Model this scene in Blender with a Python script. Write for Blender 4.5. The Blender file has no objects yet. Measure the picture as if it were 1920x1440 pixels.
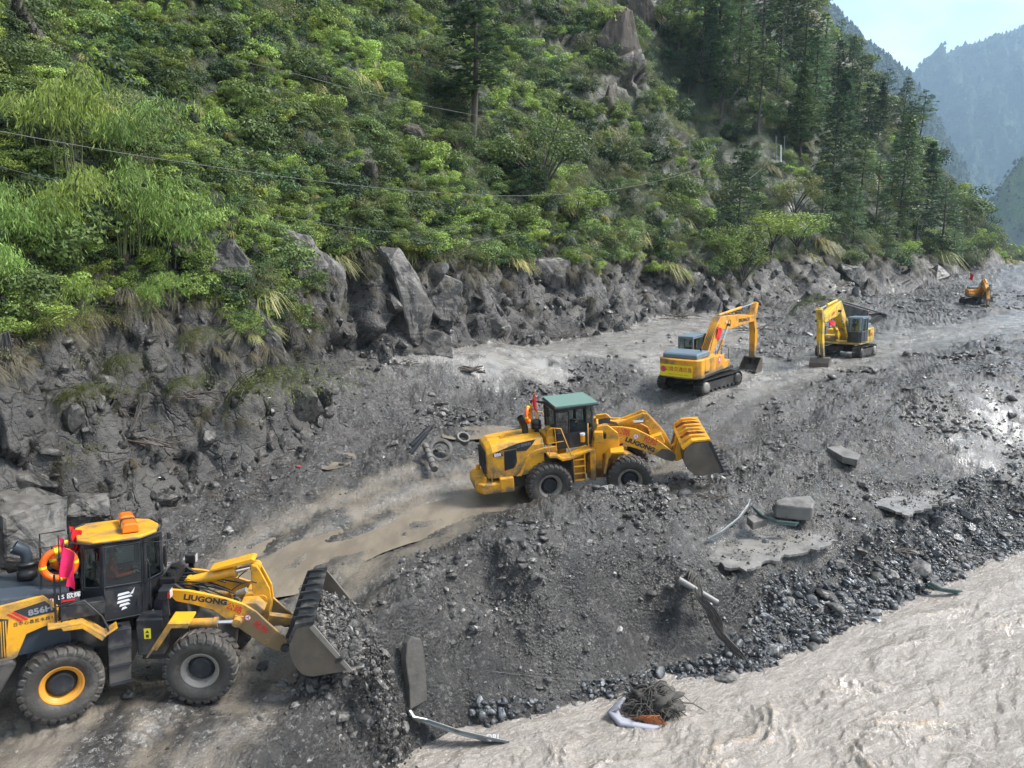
import bpy, math, random
import numpy as np
from mathutils import Vector, Matrix, Euler
R = math.radians
S = bpy.context.scene
COL = S.collection
# ------------------------------------------------------------------ camera
CAM_Z = 9.6; PITCH = R(10.8); FPX = 1331.0
cam = bpy.data.cameras.new('camera'); camo = bpy.data.objects.new('camera', cam); COL.objects.link(camo)
camo.location = (0, 0, CAM_Z); camo.rotation_euler = (R(90) - PITCH, 0, 0)
cam.sensor_width = 36; cam.lens = 36 * FPX / 1920; cam.clip_start = .1; cam.clip_end = 9000
S.camera = camo
# ------------------------------------------------------------------ world, sun, exposure
SUN_EL, SUN_AZ = 50, 84          # azimuth clockwise from +Y
W = bpy.data.worlds.new('World'); S.world = W; W.use_nodes = True
nt = W.node_tree; N = nt.nodes; L = nt.links; N.clear()
out = N.new('ShaderNodeOutputWorld'); bg = N.new('ShaderNodeBackground')
sky = N.new('ShaderNodeTexSky'); sky.sky_type = 'NISHITA'; sky.sun_disc = False
sky.sun_elevation = R(SUN_EL); sky.sun_rotation = R(SUN_AZ); sky.altitude = 2000
sk = N.new('ShaderNodeVectorMath'); sk.operation = 'SCALE'; sk.inputs['Scale'].default_value = .06
L.new(sky.outputs[0], sk.inputs[0])
tc = N.new('ShaderNodeTexCoord'); mp = N.new('ShaderNodeMapping'); mp.inputs['Scale'].default_value = (1, 1, 2.6)
L.new(tc.outputs['Generated'], mp.inputs[0])
cn = N.new('ShaderNodeTexNoise'); cn.inputs['Scale'].default_value = 4.2; cn.inputs['Detail'].default_value = 7; cn.inputs['Roughness'].default_value = .52; cn.inputs['Distortion'].default_value = .35
L.new(mp.outputs[0], cn.inputs['Vector'])
cr = N.new('ShaderNodeValToRGB'); cr.color_ramp.elements[0].position = .36; cr.color_ramp.elements[0].color = (.25, .25, .25, 1)
cr.color_ramp.elements[1].position = .58; cr.color_ramp.elements[1].color = (1, 1, 1, 1)
L.new(cn.outputs[0], cr.inputs[0])
cn2 = N.new('ShaderNodeTexNoise'); cn2.inputs['Scale'].default_value = 7; cn2.inputs['Detail'].default_value = 6; L.new(mp.outputs[0], cn2.inputs['Vector'])
cc = N.new('ShaderNodeValToRGB'); cc.color_ramp.elements[0].position = .36; cc.color_ramp.elements[0].color = (.105, .13, .16, 1)
cc.color_ramp.elements[1].position = .68; cc.color_ramp.elements[1].color = (.33, .335, .34, 1); L.new(cn2.outputs[0], cc.inputs[0])
mx = N.new('ShaderNodeMix'); mx.data_type = 'RGBA'
L.new(cr.outputs[0], mx.inputs[0]); L.new(sk.outputs[0], mx.inputs[6]); L.new(cc.outputs[0], mx.inputs[7])
L.new(mx.outputs[2], bg.inputs[0]); bg.inputs[1].default_value = 1.0
L.new(bg.outputs[0], out.inputs[0])
sl = bpy.data.lights.new('sun', 'SUN'); so = bpy.data.objects.new('sun', sl); COL.objects.link(so)
sl.energy = 1.5; sl.angle = R(18); sl.color = (1, .96, .9)
_a = R(SUN_AZ); _e = R(SUN_EL)
sdir = Vector((math.sin(_a) * math.cos(_e), math.cos(_a) * math.cos(_e), math.sin(_e)))
so.rotation_euler = sdir.to_track_quat('Z', 'Y').to_euler()
S.view_settings.view_transform = 'Standard'; S.view_settings.look = 'None'; S.view_settings.gamma = 1
S.view_settings.exposure = 2.4
S.render.engine = 'CYCLES'; cy = S.cycles
cy.use_denoising = True; cy.max_bounces = 6; cy.diffuse_bounces = 3; cy.glossy_bounces = 3; cy.transmission_bounces = 4
cy.volume_bounces = 1; cy.transparent_max_bounces = 8; cy.sample_clamp_indirect = 4; cy.use_adaptive_sampling = True; cy.adaptive_threshold = .02
rng = np.random.default_rng(7); random.seed(7)
# ------------------------------------------------------------------ helpers
def proj_dir(px, py):
    dx = (px - 960) / FPX; dy = -(py - 720) / FPX
    c, s = math.cos(PITCH), math.sin(PITCH)
    return np.array([dx, c + dy * s, -s + dy * c])
def at(px, py, z=0.):                      # point on the level z seen at a photo position
    v = proj_dir(px, py); return v * ((z - CAM_Z) / v[2]) + [0, 0, CAM_Z]
def atd(px, py, Y):                        # point at forward distance Y
    v = proj_dir(px, py); return v * (Y / v[1]) + [0, 0, CAM_Z]
def tag(o, label=None, cat=None, group=None, kind=None):
    if label: o['label'] = label
    if cat: o['category'] = cat
    if group: o['group'] = group
    if kind: o['kind'] = kind
    return o
def empty(name, loc=(0, 0, 0), rot=None):
    o = bpy.data.objects.new(name, None); COL.objects.link(o); o.location = loc
    if rot is not None: o.rotation_euler = rot
    o.empty_display_size = .1; return o
def mesh_np(name, V, F, mats, parent=None, smooth=False, mi=None):
    """V (n,3), F (m,k) with constant k"""
    V = np.asarray(V, np.float32); F = np.asarray(F, np.int32)
    me = bpy.data.meshes.new(name); me.vertices.add(len(V)); me.vertices.foreach_set('co', V.ravel())
    k = F.shape[1]; me.loops.add(F.size); me.loops.foreach_set('vertex_index', F.ravel())
    me.polygons.add(len(F)); me.polygons.foreach_set('loop_start', np.arange(0, F.size, k, dtype=np.int32))
    me.polygons.foreach_set('loop_total', np.full(len(F), k, np.int32))
    if mi is not None: me.polygons.foreach_set('material_index', np.asarray(mi, np.int32))
    me.polygons.foreach_set('use_smooth', np.full(len(F), smooth))
    for m in (mats if isinstance(mats, (list, tuple)) else [mats]): me.materials.append(m)
    me.update(calc_edges=True)
    o = bpy.data.objects.new(name, me); COL.objects.link(o)
    if parent: o.parent = parent
    return o
def attr(o, name, vals):
    a = o.data.attributes.new(name, 'FLOAT', 'POINT'); a.data.foreach_set('value', np.asarray(vals, np.float32))
# ---- noise
_perm = rng.permutation(256); _perm = np.concatenate([_perm, _perm]); _grad = rng.normal(size=(256, 3)); _grad /= np.linalg.norm(_grad, axis=1)[:, None]
def perlin(P):
    P = np.asarray(P, float); i = np.floor(P).astype(int); f = P - i; u = f * f * f * (f * (f * 6 - 15) + 10); i &= 255
    r = 0
    for a in (0, 1):
        for b in (0, 1):
            for c in (0, 1):
                h = _perm[_perm[_perm[(i[:, 0] + a) & 255] + ((i[:, 1] + b) & 255)] + ((i[:, 2] + c) & 255)]
                g = _grad[h]; d = (g * (f - [a, b, c])).sum(1)
                w = (u[:, 0] if a else 1 - u[:, 0]) * (u[:, 1] if b else 1 - u[:, 1]) * (u[:, 2] if c else 1 - u[:, 2])
                r = r + w * d
    return r * 1.6
def fbm(P, sc, oct=4, rough=.5):
    P = np.asarray(P, float) * sc; t = 0; a = 1
    for k in range(oct): t = t + a * perlin(P + 17.3 * k); P = P * 2.03; a *= rough
    return t
def hash3(i):
    h = (i[:, 0] * 73856093) ^ (i[:, 1] * 19349663) ^ (i[:, 2] * 83492791)
    h = (h ^ (h >> 13)) * 1274126177; return np.stack([((h >> s) & 1023) / 1023. for s in (1, 9, 17)], 1)
def pebbles2(x, y, cell):                  # height of half sunk stones, 0..1
    i0 = np.floor(np.stack([x / cell, y / cell], 1)).astype(np.int64); best = np.zeros(len(x))
    for a in (-1, 0, 1):
        for b in (-1, 0, 1):
            i = i0 + [a, b]; h = hash3(np.stack([i[:, 0], i[:, 1], i[:, 0] * 0 + 5], 1))
            cx = (i[:, 0] + h[:, 0]) * cell; cyy = (i[:, 1] + h[:, 1]) * cell; r = cell * (.35 + .45 * h[:, 2])
            d2 = ((x - cx) ** 2 + (y - cyy) ** 2) / r ** 2
            best = np.maximum(best, np.sqrt(np.clip(1 - d2, 0, 1)) * (.3 + .7 * h[:, 2]))
    return best
def blocks3(P, cell):                      # tilted facets, like jointed rock
    i0 = np.floor(P / cell).astype(np.int64); bd = np.full(len(P), 1e9); bv = np.zeros(len(P)); b2 = np.full(len(P), 1e9)
    for a in (-1, 0, 1):
        for b in (-1, 0, 1):
            for c in (-1, 0, 1):
                i = i0 + [a, b, c]; h = hash3(i); q = (i + h) * cell - P; d = (q ** 2).sum(1)
                h2 = hash3(i + 91); n = h2 * 2 - 1; v = (q * n).sum(1) * .55 + (h2[:, 0] - .5) * cell * .5
                m = d < bd; b2 = np.where(m, bd, np.minimum(b2, d)); bd = np.where(m, d, bd); bv = np.where(m, v, bv)
    return bv, np.sqrt(b2) - np.sqrt(bd)
def sstep(a, b, x): t = np.clip((x - a) / (b - a), 0, 1); return t * t * (3 - 2 * t)
def pl_dist(x, y, pts):                    # signed distance to an open polyline, positive on its left; and arc length
    P = np.stack([x, y], 1); best = np.full(len(x), 1e18); sg = np.ones(len(x)); arc = np.zeros(len(x)); acc = 0
    for k in range(len(pts) - 1):
        a = np.array(pts[k][:2], float); b = np.array(pts[k + 1][:2], float); d = b - a; l = np.hypot(*d)
        t = ((P - a) @ d) / l ** 2
        t = np.clip(t, -1e9 if k == 0 else 0, 1e9 if k == len(pts) - 2 else 1)
        q = P - a - t[:, None] * d; e = (q ** 2).sum(1); m = e < best
        s = d[0] * q[:, 1] - d[1] * q[:, 0]
        best = np.where(m, e, best); sg = np.where(m, np.sign(s), sg); arc = np.where(m, acc + np.clip(t, 0, 1) * l, arc); acc += l
    return np.sqrt(best) * sg, arc
# ------------------------------------------------------------------ materials
def mat(name, col=(.5, .5, .5), rough=.5, metal=0., low=0., dirt=None, dirt_amt=.0, dirt_sc=3., bump=0., bump_sc=30., var=0., var_sc=2., spec=.5, coat=0.):
    m = bpy.data.materials.new(name); m.use_nodes = True; n = m.node_tree.nodes; l = m.node_tree.links; b = n['Principled BSDF']
    b.inputs['Roughness'].default_value = rough; b.inputs['Metallic'].default_value = metal; b.inputs['Specular IOR Level'].default_value = spec
    b.inputs['Coat Weight'].default_value = coat; b.inputs['Base Color'].default_value = (*col, 1)
    if not (dirt or var or bump): return m
    tx = n.new('ShaderNodeTexCoord')
    last = None
    rgb = n.new('ShaderNodeRGB'); rgb.outputs[0].default_value = (*col, 1); last = rgb.outputs[0]
    if var:
        t = n.new('ShaderNodeTexNoise'); t.inputs['Scale'].default_value = var_sc; t.inputs['Detail'].default_value = 6; l.new(tx.outputs['Object'], t.inputs['Vector'])
        mr = n.new('ShaderNodeMapRange'); mr.inputs[1].default_value = .3; mr.inputs[2].default_value = .7; mr.inputs[3].default_value = 1 - var; mr.inputs[4].default_value = 1 + var; l.new(t.outputs[0], mr.inputs[0])
        v = n.new('ShaderNodeVectorMath'); v.operation = 'SCALE'; l.new(last, v.inputs[0]); l.new(mr.outputs[0], v.inputs['Scale']); last = v.outputs[0]
    if dirt:
        t = n.new('ShaderNodeTexNoise'); t.inputs['Scale'].default_value = dirt_sc; t.inputs['Detail'].default_value = 8; t.inputs['Roughness'].default_value = .65; l.new(tx.outputs['Object'], t.inputs['Vector'])
        mr = n.new('ShaderNodeMapRange'); c = 1 - dirt_amt; mr.inputs[1].default_value = .25 + .5 * c; mr.inputs[2].default_value = .45 + .5 * c; l.new(t.outputs[0], mr.inputs[0])
        if low:
            sz = n.new('ShaderNodeSeparateXYZ'); l.new(tx.outputs['Object'], sz.inputs[0]); lm = n.new('ShaderNodeMapRange'); lm.inputs[1].default_value = low; lm.inputs[2].default_value = low * .25; lm.inputs[3].default_value = 0; lm.inputs[4].default_value = .42; l.new(sz.outputs[2], lm.inputs[0]); ad = n.new('ShaderNodeMath'); l.new(t.outputs[0], ad.inputs[0]); l.new(lm.outputs[0], ad.inputs[1]); l.new(ad.outputs[0], mr.inputs[0])
        x = n.new('ShaderNodeMix'); x.data_type = 'RGBA'; l.new(mr.outputs[0], x.inputs[0]); l.new(last, x.inputs[6]); x.inputs[7].default_value = (*dirt, 1); last = x.outputs[2]
        rr = n.new('ShaderNodeMapRange'); rr.inputs[3].default_value = rough; rr.inputs[4].default_value = .75; l.new(mr.outputs[0], rr.inputs[0]); l.new(rr.outputs[0], b.inputs['Roughness'])
        if metal:
            rm = n.new('ShaderNodeMapRange'); rm.inputs[3].default_value = metal; rm.inputs[4].default_value = 0; l.new(mr.outputs[0], rm.inputs[0]); l.new(rm.outputs[0], b.inputs['Metallic'])
    l.new(last, b.inputs['Base Color'])
    if bump:
        t = n.new('ShaderNodeTexNoise'); t.inputs['Scale'].default_value = bump_sc; t.inputs['Detail'].default_value = 6; l.new(tx.outputs['Object'], t.inputs['Vector'])
        bp = n.new('ShaderNodeBump'); bp.inputs['Strength'].default_value = 1; bp.inputs['Distance'].default_value = bump; l.new(t.outputs[0], bp.inputs['Height']); l.new(bp.outputs[0], b.inputs['Normal'])
    return m
class NB:                                   # small node-tree builder
    def __init__(s, name):
        s.m = bpy.data.materials.new(name); s.m.use_nodes = True; s.n = s.m.node_tree.nodes; s.l = s.m.node_tree.links; s.b = s.n['Principled BSDF']; s.geo = s.n.new('ShaderNodeNewGeometry')
    def noise(s, sc, det=6, rough=.55, vec=None, dist=0, scale3=None, rotz=0):
        t = s.n.new('ShaderNodeTexNoise'); t.inputs['Scale'].default_value = sc; t.inputs['Detail'].default_value = det; t.inputs['Roughness'].default_value = rough; t.inputs['Distortion'].default_value = dist
        v = vec or s.geo.outputs['Position']
        if scale3: mm = s.n.new('ShaderNodeMapping'); mm.vector_type = 'TEXTURE'; mm.inputs['Rotation'].default_value = (0, 0, rotz); mm.inputs['Scale'].default_value = tuple(1 / q for q in scale3); s.l.new(v, mm.inputs[0]); v = mm.outputs[0]
        s.l.new(v, t.inputs['Vector']); return t.outputs[0]
    def voro(s, sc, feat='F1', out='Distance', vec=None, rnd=1):
        t = s.n.new('ShaderNodeTexVoronoi'); t.feature = feat; t.inputs['Scale'].default_value = sc; t.inputs['Randomness'].default_value = rnd; s.l.new(vec or s.geo.outputs['Position'], t.inputs['Vector']); return t.outputs[out]
    def ramp(s, v, a, b, lo=0., hi=1.):
        t = s.n.new('ShaderNodeMapRange'); t.interpolation_type = 'SMOOTHSTEP'; s.l.new(v, t.inputs[0])
        for k, x in enumerate((a, b, lo, hi)): t.inputs[k + 1].default_value = x
        return t.outputs[0]
    def mix(s, f, a, b):
        t = s.n.new('ShaderNodeMix'); t.data_type = 'RGBA'
        for v, k in ((f, 0), (a, 6), (b, 7)):
            if isinstance(v, (tuple, list)): t.inputs[k].default_value = (*v, 1)
            elif isinstance(v, (int, float)): t.inputs[k].default_value = v
            else: s.l.new(v, t.inputs[k])
        return t.outputs[2]
    def math(s, op, a, b=0.):
        t = s.n.new('ShaderNodeMath'); t.operation = op
        for k, v in enumerate((a, b)):
            if isinstance(v, (int, float)): t.inputs[k].default_value = v
            else: s.l.new(v, t.inputs[k])
        return t.outputs[0]
    def scale(s, c, f):
        t = s.n.new('ShaderNodeVectorMath'); t.operation = 'SCALE'; s.l.new(c, t.inputs[0]); s.l.new(f, t.inputs['Scale']); return t.outputs[0]
    def attr(s, nm): t = s.n.new('ShaderNodeAttribute'); t.attribute_name = nm; return t.outputs['Fac']
    def z(s): t = s.n.new('ShaderNodeSeparateXYZ'); s.l.new(s.geo.outputs['Position'], t.inputs[0]); return t.outputs[2]
    def nz(s): t = s.n.new('ShaderNodeSeparateXYZ'); s.l.new(s.geo.outputs['Normal'], t.inputs[0]); return t.outputs[2]
    def fin(s, col, rough=.6, bump=None, dist=.05, spec=.5):
        if isinstance(col, tuple): s.b.inputs['Base Color'].default_value = (*col, 1)
        else: s.l.new(col, s.b.inputs['Base Color'])
        if isinstance(rough, (int, float)): s.b.inputs['Roughness'].default_value = rough
        else: s.l.new(rough, s.b.inputs['Roughness'])
        s.b.inputs['Specular IOR Level'].default_value = spec
        if bump is not None:
            bp = s.n.new('ShaderNodeBump'); bp.inputs['Distance'].default_value = dist; bp.inputs['Strength'].default_value = 1; s.l.new(bump, bp.inputs['Height']); s.l.new(bp.outputs[0], s.b.inputs['Normal'])
        return s.m
def ground_material():
    b = NB('grey_flood_gravel')
    n1 = b.noise(.35, 7); n2 = b.noise(3.2, 8, .65); n3 = b.noise(26, 5, .7)
    st = b.voro(9, out='Color'); sv = b.n.new('ShaderNodeSeparateColor'); b.l.new(st, sv.inputs[0])
    base = b.mix(b.ramp(n1, .35, .65), (.040, .037, .034), (.098, .092, .084))
    base = b.mix(b.ramp(n2, .35, .7), base, (.030, .028, .026))
    pale = b.mix(b.math('MULTIPLY', b.ramp(sv.outputs[0], .7, 1.0), b.ramp(n3, .45, .6)), base, (.28, .27, .255))
    col = b.mix(b.math('MULTIPLY', b.attr('silt'), b.ramp(b.noise(1.1, 7, .6), .3, .55, .35, 1)), pale, (.31, .295, .272))
    slurry = b.mix(b.ramp(b.noise(1.6, 6, .6), .35, .65), (.21, .182, .145), (.145, .128, .107))
    col = b.mix(b.math('MULTIPLY', b.attr('slurry'), b.ramp(b.noise(.9, 7, .6, scale3=(1, .45, 1)), .38, .56)), col, slurry)
    col = b.mix(b.attr('damp_shade'), col, b.scale(col, b.ramp(b.noise(.7, 6, .6), .3, .7, .45, .78)))  # bank face darkened: wet earth plus shade painted into the colour
    wet = b.ramp(b.noise(.8, 6, .6), .35, .62, .24, .50)
    rough = b.math('SUBTRACT', wet, b.math('ADD', b.math('MULTIPLY', b.attr('slurry'), .15), b.math('MULTIPLY', b.attr('silt'), .17)))
    bump = b.math('ADD', b.math('MULTIPLY', n2, .9), b.math('ADD', b.math('MULTIPLY', n3, .42), b.math('MULTIPLY', b.math('SUBTRACT', 1., b.voro(11, 'F1')), .35)))
    sw = b.math('MULTIPLY', b.attr('silt'), b.ramp(b.noise(.45, 7, .62), .42, .56)); fl = b.math('SUBTRACT', 1., b.math('MAXIMUM', b.math('MULTIPLY', b.attr('slurry'), .72), b.math('MULTIPLY', sw, .86)))
    rough = b.math('MAXIMUM', b.math('SUBTRACT', rough, b.math('MULTIPLY', sw, .2)), .07)
    return b.fin(col, rough, b.math('MULTIPLY', bump, fl), .13, .8)
def hill_material():
    b = NB('cliff_and_soil')
    n1 = b.noise(.25, 8, .6); n2 = b.noise(1.3, 8, .62); n3 = b.noise(9, 6, .65)
    strata = b.noise(1.0, 7, .6, scale3=(.5, .5, 3.2), dist=.6)
    rock = b.mix(b.ramp(n2, .35, .65), (.05, .047, .043), (.125, .117, .106))
    rock = b.mix(b.ramp(strata, .45, .6), rock, (.085, .078, .07))
    wet = b.mix(b.ramp(b.noise(.6, 7, .7, dist=1.2), .5, .56), rock, (.025, .024, .024))
    mud = b.mix(b.ramp(n1, .4, .6), (.048, .045, .042), (.10, .094, .087))
    low = b.mix(b.attr('mudcoat'), wet, mud)
    brown = b.mix(b.ramp(n2, .4, .6), (.045, .038, .03), (.10, .086, .068))
    green = b.mix(b.ramp(n3, .4, .6), (.012, .02, .007), (.04, .055, .018))  # ground between shrubs: undergrowth shade put into the dark green
    up = b.mix(b.attr('bare'), green, brown)
    zz = b.math('ADD', b.z(), b.math('MULTIPLY', b.noise(.35, 6, .6), 5.))
    col = b.mix(b.ramp(zz, 10.0, 11.6), low, up)
    wv = b.n.new('ShaderNodeVectorMath'); wv.operation = 'MULTIPLY_ADD'; wn = b.n.new('ShaderNodeTexNoise'); wn.inputs['Scale'].default_value = .8; wn.inputs['Detail'].default_value = 5; b.l.new(b.geo.outputs['Position'], wn.inputs['Vector']); b.l.new(wn.outputs['Color'], wv.inputs[0]); wv.inputs[1].default_value = (1.1, 1.1, 1.1); b.l.new(b.geo.outputs['Position'], wv.inputs[2])
    k1 = b.ramp(b.voro(.75, 'DISTANCE_TO_EDGE', vec=wv.outputs[0]), 0, .05); k2 = b.ramp(b.voro(2.6, 'DISTANCE_TO_EDGE', vec=wv.outputs[0]), 0, .07)
    bump = b.math('ADD', b.math('ADD', b.math('MULTIPLY', k1, .35), b.math('MULTIPLY', k2, .12)), b.math('ADD', b.math('MULTIPLY', n2, 1.0), b.math('ADD', b.math('MULTIPLY', n3, .5), b.math('MULTIPLY', strata, .5))))
    return b.fin(col, b.ramp(b.noise(.7, 5), .35, .6, .36, .7), bump, .16, .5)
def leaf_mat(name, c1, c2, tip=None, rough=.55, transl=.25, objvar=.35):
    b = NB(name)
    oi = b.n.new('ShaderNodeObjectInfo'); rd = b.geo.outputs['Random Per Island']
    col = b.mix(rd, c1, c2)
    big = b.ramp(b.noise(.12, 5, .6), .35, .65, .72, 1.3)
    f = b.math('MULTIPLY', big, b.ramp(oi.outputs['Random'], 0, 1, 1 - objvar, 1 + objvar * 1.3))
    col = b.scale(col, f)
    mm = b.n.new('ShaderNodeMix'); mm.data_type = 'RGBA'; hv = b.ramp(b.math('FRACT', b.math('MULTIPLY', oi.outputs['Random'], 7.31)), .55, 1, 0, .5)
    col = b.mix(b.math('MULTIPLY', hv, .6), col, tuple(x * y for x, y in zip(c2, (1.55, 1.25, .6))))
    b.fin(col, rough, spec=.35)
    tr = b.n.new('ShaderNodeBsdfTranslucent'); b.l.new(col, tr.inputs[0]); ms = b.n.new('ShaderNodeMixShader'); ms.inputs[0].default_value = transl
    o = b.n['Material Output']; b.l.new(b.b.outputs[0], ms.inputs[1]); b.l.new(tr.outputs[0], ms.inputs[2]); b.l.new(ms.outputs[0], o.inputs[0])
    return b.m
def stone_material(name, lo, hi, rough=.5, pale=.12):
    b = NB(name); oi = b.n.new('ShaderNodeObjectInfo'); rd = b.geo.outputs['Random Per Island']
    r1 = b.math('FRACT', b.math('ADD', b.math('MULTIPLY', oi.outputs['Random'], 3.7), rd))
    col = b.mix(r1, lo, hi); col = b.mix(b.ramp(r1, 1 - pale, 1), col, tuple(min(.5, 2.1 * h) for h in hi))
    n = b.noise(7, 7, .65); col = b.mix(b.ramp(n, .4, .65), col, tuple(.75 * x for x in lo))
    return b.fin(col, b.ramp(b.math('FRACT', b.math('MULTIPLY', r1, 5.3)), 0, 1, rough - .2, rough + .2), b.noise(22, 6, .6), .02, .5)
M = {}
M['ground'] = ground_material(); M['hill'] = hill_material()
M['stone'] = stone_material('muddy_grey_stone', (.045, .042, .039), (.165, .158, .149), .42, .16)
M['cobble'] = stone_material('washed_river_stone', (.025, .028, .033), (.15, .155, .16), .32, .2)
M['rock'] = stone_material('mud_streaked_rock', (.036, .033, .03), (.10, .093, .083), .42, .0)
# ------------------------------------------------------------------ where the machines stand (position, roll, pitch, yaw)
def pose(x, y, z, yaw, pit, rol): return Matrix.Translation((x, y, z)) @ Euler((R(rol), R(pit), R(yaw)), 'XYZ').to_matrix().to_4x4()
P_L1 = pose(-8.845, 15.4145, -.476, 33.625, 4.062, -4.78)
P_L2 = pose(3.0616, 28.7321, -.4618, 12.566, -3.691, .78)
P_E1 = pose(11.39, 42.268, 1.357, 40.4, -3.3, -.9)
P_E2 = pose(25.327, 53.326, 1.587, -131.7, -2.2, 1.6)
P_E3 = pose(57.6, 88.3, 2.95, -150, 1.0, 0) @ Matrix.Scale(.8, 4)
ART1 = Matrix.Rotation(R(-24.985), 4, 'Z') @ Matrix.Rotation(R(4.34), 4, 'X')
ART2 = Matrix.Rotation(R(-18.174), 4, 'Z') @ Matrix.Rotation(R(.42), 4, 'X')
WATER = -2.8
# ------------------------------------------------------------------ terrain shape
FOOT = [at(-900, 1500, .2), at(-350, 1250, .2), at(0, 1060, .3), at(320, 935, .3), at(450, 890, .3), at(600, 810, .8), at(650, 715, 2.2), at(830, 680, 2.3), at(1080, 635, 2.3),
        at(1230, 605, 2.5), at(1370, 592, 2.6), at(1500, 572, 2.8), at(1700, 548, 3.2), at(1800, 525, 4), (103, 149.6, 7)]
SHORE = [at(*p, WATER) for p in ((-1500, 2600), (200, 2100), (520, 1720), (640, 1540), (735, 1440), (800, 1390), (880, 1362), (960, 1348), (1050, 1325), (1130, 1308), (1200, 1290), (1240, 1262), (1330, 1268), (1400, 1255), (1470, 1225),
         (1540, 1200), (1620, 1155), (1680, 1130), (1780, 1088), (1860, 1048), (1925, 1020), (2100, 962), (2500, 870), (3300, 770))]
SHORE.append(SHORE[-1] + np.array([200, 120, 0]))
CT = [(-300, 1300, -.3), (60, 1400, -.35), (300, 1400, -.55), (430, 1420, -.6), (560, 1330, -.7), (640, 1270, -.5), (0, 1180, -.1), (0, 1080, .1), (250, 980, -.1), (400, 940, 0), (400, 1030, -.4), (520, 1080, -.5),
      (620, 1030, -.48), (740, 980, -.48), (850, 935, -.48), (940, 900, -.45), (600, 940, -.1), (500, 890, .1), (560, 860, .3), (640, 868, .1), (690, 850, .15), (700, 800, .5), (640, 735, 2.0), (650, 722, 2.3), (760, 704, 2.35), (880, 698, 2.35), (980, 697, 2.35),
      (1050, 676, 2.35), (1130, 668, 2.4), (1230, 655, 2.4), (740, 735, 1.5), (900, 730, 1.45), (1020, 720, 1.4), (800, 780, .55), (900, 800, .2), (960, 800, .2), (1100, 740, 1.1), (850, 830, .1), (760, 850, .3), (1150, 700, 1.6), (1180, 730, 1.15),
      (1000, 650, 2.4), (1150, 625, 2.5), (1300, 620, 2.5), (1400, 605, 2.6), (1500, 610, 2.2), (1480, 640, 1.9), (1620, 590, 2.7), (1700, 560, 3.1), (1750, 600, 2.3), (1830, 560, 3.1), (1895, 520, 4.8), (1915, 560, 3.0),
      (1250, 790, .55), (1300, 760, .95), (1400, 730, 1.15), (1500, 700, 1.5), (1700, 650, 1.7), (1860, 610, 2.2), (1560, 740, 1.5), (1650, 720, 1.8), (1700, 800, 1.0), (1800, 700, 2.0), (1900, 660, 2.2), (1650, 770, 1.35), (1560, 790, .9),
      (1450, 790, .7), (1350, 850, .15), (1450, 860, .2), (1560, 850, .45), (1700, 860, .25), (1850, 840, .05), (1900, 820, .1), (1750, 840, .25), (1850, 780, 1.05), (2000, 800, .5), (2100, 700, 2),
      (740, 1085, .5), (800, 1055, .45), (900, 1010, .5), (990, 965, .75), (1070, 935, 1.0), (1150, 915, 1.15), (1225, 912, 1.0), (640, 1060, -.3), (850, 1010, -.2), (760, 1040, -.35), (940, 960, -.1),
      (1330, 930, .2), (1260, 960, .35), (1420, 940, -.1), (1500, 940, -.2), (1600, 930, -.35), (1350, 1035, -.85), (1450, 1045, -.85), (1540, 1015, -.85), (1400, 1010, -.82), (1570, 985, -.7), (1650, 945, -.7), (1720, 950, -.7), (1780, 935, -.65), (1700, 925, -.6),
      (1840, 905, -.5), (1900, 880, -.5), (2050, 850, -.5), (1300, 1010, -.3), (1210, 980, .3), (1100, 1000, .5), (1500, 1000, -.7), ]
CP = [at(*c) for c in CT]
def wp(Mx, *v): return np.array(Mx @ Vector(v))
for Mx, Ma, wb, tr in ((P_L1, ART1, 1.66, 1.1), (P_L2, ART2, 1.85, 1.2)):
    for sy in (-1, 1): CP.append(wp(Mx, -wb, sy * tr, .07)); CP.append(wp(Mx @ Ma, wb, sy * tr, .07))
    CP.append(wp(Mx, -wb * 2.0, 0, 0))
for q in ((5.75, .2, .85), (5.75, 1.4, .85), (6.6, .4, 1.25), (6.6, 1.6, 1.3), (7.6, 1.0, 1.2), (5.6, 2.6, .7), (4.6, 2.4, .3)): CP.append(wp(P_L1 @ ART1, *q))
for Mx in (P_E1, P_E2, P_E3):
    for sx in (-1.6, 1.6):
        for sy in (-1.3, 1.3): CP.append(wp(Mx, sx, sy, .06))
CP = np.array(CP)
def tps_fit(P, z, reg=.02):
    n = len(P); d2 = ((P[:, None, :2] - P[None, :, :2]) ** 2).sum(2) + 1e-9
    K = .5 * d2 * np.log(d2) + np.eye(n) * reg * 30; A = np.zeros((n + 3, n + 3)); A[:n, :n] = K; Q = np.c_[np.ones(n), P[:, :2]]; A[:n, n:] = Q; A[n:, :n] = Q.T
    return np.linalg.solve(A, np.r_[z, 0, 0, 0])
TW = tps_fit(CP, CP[:, 2])
def tps(x, y):
    o = np.zeros(len(x))
    for s in range(0, len(x), 60000):
        xx = x[s:s + 60000]; yy = y[s:s + 60000]
        d2 = (xx[:, None] - CP[None, :, 0]) ** 2 + (yy[:, None] - CP[None, :, 1]) ** 2 + 1e-9
        o[s:s + 60000] = (.5 * d2 * np.log(d2)) @ TW[:-3] + TW[-3] + TW[-2] * xx + TW[-1] * yy
    return o
ROAD = [at(-300, 1420, -.3), at(150, 1350, -.4), at(420, 1180, -.45), at(600, 1040, -.5), at(800, 950, -.5), at(1000, 900, -.45), at(1150, 870, -.1), at(1300, 770, .9), at(1420, 712, 1.3), at(1560, 680, 1.6), at(1700, 640, 1.8), at(1850, 612, 2.2)]
CORNER = np.array([103, 149.6])
_, _a = pl_dist(np.array([33., 90.]), np.array([83., 135.]), FOOT); ARC_ROCK, ARC_END = _a
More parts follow.
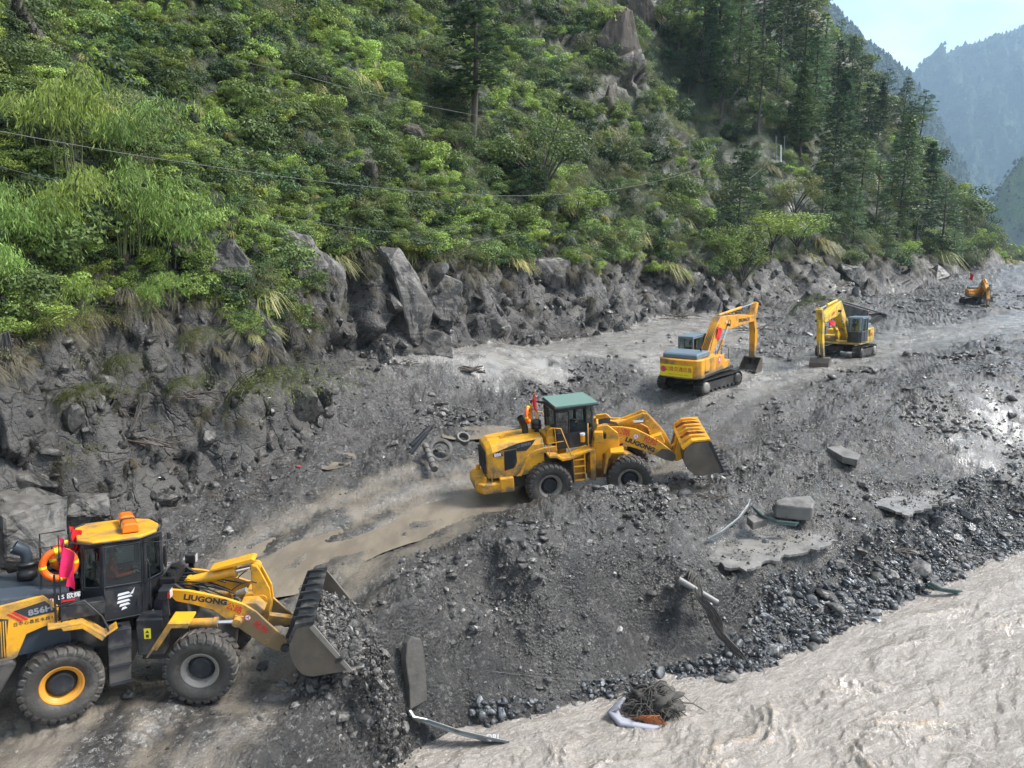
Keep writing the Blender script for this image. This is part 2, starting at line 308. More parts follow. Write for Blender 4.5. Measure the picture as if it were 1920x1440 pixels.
def smin(a, b, k): h = np.clip(.5 + .5 * (b - a) / k, 0, 1); return b * (1 - h) + a * h - k * h * (1 - h)
def flat_masks(x, y):
    P = np.stack([x, y, x * 0], 1)
    dr, _ = pl_dist(x, y, ROAD); wob = fbm(P, .22, 3) * 1.3
    w = 2.6 + 1.2 * sstep(24, 30, y) * 0
    road = 1 - sstep(w, w + 1.6, np.abs(dr + wob * .6))
    _, ra = road_arc = pl_dist(x, y, ROAD); return road, dr, ra
def soft(x, y, poly, r=.5):
    P = np.stack([x, y, x * 0], 1); jx = x + fbm(P + 3, .8, 3) * r * 1.2; jy = y + fbm(P + 8, .8, 3) * r * 1.2
    return sum(inpoly(jx + r * math.cos(a) * k, jy + r * math.sin(a) * k, poly) * 1. for a in (0, 1.57, 3.14, 4.71) for k in (1, .5)) / 8
def ledge_mask(x, y):
    m = np.zeros(len(x))
    for poly in LEDGES: m = np.maximum(m, soft(x, y, poly, .16))
    return m
def inpoly(x, y, poly):
    r = np.zeros(len(x), bool); n = len(poly)
    for i in range(n):
        x1, y1 = poly[i][:2]; x2, y2 = poly[(i + 1) % n][:2]
        c = ((y1 > y) != (y2 > y)) & (x < (x2 - x1) * (y - y1) / (y2 - y1 + 1e-12) + x1); r ^= c
    return r
LEDGES = [[at(px, py, -.85) for px, py in ((1310, 1030), (1350, 1005), (1450, 998), (1560, 1003), (1572, 1016), (1480, 1040), (1400, 1068), (1330, 1052))],
          [at(px, py, -.68) for px, py in ((1640, 940), (1700, 930), (1790, 928), (1800, 938), (1720, 962), (1690, 965))]]
TERRACE = [at(px, py, 2.35) for px, py in ((600, 722), (700, 700), (850, 700), (960, 703), (1045, 690), (1075, 672), (1200, 668), (1240, 690), (1400, 640), (1440, 610), (1250, 590), (1080, 630), (830, 675), (650, 705))]
def terrain(x, y, detail=True):
    P = np.stack([x, y, x * 0], 1)
    df, arc = pl_dist(x, y, FOOT); ds, sarc = pl_dist(x, y, SHORE)
    wob = fbm(P, .16, 4) * 1.0
    far = sstep(150, 260, np.hypot(x, y))
    zl = tps(x, y); zl = np.clip(zl, -3.5, 3.2 + 4.5 * sstep(100, 150, y)); zl = zl * (1 - far) + 6.5 * far
    road, dr, ra = flat_masks(x, y); ter = soft(x, y, TERRACE, .9)
    led = ledge_mask(x, y)
    near = 1 - sstep(60, 120, y)
    rough = (1 - .8 * road) * (1 - .9 * ter) * (1 - .95 * led)
    zl = zl + rough * (.30 * fbm(P, .5, 4, .55) + .22 * fbm(P + 21, .27, 2) - .16 * np.abs(perlin(P * .8 + 4))) + near * road * (.03 * np.sin(dr * 4.1 + fbm(P, .4, 2) * 2.5) + sum(-(.055 + .022 * np.sign(np.sin(ra * 19 + c_ * 3 + 4 * np.abs(dr - c_)))) * np.exp(-((dr - c_ + .15 * fbm(P + c_, .2, 2)) / .27) ** 4) for c_ in (-1.7, -.2, 1.0, 2.4)))
    dsw = ds + wob * .45 * sstep(0, 3, np.abs(ds)) + .12 * fbm(P, 1.3, 2)
    kk = 1.05 + .25 * fbm(P, .3, 2) + 1.6 * (1 - sstep(-3.5, -1.2, x)) * (1 - sstep(20, 24, y))
    tal = .62 * np.clip(dsw, -9, 1.25) + (1.9 + .5 * perlin(np.stack([sarc * .5, x * 0, x * 0], 1))) * np.clip(dsw - 1.25, 0, None)
    zb = WATER - .05 + tal * sstep(1, 4, x) + dsw * kk * (1 - sstep(1, 4, x)) + .30 * sstep(.5, 1.5, dsw) * (fbm(P + 33, .75, 3, .6) + .5 - np.abs(perlin(P * .55 + 12)) * 1.6)
    gul = (np.sqrt(perlin(np.stack([sarc * .55, dsw * .12, x * 0], 1)) ** 2 + .03) - .17) * .5 * sstep(.3, 1.5, dsw) * sstep(0, 1, zl + .2 - zb)
    z_plain = zl.copy(); z = smin(zl, zb - gul, .25); z = np.maximum(z, WATER - 2.5)
    # hillside behind the foot line
    d = df + wob * .9 + .6 * fbm(P, .35, 3); dp = np.clip(d, 0, None)
    hc = 6.0 + 1.0 * perlin(np.stack([arc * .06, x * 0, x * 0 + 3.3], 1)); run = 3.0 + 1.2 * perlin(np.stack([arc * .09, x * 0, x * 0 + 9.], 1)) + 4.0 * sstep(55, 110, arc)
    sl = 1.02 + .16 * sstep(50, 150, arc)
    face = hc * np.clip(dp / run, 0, 1) ** .85 + (1 - sstep(26, 34, y)) * sstep(0, 1, dp) * .9 * (fbm(P + 5, .5, 4, .6) - .5 * np.abs(perlin(np.stack([arc * .9, dp * .15, x * 0], 1))))
    up = sl * np.clip(dp - run, 0, None)
    amp = np.clip(dp * .22, 0, 4.5)
    up = up + amp * fbm(np.stack([x, y, x * 0 + 4], 1), .045, 3) + np.clip(dp * .12, 0, 1.4) * fbm(P, .17, 3)
    da = arc - ARC_ROCK
    up = up + np.clip((dp - 10) * .35, 0, 6) * np.exp(-(da / 7.) ** 2) - np.clip((dp - 8) * .25, 0, 4.5) * np.exp(-((da - 15) / 8.) ** 2)
    steps = sstep(12, 26, dp) * np.exp(-(da / 9.) ** 2)
    zh = z + face + up
    d2 = (x - CORNER[0]) * -.9 + (y - CORNER[1]) * .43
    zback = 7 + 1.57 * d2 + 3 * fbm(P, .07, 3)
    lim = d2 < 60
    zh2 = np.where((arc > ARC_END) | (np.hypot(x, y) > 120), smin(zh, zback, 2.), zh)
    hill = d > 0
    z = np.where(hill, np.maximum(zh2, np.where(d2 < 4, 5.8, -9)), z)
    bare = np.exp(-(da / 8.) ** 2) * sstep(9, 15, dp) * sstep(-.25, .1, fbm(P, .12, 3))
    bare = np.maximum(bare * (da < 7), sstep(.28, .45, fbm(P, .10, 3)) * (dp > 3) * (1 - sstep(55, 75, y)))
    slm = np.maximum(ter, led * .5); slm = np.maximum(slm, np.exp(-(np.abs(dr) / 3.) ** 2) * sstep(36, 45, y))
    slm = np.maximum(slm, soft(x, y, [at(px, py, .1) for px, py in ((1740, 850), (1830, 780), (2100, 770), (2200, 850), (1900, 885))], 1.2) * .8)
    slurry = road * (1 - sstep(31, 36, y))
    damp_shade = sstep(-.1, .25, (z_plain - z)) * (ds > -1)  # mask of the cut bank face, for its wet tone and painted shade
    return z, d, ds, arc, np.clip(bare, 0, 1), slm, slurry, rough * (d < 0), dp, run, damp_shade
# ------------------------------------------------------------------ terrain mesh (fan-shaped grid around the viewpoint, finer where it faces)
az = np.concatenate([np.radians(np.linspace(-180, -41, 34))[:-1], np.radians(np.linspace(-41, 39, 790)), np.radians(np.linspace(39, 180, 34))[1:]])
rc = np.concatenate([np.linspace(1.5, 12, 12)[:-1], np.geomspace(12, 520, 330)]); NR = 700
A, RC = np.meshgrid(az, rc, indexing='ij'); xc = (RC * np.sin(A)).ravel(); yc = (RC * np.cos(A)).ravel()
zc = terrain(xc, yc)[0].reshape(A.shape)
el = np.arctan2(zc - CAM_Z, RC); dm = np.abs(np.diff(el, axis=1)) + .06 * np.diff(np.log(RC), axis=1)
# hidden stretches (behind the running horizon) need few rows
hor = np.maximum.accumulate(el, axis=1); hid = (el < hor - .01)[:, 1:]; dm = np.where(hid, .5 * dm, dm)
for wn in (21, 15, 9):                      # keep neighbouring columns in step
    cs = np.cumsum(np.concatenate([np.repeat(dm[:1], wn // 2 + 1, 0), dm, np.repeat(dm[-1:], wn // 2, 0)]), 0); dm = (cs[wn:] - cs[:-wn]) / wn
dm = np.maximum(dm, 1e-6)
cum = np.concatenate([np.zeros((len(az), 1)), np.cumsum(dm, 1)], 1)
rr = np.stack([np.interp(np.linspace(0, c[-1], NR), c, rc) for c in cum]); rr[:, 0] = rc[0]; rr[:, -1] = rc[-1]
A2 = np.repeat(az[:, None], NR, 1); gx = (rr * np.sin(A2)).ravel(); gy = (rr * np.cos(A2)).ravel()
gz, gd, gds, garc, gbare, gsilt, gslur, grough, gdp, grun, gdamp_shade = terrain(gx, gy)
# pebble relief on the open gravel
g = (grough > .3) & (gds > -1) & (np.hypot(gx, gy) < 90) & (np.abs(gx / np.maximum(gy, .1)) < .95)
px_, py_ = gx[g], gy[g]
pb = .13 * pebbles2(px_, py_, .42) + .075 * pebbles2(px_ + 3.1, py_ + 1.7, .21) + .10 * pebbles2(px_ + .7, py_ + 8, .9) * (perlin(np.stack([px_ * .3, py_ * .3, px_ * 0], 1)) > .05)
dens = .35 + .65 * sstep(-.3, .3, fbm(np.stack([px_, py_, px_ * 0 + 7], 1), .25, 3))
gz[g] += (pb + .05 * fbm(np.stack([px_, py_, px_ * 0], 1), 3.1, 3)) * dens * np.clip(grough[g], 0, 1)
V = np.stack([gx, gy, gz], 1)
# jointed rock on the cliff: push vertices out along the valley-facing normal
cl = (gd > -.6) & (gdp < 14) & (np.hypot(gx, gy) < 130) & (np.abs(gx / np.maximum(gy, .1)) < .95)
Pc = V[cl] + np.stack([fbm(V[cl], .3, 2), fbm(V[cl] + 50, .3, 2), 0 * gz[cl]], 1) * .6
b1, e1 = blocks3(Pc * [1, 1, .7], 2.9); b2, e2 = blocks3(Pc + 7, 1.05)
disp = (.45 + .55 * sstep(27, 36, V[cl, 1])) * (b1 * .75 + b2 * .45 - .35 * np.exp(-(e1 / .12) ** 2) - .1 * np.exp(-(e2 / .08) ** 2)) * sstep(-.6, .5, gd[cl]) * (1 - sstep(6, 13, gdp[cl]))
nrm = np.array([.66, -.62, .42]); V[cl] += disp[:, None] * nrm
nb = (gbare > .4) & (gdp > 6) & (np.hypot(gx, gy) < 200)
if nb.any():
    bb, be = blocks3(V[nb] * [.7, .7, 1.6], 3.2); V[nb] += (bb * 1.1 - .5 * np.exp(-(be / .2) ** 2))[:, None] * nrm * gbare[nb][:, None]
idx = np.arange(len(V)).reshape(len(az), NR)
q = np.stack([idx[:-1, :-1], idx[1:, :-1], idx[1:, 1:], idx[:-1, 1:]], -1).reshape(-1, 4)[:, ::-1]
hq = (gd[q] > 0).sum(1) >= 2
def submesh(name, faces, m):
    u, inv = np.unique(faces, return_inverse=True); o = mesh_np(name, V[u], inv.reshape(-1, 4), m, smooth=True)
    return o, u
og, ug = submesh('ground', q[~hq], M['ground']); tag(og, kind='structure'); attr(og, 'silt', gsilt[ug]); attr(og, 'slurry', gslur[ug]); attr(og, 'damp_shade', gdamp_shade[ug])
oh, uh = submesh('hillside', q[hq], M['hill']); tag(oh, kind='structure'); attr(oh, 'bare', gbare[uh]); 
attr(oh, 'mudcoat', np.maximum(sstep(-.15, .2, fbm(V[uh], .22, 4)), .9 * (1 - sstep(26, 34, V[uh, 1]))))
def surf(x, y):                             # ground height lookup by bilinear interpolation in the fan grid
    x = np.atleast_1d(x).astype(float); y = np.atleast_1d(y).astype(float); a = np.arctan2(x, y); r = np.hypot(x, y)
    i = np.clip(np.searchsorted(az, a) - 1, 0, len(az) - 2); fa = (a - az[i]) / (az[i + 1] - az[i]); o = []
    for k, ii in enumerate(i):
        z0 = np.interp(r[k], rr[ii], V[ii * NR:(ii + 1) * NR, 2]); z1 = np.interp(r[k], rr[ii + 1], V[(ii + 1) * NR:(ii + 2) * NR, 2]); o.append(z0 * (1 - fa[k]) + z1 * fa[k])
    return np.array(o)
def gh(x, y): return float(surf(x, y)[0])
def hit(px, py, off=0.):                    # first terrain point seen at a photo position
    v = proj_dir(px, py); t = np.geomspace(10, 420, 1500); x = v[0] * t; y = v[1] * t; z = CAM_Z + v[2] * t
    i = int(np.clip(np.searchsorted(az, math.atan2(v[0], v[1])) - 1, 0, len(az) - 2)); s = np.interp(np.hypot(x, y), rr[i], V[i * NR:(i + 1) * NR, 2])
    k = np.argmax(z < s + off); return np.array([x[k], y[k], s[k]]) if (z < s + off).any() else None
# ------------------------------------------------------------------ river
def river():
    aw = np.radians(np.linspace(-60, 75, 900)); rw = np.geomspace(7, 90, 560); A, Rr = np.meshgrid(aw, rw, indexing='ij'); x = (Rr * np.sin(A)).ravel(); y = (Rr * np.cos(A)).ravel()
    ds, sa = pl_dist(x, y, SHORE); keep = (ds < 2.2)
    fd = np.array([.86, .5]); u = x * fd[0] + y * fd[1]; v = -x * fd[1] + y * fd[0]
    ux = fbm(np.stack([u * .2, v * .2, x * 0], 1), 1, 3) * 1.8; uv = fbm(np.stack([u * .35 + 9, v * .6, x * 0], 1), 1, 2) * .8
    P = np.stack([(u + uv) * .55, (v + ux) * 1.25, x * 0], 1); Q = np.stack([(u + uv) * .8, (v + ux * .8) * 2.0, x * 0 + 5], 1)
    act = sstep(.1, 2.0, -ds)
    big = fbm(P, .5, 3); med = 1 - np.abs(fbm(Q + 9, .8, 3)) * 2; sm = 1 - np.abs(fbm(Q + 31, 2.1, 3)) * 2; ch = 1 - np.abs(perlin(Q * 4.3 + 3)) * 2
    crest = sstep(-.1, .55, big)
    z = WATER + act * (.13 * big + (.06 + .07 * crest) * med + (.035 + .05 * crest * sstep(0, .6, med)) * sm + (.012 + .035 * crest) * ch) + .012 * sm
    foam = crest * sstep(.2, .8, med) * (.4 + .6 * sstep(0, .6, sm)) * act
    k = (keep).reshape(A.shape); idx = np.arange(len(x)).reshape(A.shape)
    q = np.stack([idx[:-1, :-1], idx[1:, :-1], idx[1:, 1:], idx[:-1, 1:]], -1).reshape(-1, 4)[:, ::-1]; q = q[keep[q].all(1)]
    uu, inv = np.unique(q, return_inverse=True); W_ = np.stack([x, y, z], 1)
    b = NB('silty_river_water')
    fo = b.attr('foam'); n1 = b.noise(.7, 7, .6, dist=.6, scale3=(.5, 1.4, 1), rotz=.52); n2 = b.noise(3.0, 8, .62, dist=.9, scale3=(.6, 1.4, 1), rotz=.52); n3 = b.noise(11, 6, .6, dist=.4, scale3=(.7, 1.2, 1), rotz=.5); rg = b.math('ABSOLUTE', b.math('SUBTRACT', b.noise(1.6, 9, .6, dist=1.0, scale3=(.4, 1.5, 1), rotz=.5), .5)); rg2 = b.math('ABSOLUTE', b.math('SUBTRACT', b.noise(4.5, 7, .6, dist=.7, scale3=(.45, 1.5, 1), rotz=.56), .5))
    col = b.mix(b.ramp(n1, .35, .65), (.295, .262, .225), (.20, .174, .145))
    col = b.mix(b.math('MULTIPLY', b.ramp(fo, .2, .8), b.ramp(n3, .4, .6)), col, (.48, .43, .37))
    col = b.mix(b.math('MULTIPLY', b.ramp(fo, .3, .95), b.ramp(n2, .45, .6)), col, (.34, .26, .17))
    col = b.mix(b.math('MULTIPLY', b.ramp(rg, .05, .0), b.ramp(n1, .35, .6, .05, .45)), col, (.46, .425, .385)); col = b.mix(b.math('MULTIPLY', b.ramp(rg2, .02, .0), b.ramp(n2, .42, .6, 0, .35)), col, (.46, .425, .385))
    m = b.fin(col, b.ramp(n1, .3, .7, .07, .24), b.math('ADD', b.math('MULTIPLY', n3, .55), b.math('ADD', b.math('MULTIPLY', n2, .7), b.math('MULTIPLY', n1, .4))), .13, 1.0)
    M['water'] = m
    o = mesh_np('river_water', W_[uu], inv.reshape(-1, 4), m, smooth=True); tag(o, kind='structure'); attr(o, 'foam', foam[uu])
    # calm outer reach of the same river, beyond the finely meshed part
    rw2 = np.geomspace(90, 420, 30); aw2 = np.radians(np.linspace(36, 120, 40)); A, Rr = np.meshgrid(aw2, rw2, indexing='ij'); x = (Rr * np.sin(A)).ravel(); y = (Rr * np.cos(A)).ravel(); ds, _ = pl_dist(x, y, SHORE)
    idx = np.arange(len(x)).reshape(A.shape); q = np.stack([idx[:-1, :-1], idx[1:, :-1], idx[1:, 1:], idx[:-1, 1:]], -1).reshape(-1, 4)[:, ::-1]; q = q[(ds[q] < 3).all(1)]
    if len(q):
        o2 = mesh_np('river_water_upstream', np.stack([x, y, x * 0 + WATER], 1), q, m, smooth=True); tag(o2, kind='structure')
river()
# ------------------------------------------------------------------ far mountains
def mountain_material(name, g1, g2, rk, bare=.55):
    b = NB(name); n1 = b.noise(.007, 8, .62); n2 = b.noise(.02, 9, .76); n3 = b.noise(.35, 5, .7)
    col = b.mix(b.ramp(n2, .38, .6), g1, g2); col = b.mix(b.ramp(n1, bare, bare + .06), col, rk)
    col = b.mix(b.ramp(b.z(), 12, 60, .6, 0), col, rk)
    return b.fin(col, .9, b.math('ADD', n2, b.math('MULTIPLY', n3, .5)), 9., .1)
MS = 4.0                                  # how far out the far ranges stand
def spur(name, ridge, down, slope, back, bslope, m, seed, amp=6., nu=300, nv=190, length=260):
    """ridge polyline (3-D), a front face falling along 'down' and a back face along 'back'"""
    ridge = np.array(ridge, float); ridge = (ridge - [0, 0, CAM_Z]) * MS + [0, 0, CAM_Z]; length *= MS; amp *= MS; seg = np.r_[0, np.cumsum(np.linalg.norm(np.diff(ridge, axis=0), axis=1))]; t = np.linspace(0, seg[-1], nu)
    Rg = np.stack([np.interp(t, seg, ridge[:, k]) for k in range(3)], 1); rows = []
    dn = np.array(down, float); dn /= np.hypot(*dn); bk = np.array(back, float); bk /= np.hypot(*bk)
    v = np.concatenate([-np.geomspace(1, length * .5, 30)[::-1], np.linspace(0, length, nv)])
    X = np.zeros((nu, len(v), 3))
    for j, w in enumerate(v):
        dv = dn if w >= 0 else bk; sl = slope if w >= 0 else bslope
        X[:, j, 0] = Rg[:, 0] + dv[0] * abs(w); X[:, j, 1] = Rg[:, 1] + dv[1] * abs(w); X[:, j, 2] = Rg[:, 2] - sl * abs(w)
    P = X.reshape(-1, 3); w = np.repeat(np.abs(v)[None], nu, 0).ravel()
    a = np.clip(w / 110, .03, 1); P0 = P / MS
    rdg = 1 - np.abs(fbm(P0 * [1, 1, .3] + seed, .016, 5, .55)) * 1.6
    P[:, 2] += a * amp * (1.6 * rdg - 1 + .8 * fbm(P0 + seed, .045, 4)) + (1.6 * np.abs(fbm(P0 + seed, .22, 2)))
    P[:, 2] = np.maximum(P[:, 2], -6)
    idx = np.arange(len(P)).reshape(nu, len(v)); q = np.stack([idx[:-1, :-1], idx[1:, :-1], idx[1:, 1:], idx[:-1, 1:]], -1).reshape(-1, 4)
    o = mesh_np(name, P, q, m, smooth=True); tag(o, kind='structure'); return o, Rg, P.reshape(nu, len(v), 3)
mm1 = mountain_material('far_forest_slope', (.02, .042, .022), (.06, .095, .045), (.16, .15, .13), .6)
mm2 = mountain_material('distant_forest', (.016, .034, .022), (.05, .078, .045), (.14, .13, .12), .66)
mm3 = mountain_material('green_scree_slope', (.10, .16, .05), (.19, .26, .09), (.22, .21, .18), .56)
SP1 = spur('far_spur', [atd(1440, -60, 330), atd(1560, 10, 335), atd(1620, 72, 340), atd(1700, 135, 345), atd(1745, 205, 350), atd(1790, 290, 352), atd(1835, 385, 355), atd(1860, 440, 358), atd(1900, 520, 360)], (-.12, -1), 1.15, (-.3, 1), 1., mm1, 3, 3, length=120)
SP2 = spur('distant_mountain', [atd(1560, 330, 640), atd(1640, 215, 650), atd(1735, 118, 660), (0, 0, 0), (0, 0, 0)][:3] + [atd(1790, 92, 670), atd(1860, 72, 680), atd(1925, 48, 690), atd(2050, 20, 700), atd(2400, 60, 720)], (-.55, -.83), .72, (.3, 1), .8, mm2, 11, 20, length=420)
SP2b = spur('distant_ridge', [atd(1500, 60, 900), atd(1600, 150, 900), atd(1700, 200, 900), atd(1780, 260, 900), atd(1850, 330, 890), atd(1950, 480, 880)], (.5, -.86), .8, (-.3, 1), .9, mm2, 29, 14, length=300)
SP3 = spur('right_bank_slope', [atd(1815, 470, 262), atd(1840, 408, 258), atd(1880, 345, 250), atd(1925, 285, 242), atd(2000, 180, 235), atd(2300, 60, 225)], (.1, -1), 1.0, (.2, 1), 1.1, mm3, 17, 7, length=120)
# ------------------------------------------------------------------ loose stones
def ico(sub):
    t = (1 + 5 ** .5) / 2; v = [(-1, t, 0), (1, t, 0), (-1, -t, 0), (1, -t, 0), (0, -1, t), (0, 1, t), (0, -1, -t), (0, 1, -t), (t, 0, -1), (t, 0, 1), (-t, 0, -1), (-t, 0, 1)]
    f = [(0, 11, 5), (0, 5, 1), (0, 1, 7), (0, 7, 10), (0, 10, 11), (1, 5, 9), (5, 11, 4), (11, 10, 2), (10, 7, 6), (7, 1, 8), (3, 9, 4), (3, 4, 2), (3, 2, 6), (3, 6, 8), (3, 8, 9), (4, 9, 5), (2, 4, 11), (6, 2, 10), (8, 6, 7), (9, 8, 1)]
    v = [np.array(p) / np.linalg.norm(p) for p in v]
    for _ in range(sub):
        c = {}; nf = []
        def mid(a, b):
            k = (min(a, b), max(a, b))
            if k not in c: p = v[a] + v[b]; v.append(p / np.linalg.norm(p)); c[k] = len(v) - 1
            return c[k]
        for a, b, d in f: x, y, z = mid(a, b), mid(b, d), mid(d, a); nf += [(a, x, z), (b, y, x), (d, z, y), (x, y, z)]
        f = nf
    return np.array(v), np.array(f)
ICO = [ico(k) for k in range(4)]
def rock_verts(sub, planes, seed, rgh=.0, soften=12., sq=(1, .8, .62)):
    r_ = np.random.default_rng(seed); v, f = ICO[sub]; n = r_.normal(size=(planes, 3)); n /= np.linalg.norm(n, axis=1)[:, None]; h = r_.uniform(.62, 1., planes)
    d = np.clip(v @ n.T, .02, None) / h; rad = 1 / (np.mean(d ** soften, 1) * planes) ** (1 / soften)
    p = v * np.clip(rad, .3, 1.25)[:, None]
    if rgh: p = p * (1 + rgh * fbm(p + seed, 2.3, 3))[:, None]
    return p * sq, f
def stone_mesh(name, sub, planes, seed, m, rgh=0., sq=(1, .8, .62), smooth=False, soften=12.):
    v, f = rock_verts(sub, planes, seed, rgh, soften, sq); o = mesh_np(name, v, f, m, smooth=smooth); return o
def hide_src(o): COL.objects.unlink(o); return o
def scatter(name, srcs, P, rot, scl, idx, label=None):
    me = bpy.data.meshes.new(name); me.vertices.add(len(P)); me.vertices.foreach_set('co', np.asarray(P, np.float32).ravel())
    for nm, tp, vals in (('rot', 'FLOAT_VECTOR', rot), ('scl', 'FLOAT_VECTOR', scl), ('idx', 'INT', idx)):
        a = me.attributes.new(nm, tp, 'POINT'); a.data.foreach_set('vector' if tp != 'INT' else 'value', np.asarray(vals, np.float32 if tp != 'INT' else np.int32).ravel())
    o = bpy.data.objects.new(name, me); COL.objects.link(o)
    g = bpy.data.node_groups.new(name, 'GeometryNodeTree'); g.interface.new_socket('Geometry', in_out='INPUT', socket_type='NodeSocketGeometry'); g.interface.new_socket('Geometry', in_out='OUTPUT', socket_type='NodeSocketGeometry')
    n = g.nodes; l = g.links; gi = n.new('NodeGroupInput'); go = n.new('NodeGroupOutput'); ip = n.new('GeometryNodeInstanceOnPoints'); j = n.new('GeometryNodeJoinGeometry')
    for s_ in srcs:
        oi = n.new('GeometryNodeObjectInfo'); oi.inputs['Object'].default_value = s_; oi.inputs['As Instance'].default_value = True; l.new(oi.outputs['Geometry'], j.inputs[0])
    def na(nm, tp): a = n.new('GeometryNodeInputNamedAttribute'); a.data_type = tp; a.inputs[0].default_value = nm; return [q for q in a.outputs if q.enabled][0]
    l.new(gi.outputs[0], ip.inputs['Points']); l.new(j.outputs[0], ip.inputs['Instance']); ip.inputs['Pick Instance'].default_value = True
    l.new(na('idx', 'INT'), ip.inputs['Instance Index']); e2r = n.new('FunctionNodeEulerToRotation'); l.new(na('rot', 'FLOAT_VECTOR'), e2r.inputs[0]); l.new(e2r.outputs[0], ip.inputs['Rotation']); l.new(na('scl', 'FLOAT_VECTOR'), ip.inputs['Scale'])
    l.new(ip.outputs[0], go.inputs[0]); md = o.modifiers.new('instances', 'NODES'); md.node_group = g
    tag(o, label=label, kind='stuff'); return o
STN = [hide_src(stone_mesh('loose_stone', 1, 11, 40 + k, M['stone'], sq=(1, random.uniform(.65, .95), random.uniform(.45, .75)))) for k in range(6)]
COB = [hide_src(stone_mesh('river_cobble', 2, 12, 60 + k, M['cobble'], sq=(1, random.uniform(.7, .95), random.uniform(.55, .8)), soften=9., smooth=True)) for k in range(5)]
inview = (np.abs(V[:, 0] / np.maximum(V[:, 1], .1)) < .82) & (V[:, 1] > 8)
dist = np.hypot(V[:, 0], V[:, 1])
def cells(ids, size):                       # thin out so that no two picked vertices share a cell
    k = np.floor(V[ids, :2] / size[:, None]).astype(np.int64); k = k[:, 0] * 1000003 + k[:, 1] + (np.log2(size) * 4).astype(int) * 77777; _, u = np.unique(k, return_index=True); return ids[u]
def gravel():
    P = []; S_ = []; I = []
    base = np.where(inview & (gd < .4) & (gds > -.15) & (dist < 130))[0]; rng.shuffle(base)
    d = dist[base]; Q = V[base]; n3 = np.stack([Q[:, 0], Q[:, 1], Q[:, 0] * 0], 1)
    patch = sstep(-.15, .4, fbm(n3, .33, 4, .6)); cls = sstep(0, .5, fbm(n3 + 40, .16, 3)); flat = np.clip(grough[base], 0, 1)
    keep = rng.random(len(base)) < np.clip(.05 + .95 * patch, 0, 1) * (.03 + .97 * flat ** 2)
    ids = cells(base[keep], (.0019 * d + .022)[keep])
    d = dist[ids]; n3 = np.stack([V[ids, 0], V[ids, 1], ids * 0.], 1); cls = .65 + .9 * sstep(0, .5, fbm(n3 + 40, .16, 3)); s = (.0008 * d + .017) * rng.lognormal(0, .6, len(ids)) * cls; s = np.minimum(s, .3)
    return ids, s
gi_, gs_ = gravel()
_k = rng.permutation(len(gi_))[:90000]; gi_, gs_ = gi_[_k], gs_[_k]
scatter('loose_gravel', STN, V[gi_] + np.stack([gi_ * 0, gi_ * 0, gs_ * .15], 1), rng.uniform(-3.1, 3.1, (len(gi_), 3)) * [.12, .12, 1], gs_[:, None] * np.array([1, 1, 1]) * rng.uniform(.75, 1.3, (len(gi_), 3)), rng.integers(0, 6, len(gi_)))
_c = np.where(inview & (gd > -.4) & (gdp < 5) & (V[:, 2] < 9.5) & (rng.random(len(V)) < np.exp(-gdp / 1.1)) & (dist < 110))[0]; rng.shuffle(_c); _c = _c[fbm(V[_c], .5, 3) > -.05]; _c = cells(_c, .006 * dist[_c] + .12); _s = (.0035 * dist[_c] + .05) * rng.lognormal(0, .5, len(_c))
CRB = [hide_src(mesh_np('rock_fragment', *rock_verts(2, 7, 20 + k, .06, 60., (1, .7, .6)), M['rock'])) for k in range(4)]
scatter('cliff_rubble', CRB, V[_c], rng.uniform(-3, 3, (len(_c), 3)), _s[:, None] * rng.uniform(.7, 1.4, (len(_c), 3)), rng.integers(0, 4, len(_c)))
# washed cobbles along the water line, thickest on the right half of the bank
sx = V[:, 0]; band = inview & (gd < 0) & (gds > -.5) & (gds < .35 + 1.35 * sstep(5, 9, sx) + .6 * sstep(13, 22, sx)) & (sx > -1.2)
ids = np.where(band)[0]; rng.shuffle(ids); pn = fbm(np.stack([V[ids, 0], V[ids, 1], ids * 0.], 1), .5, 3)
ids = ids[rng.random(len(ids)) < np.clip(.12 + .55 * sstep(4, 9, V[ids, 0]) + pn * .6, .05, 1)]; ids = cells(ids, np.full(len(ids), .085))
cs_ = np.minimum(.055 * rng.lognormal(0, .48, len(ids)), .24)
scatter('shore_cobbles', COB, V[ids] + np.stack([ids * 0, ids * 0, cs_ * .2], 1), rng.uniform(-3.1, 3.1, (len(ids), 3)) * [.2, .2, 1], cs_[:, None] * rng.uniform(.8, 1.25, (len(ids), 3)), rng.integers(0, 5, len(ids)))
# big stones one can point at: each its own object, sharing meshes
BIGM = [stone_mesh('boulder', 3, 12, 80 + k, M['cobble' if k % 2 else 'stone'], .05, (1, random.uniform(.7, .95), random.uniform(.55, .8)), smooth=False, soften=26.) for k in range(8)]
def boulder(k, loc, s, label, group=None, rot=None, cat='rock', m=None, name='boulder'):
    o = bpy.data.objects.new(name, (BIGD if "BIGD" in globals() else [q.data for q in BIGM])[k % 8]); COL.objects.link(o); o.location = loc; o.scale = (s, s, s) if np.isscalar(s) else s
    o.rotation_euler = rot or (random.uniform(-.25, .25), random.uniform(-.25, .25), random.uniform(0, 6.3))
    return tag(o, label, cat, group)
n_ = 0
for t in range(4000):
    if n_ >= 120: break
    i = int(rng.integers(0, len(ids))); p = V[ids[i]]
    if p[0] < 6.5 and rng.random() > .25: continue
    s = float(rng.uniform(.10, .26)) * (1.5 if rng.random() < .08 else 1)
    boulder(n_, (p[0], p[1], p[2] + s * .25), s, 'washed grey and bluish rock among the wet cobbles at the foot of the river bank', 'washed rocks along the water line'); n_ += 1
gb = gi_[(dist[gi_] > 12) & (grough[gi_] > .6)]; n_ = 0
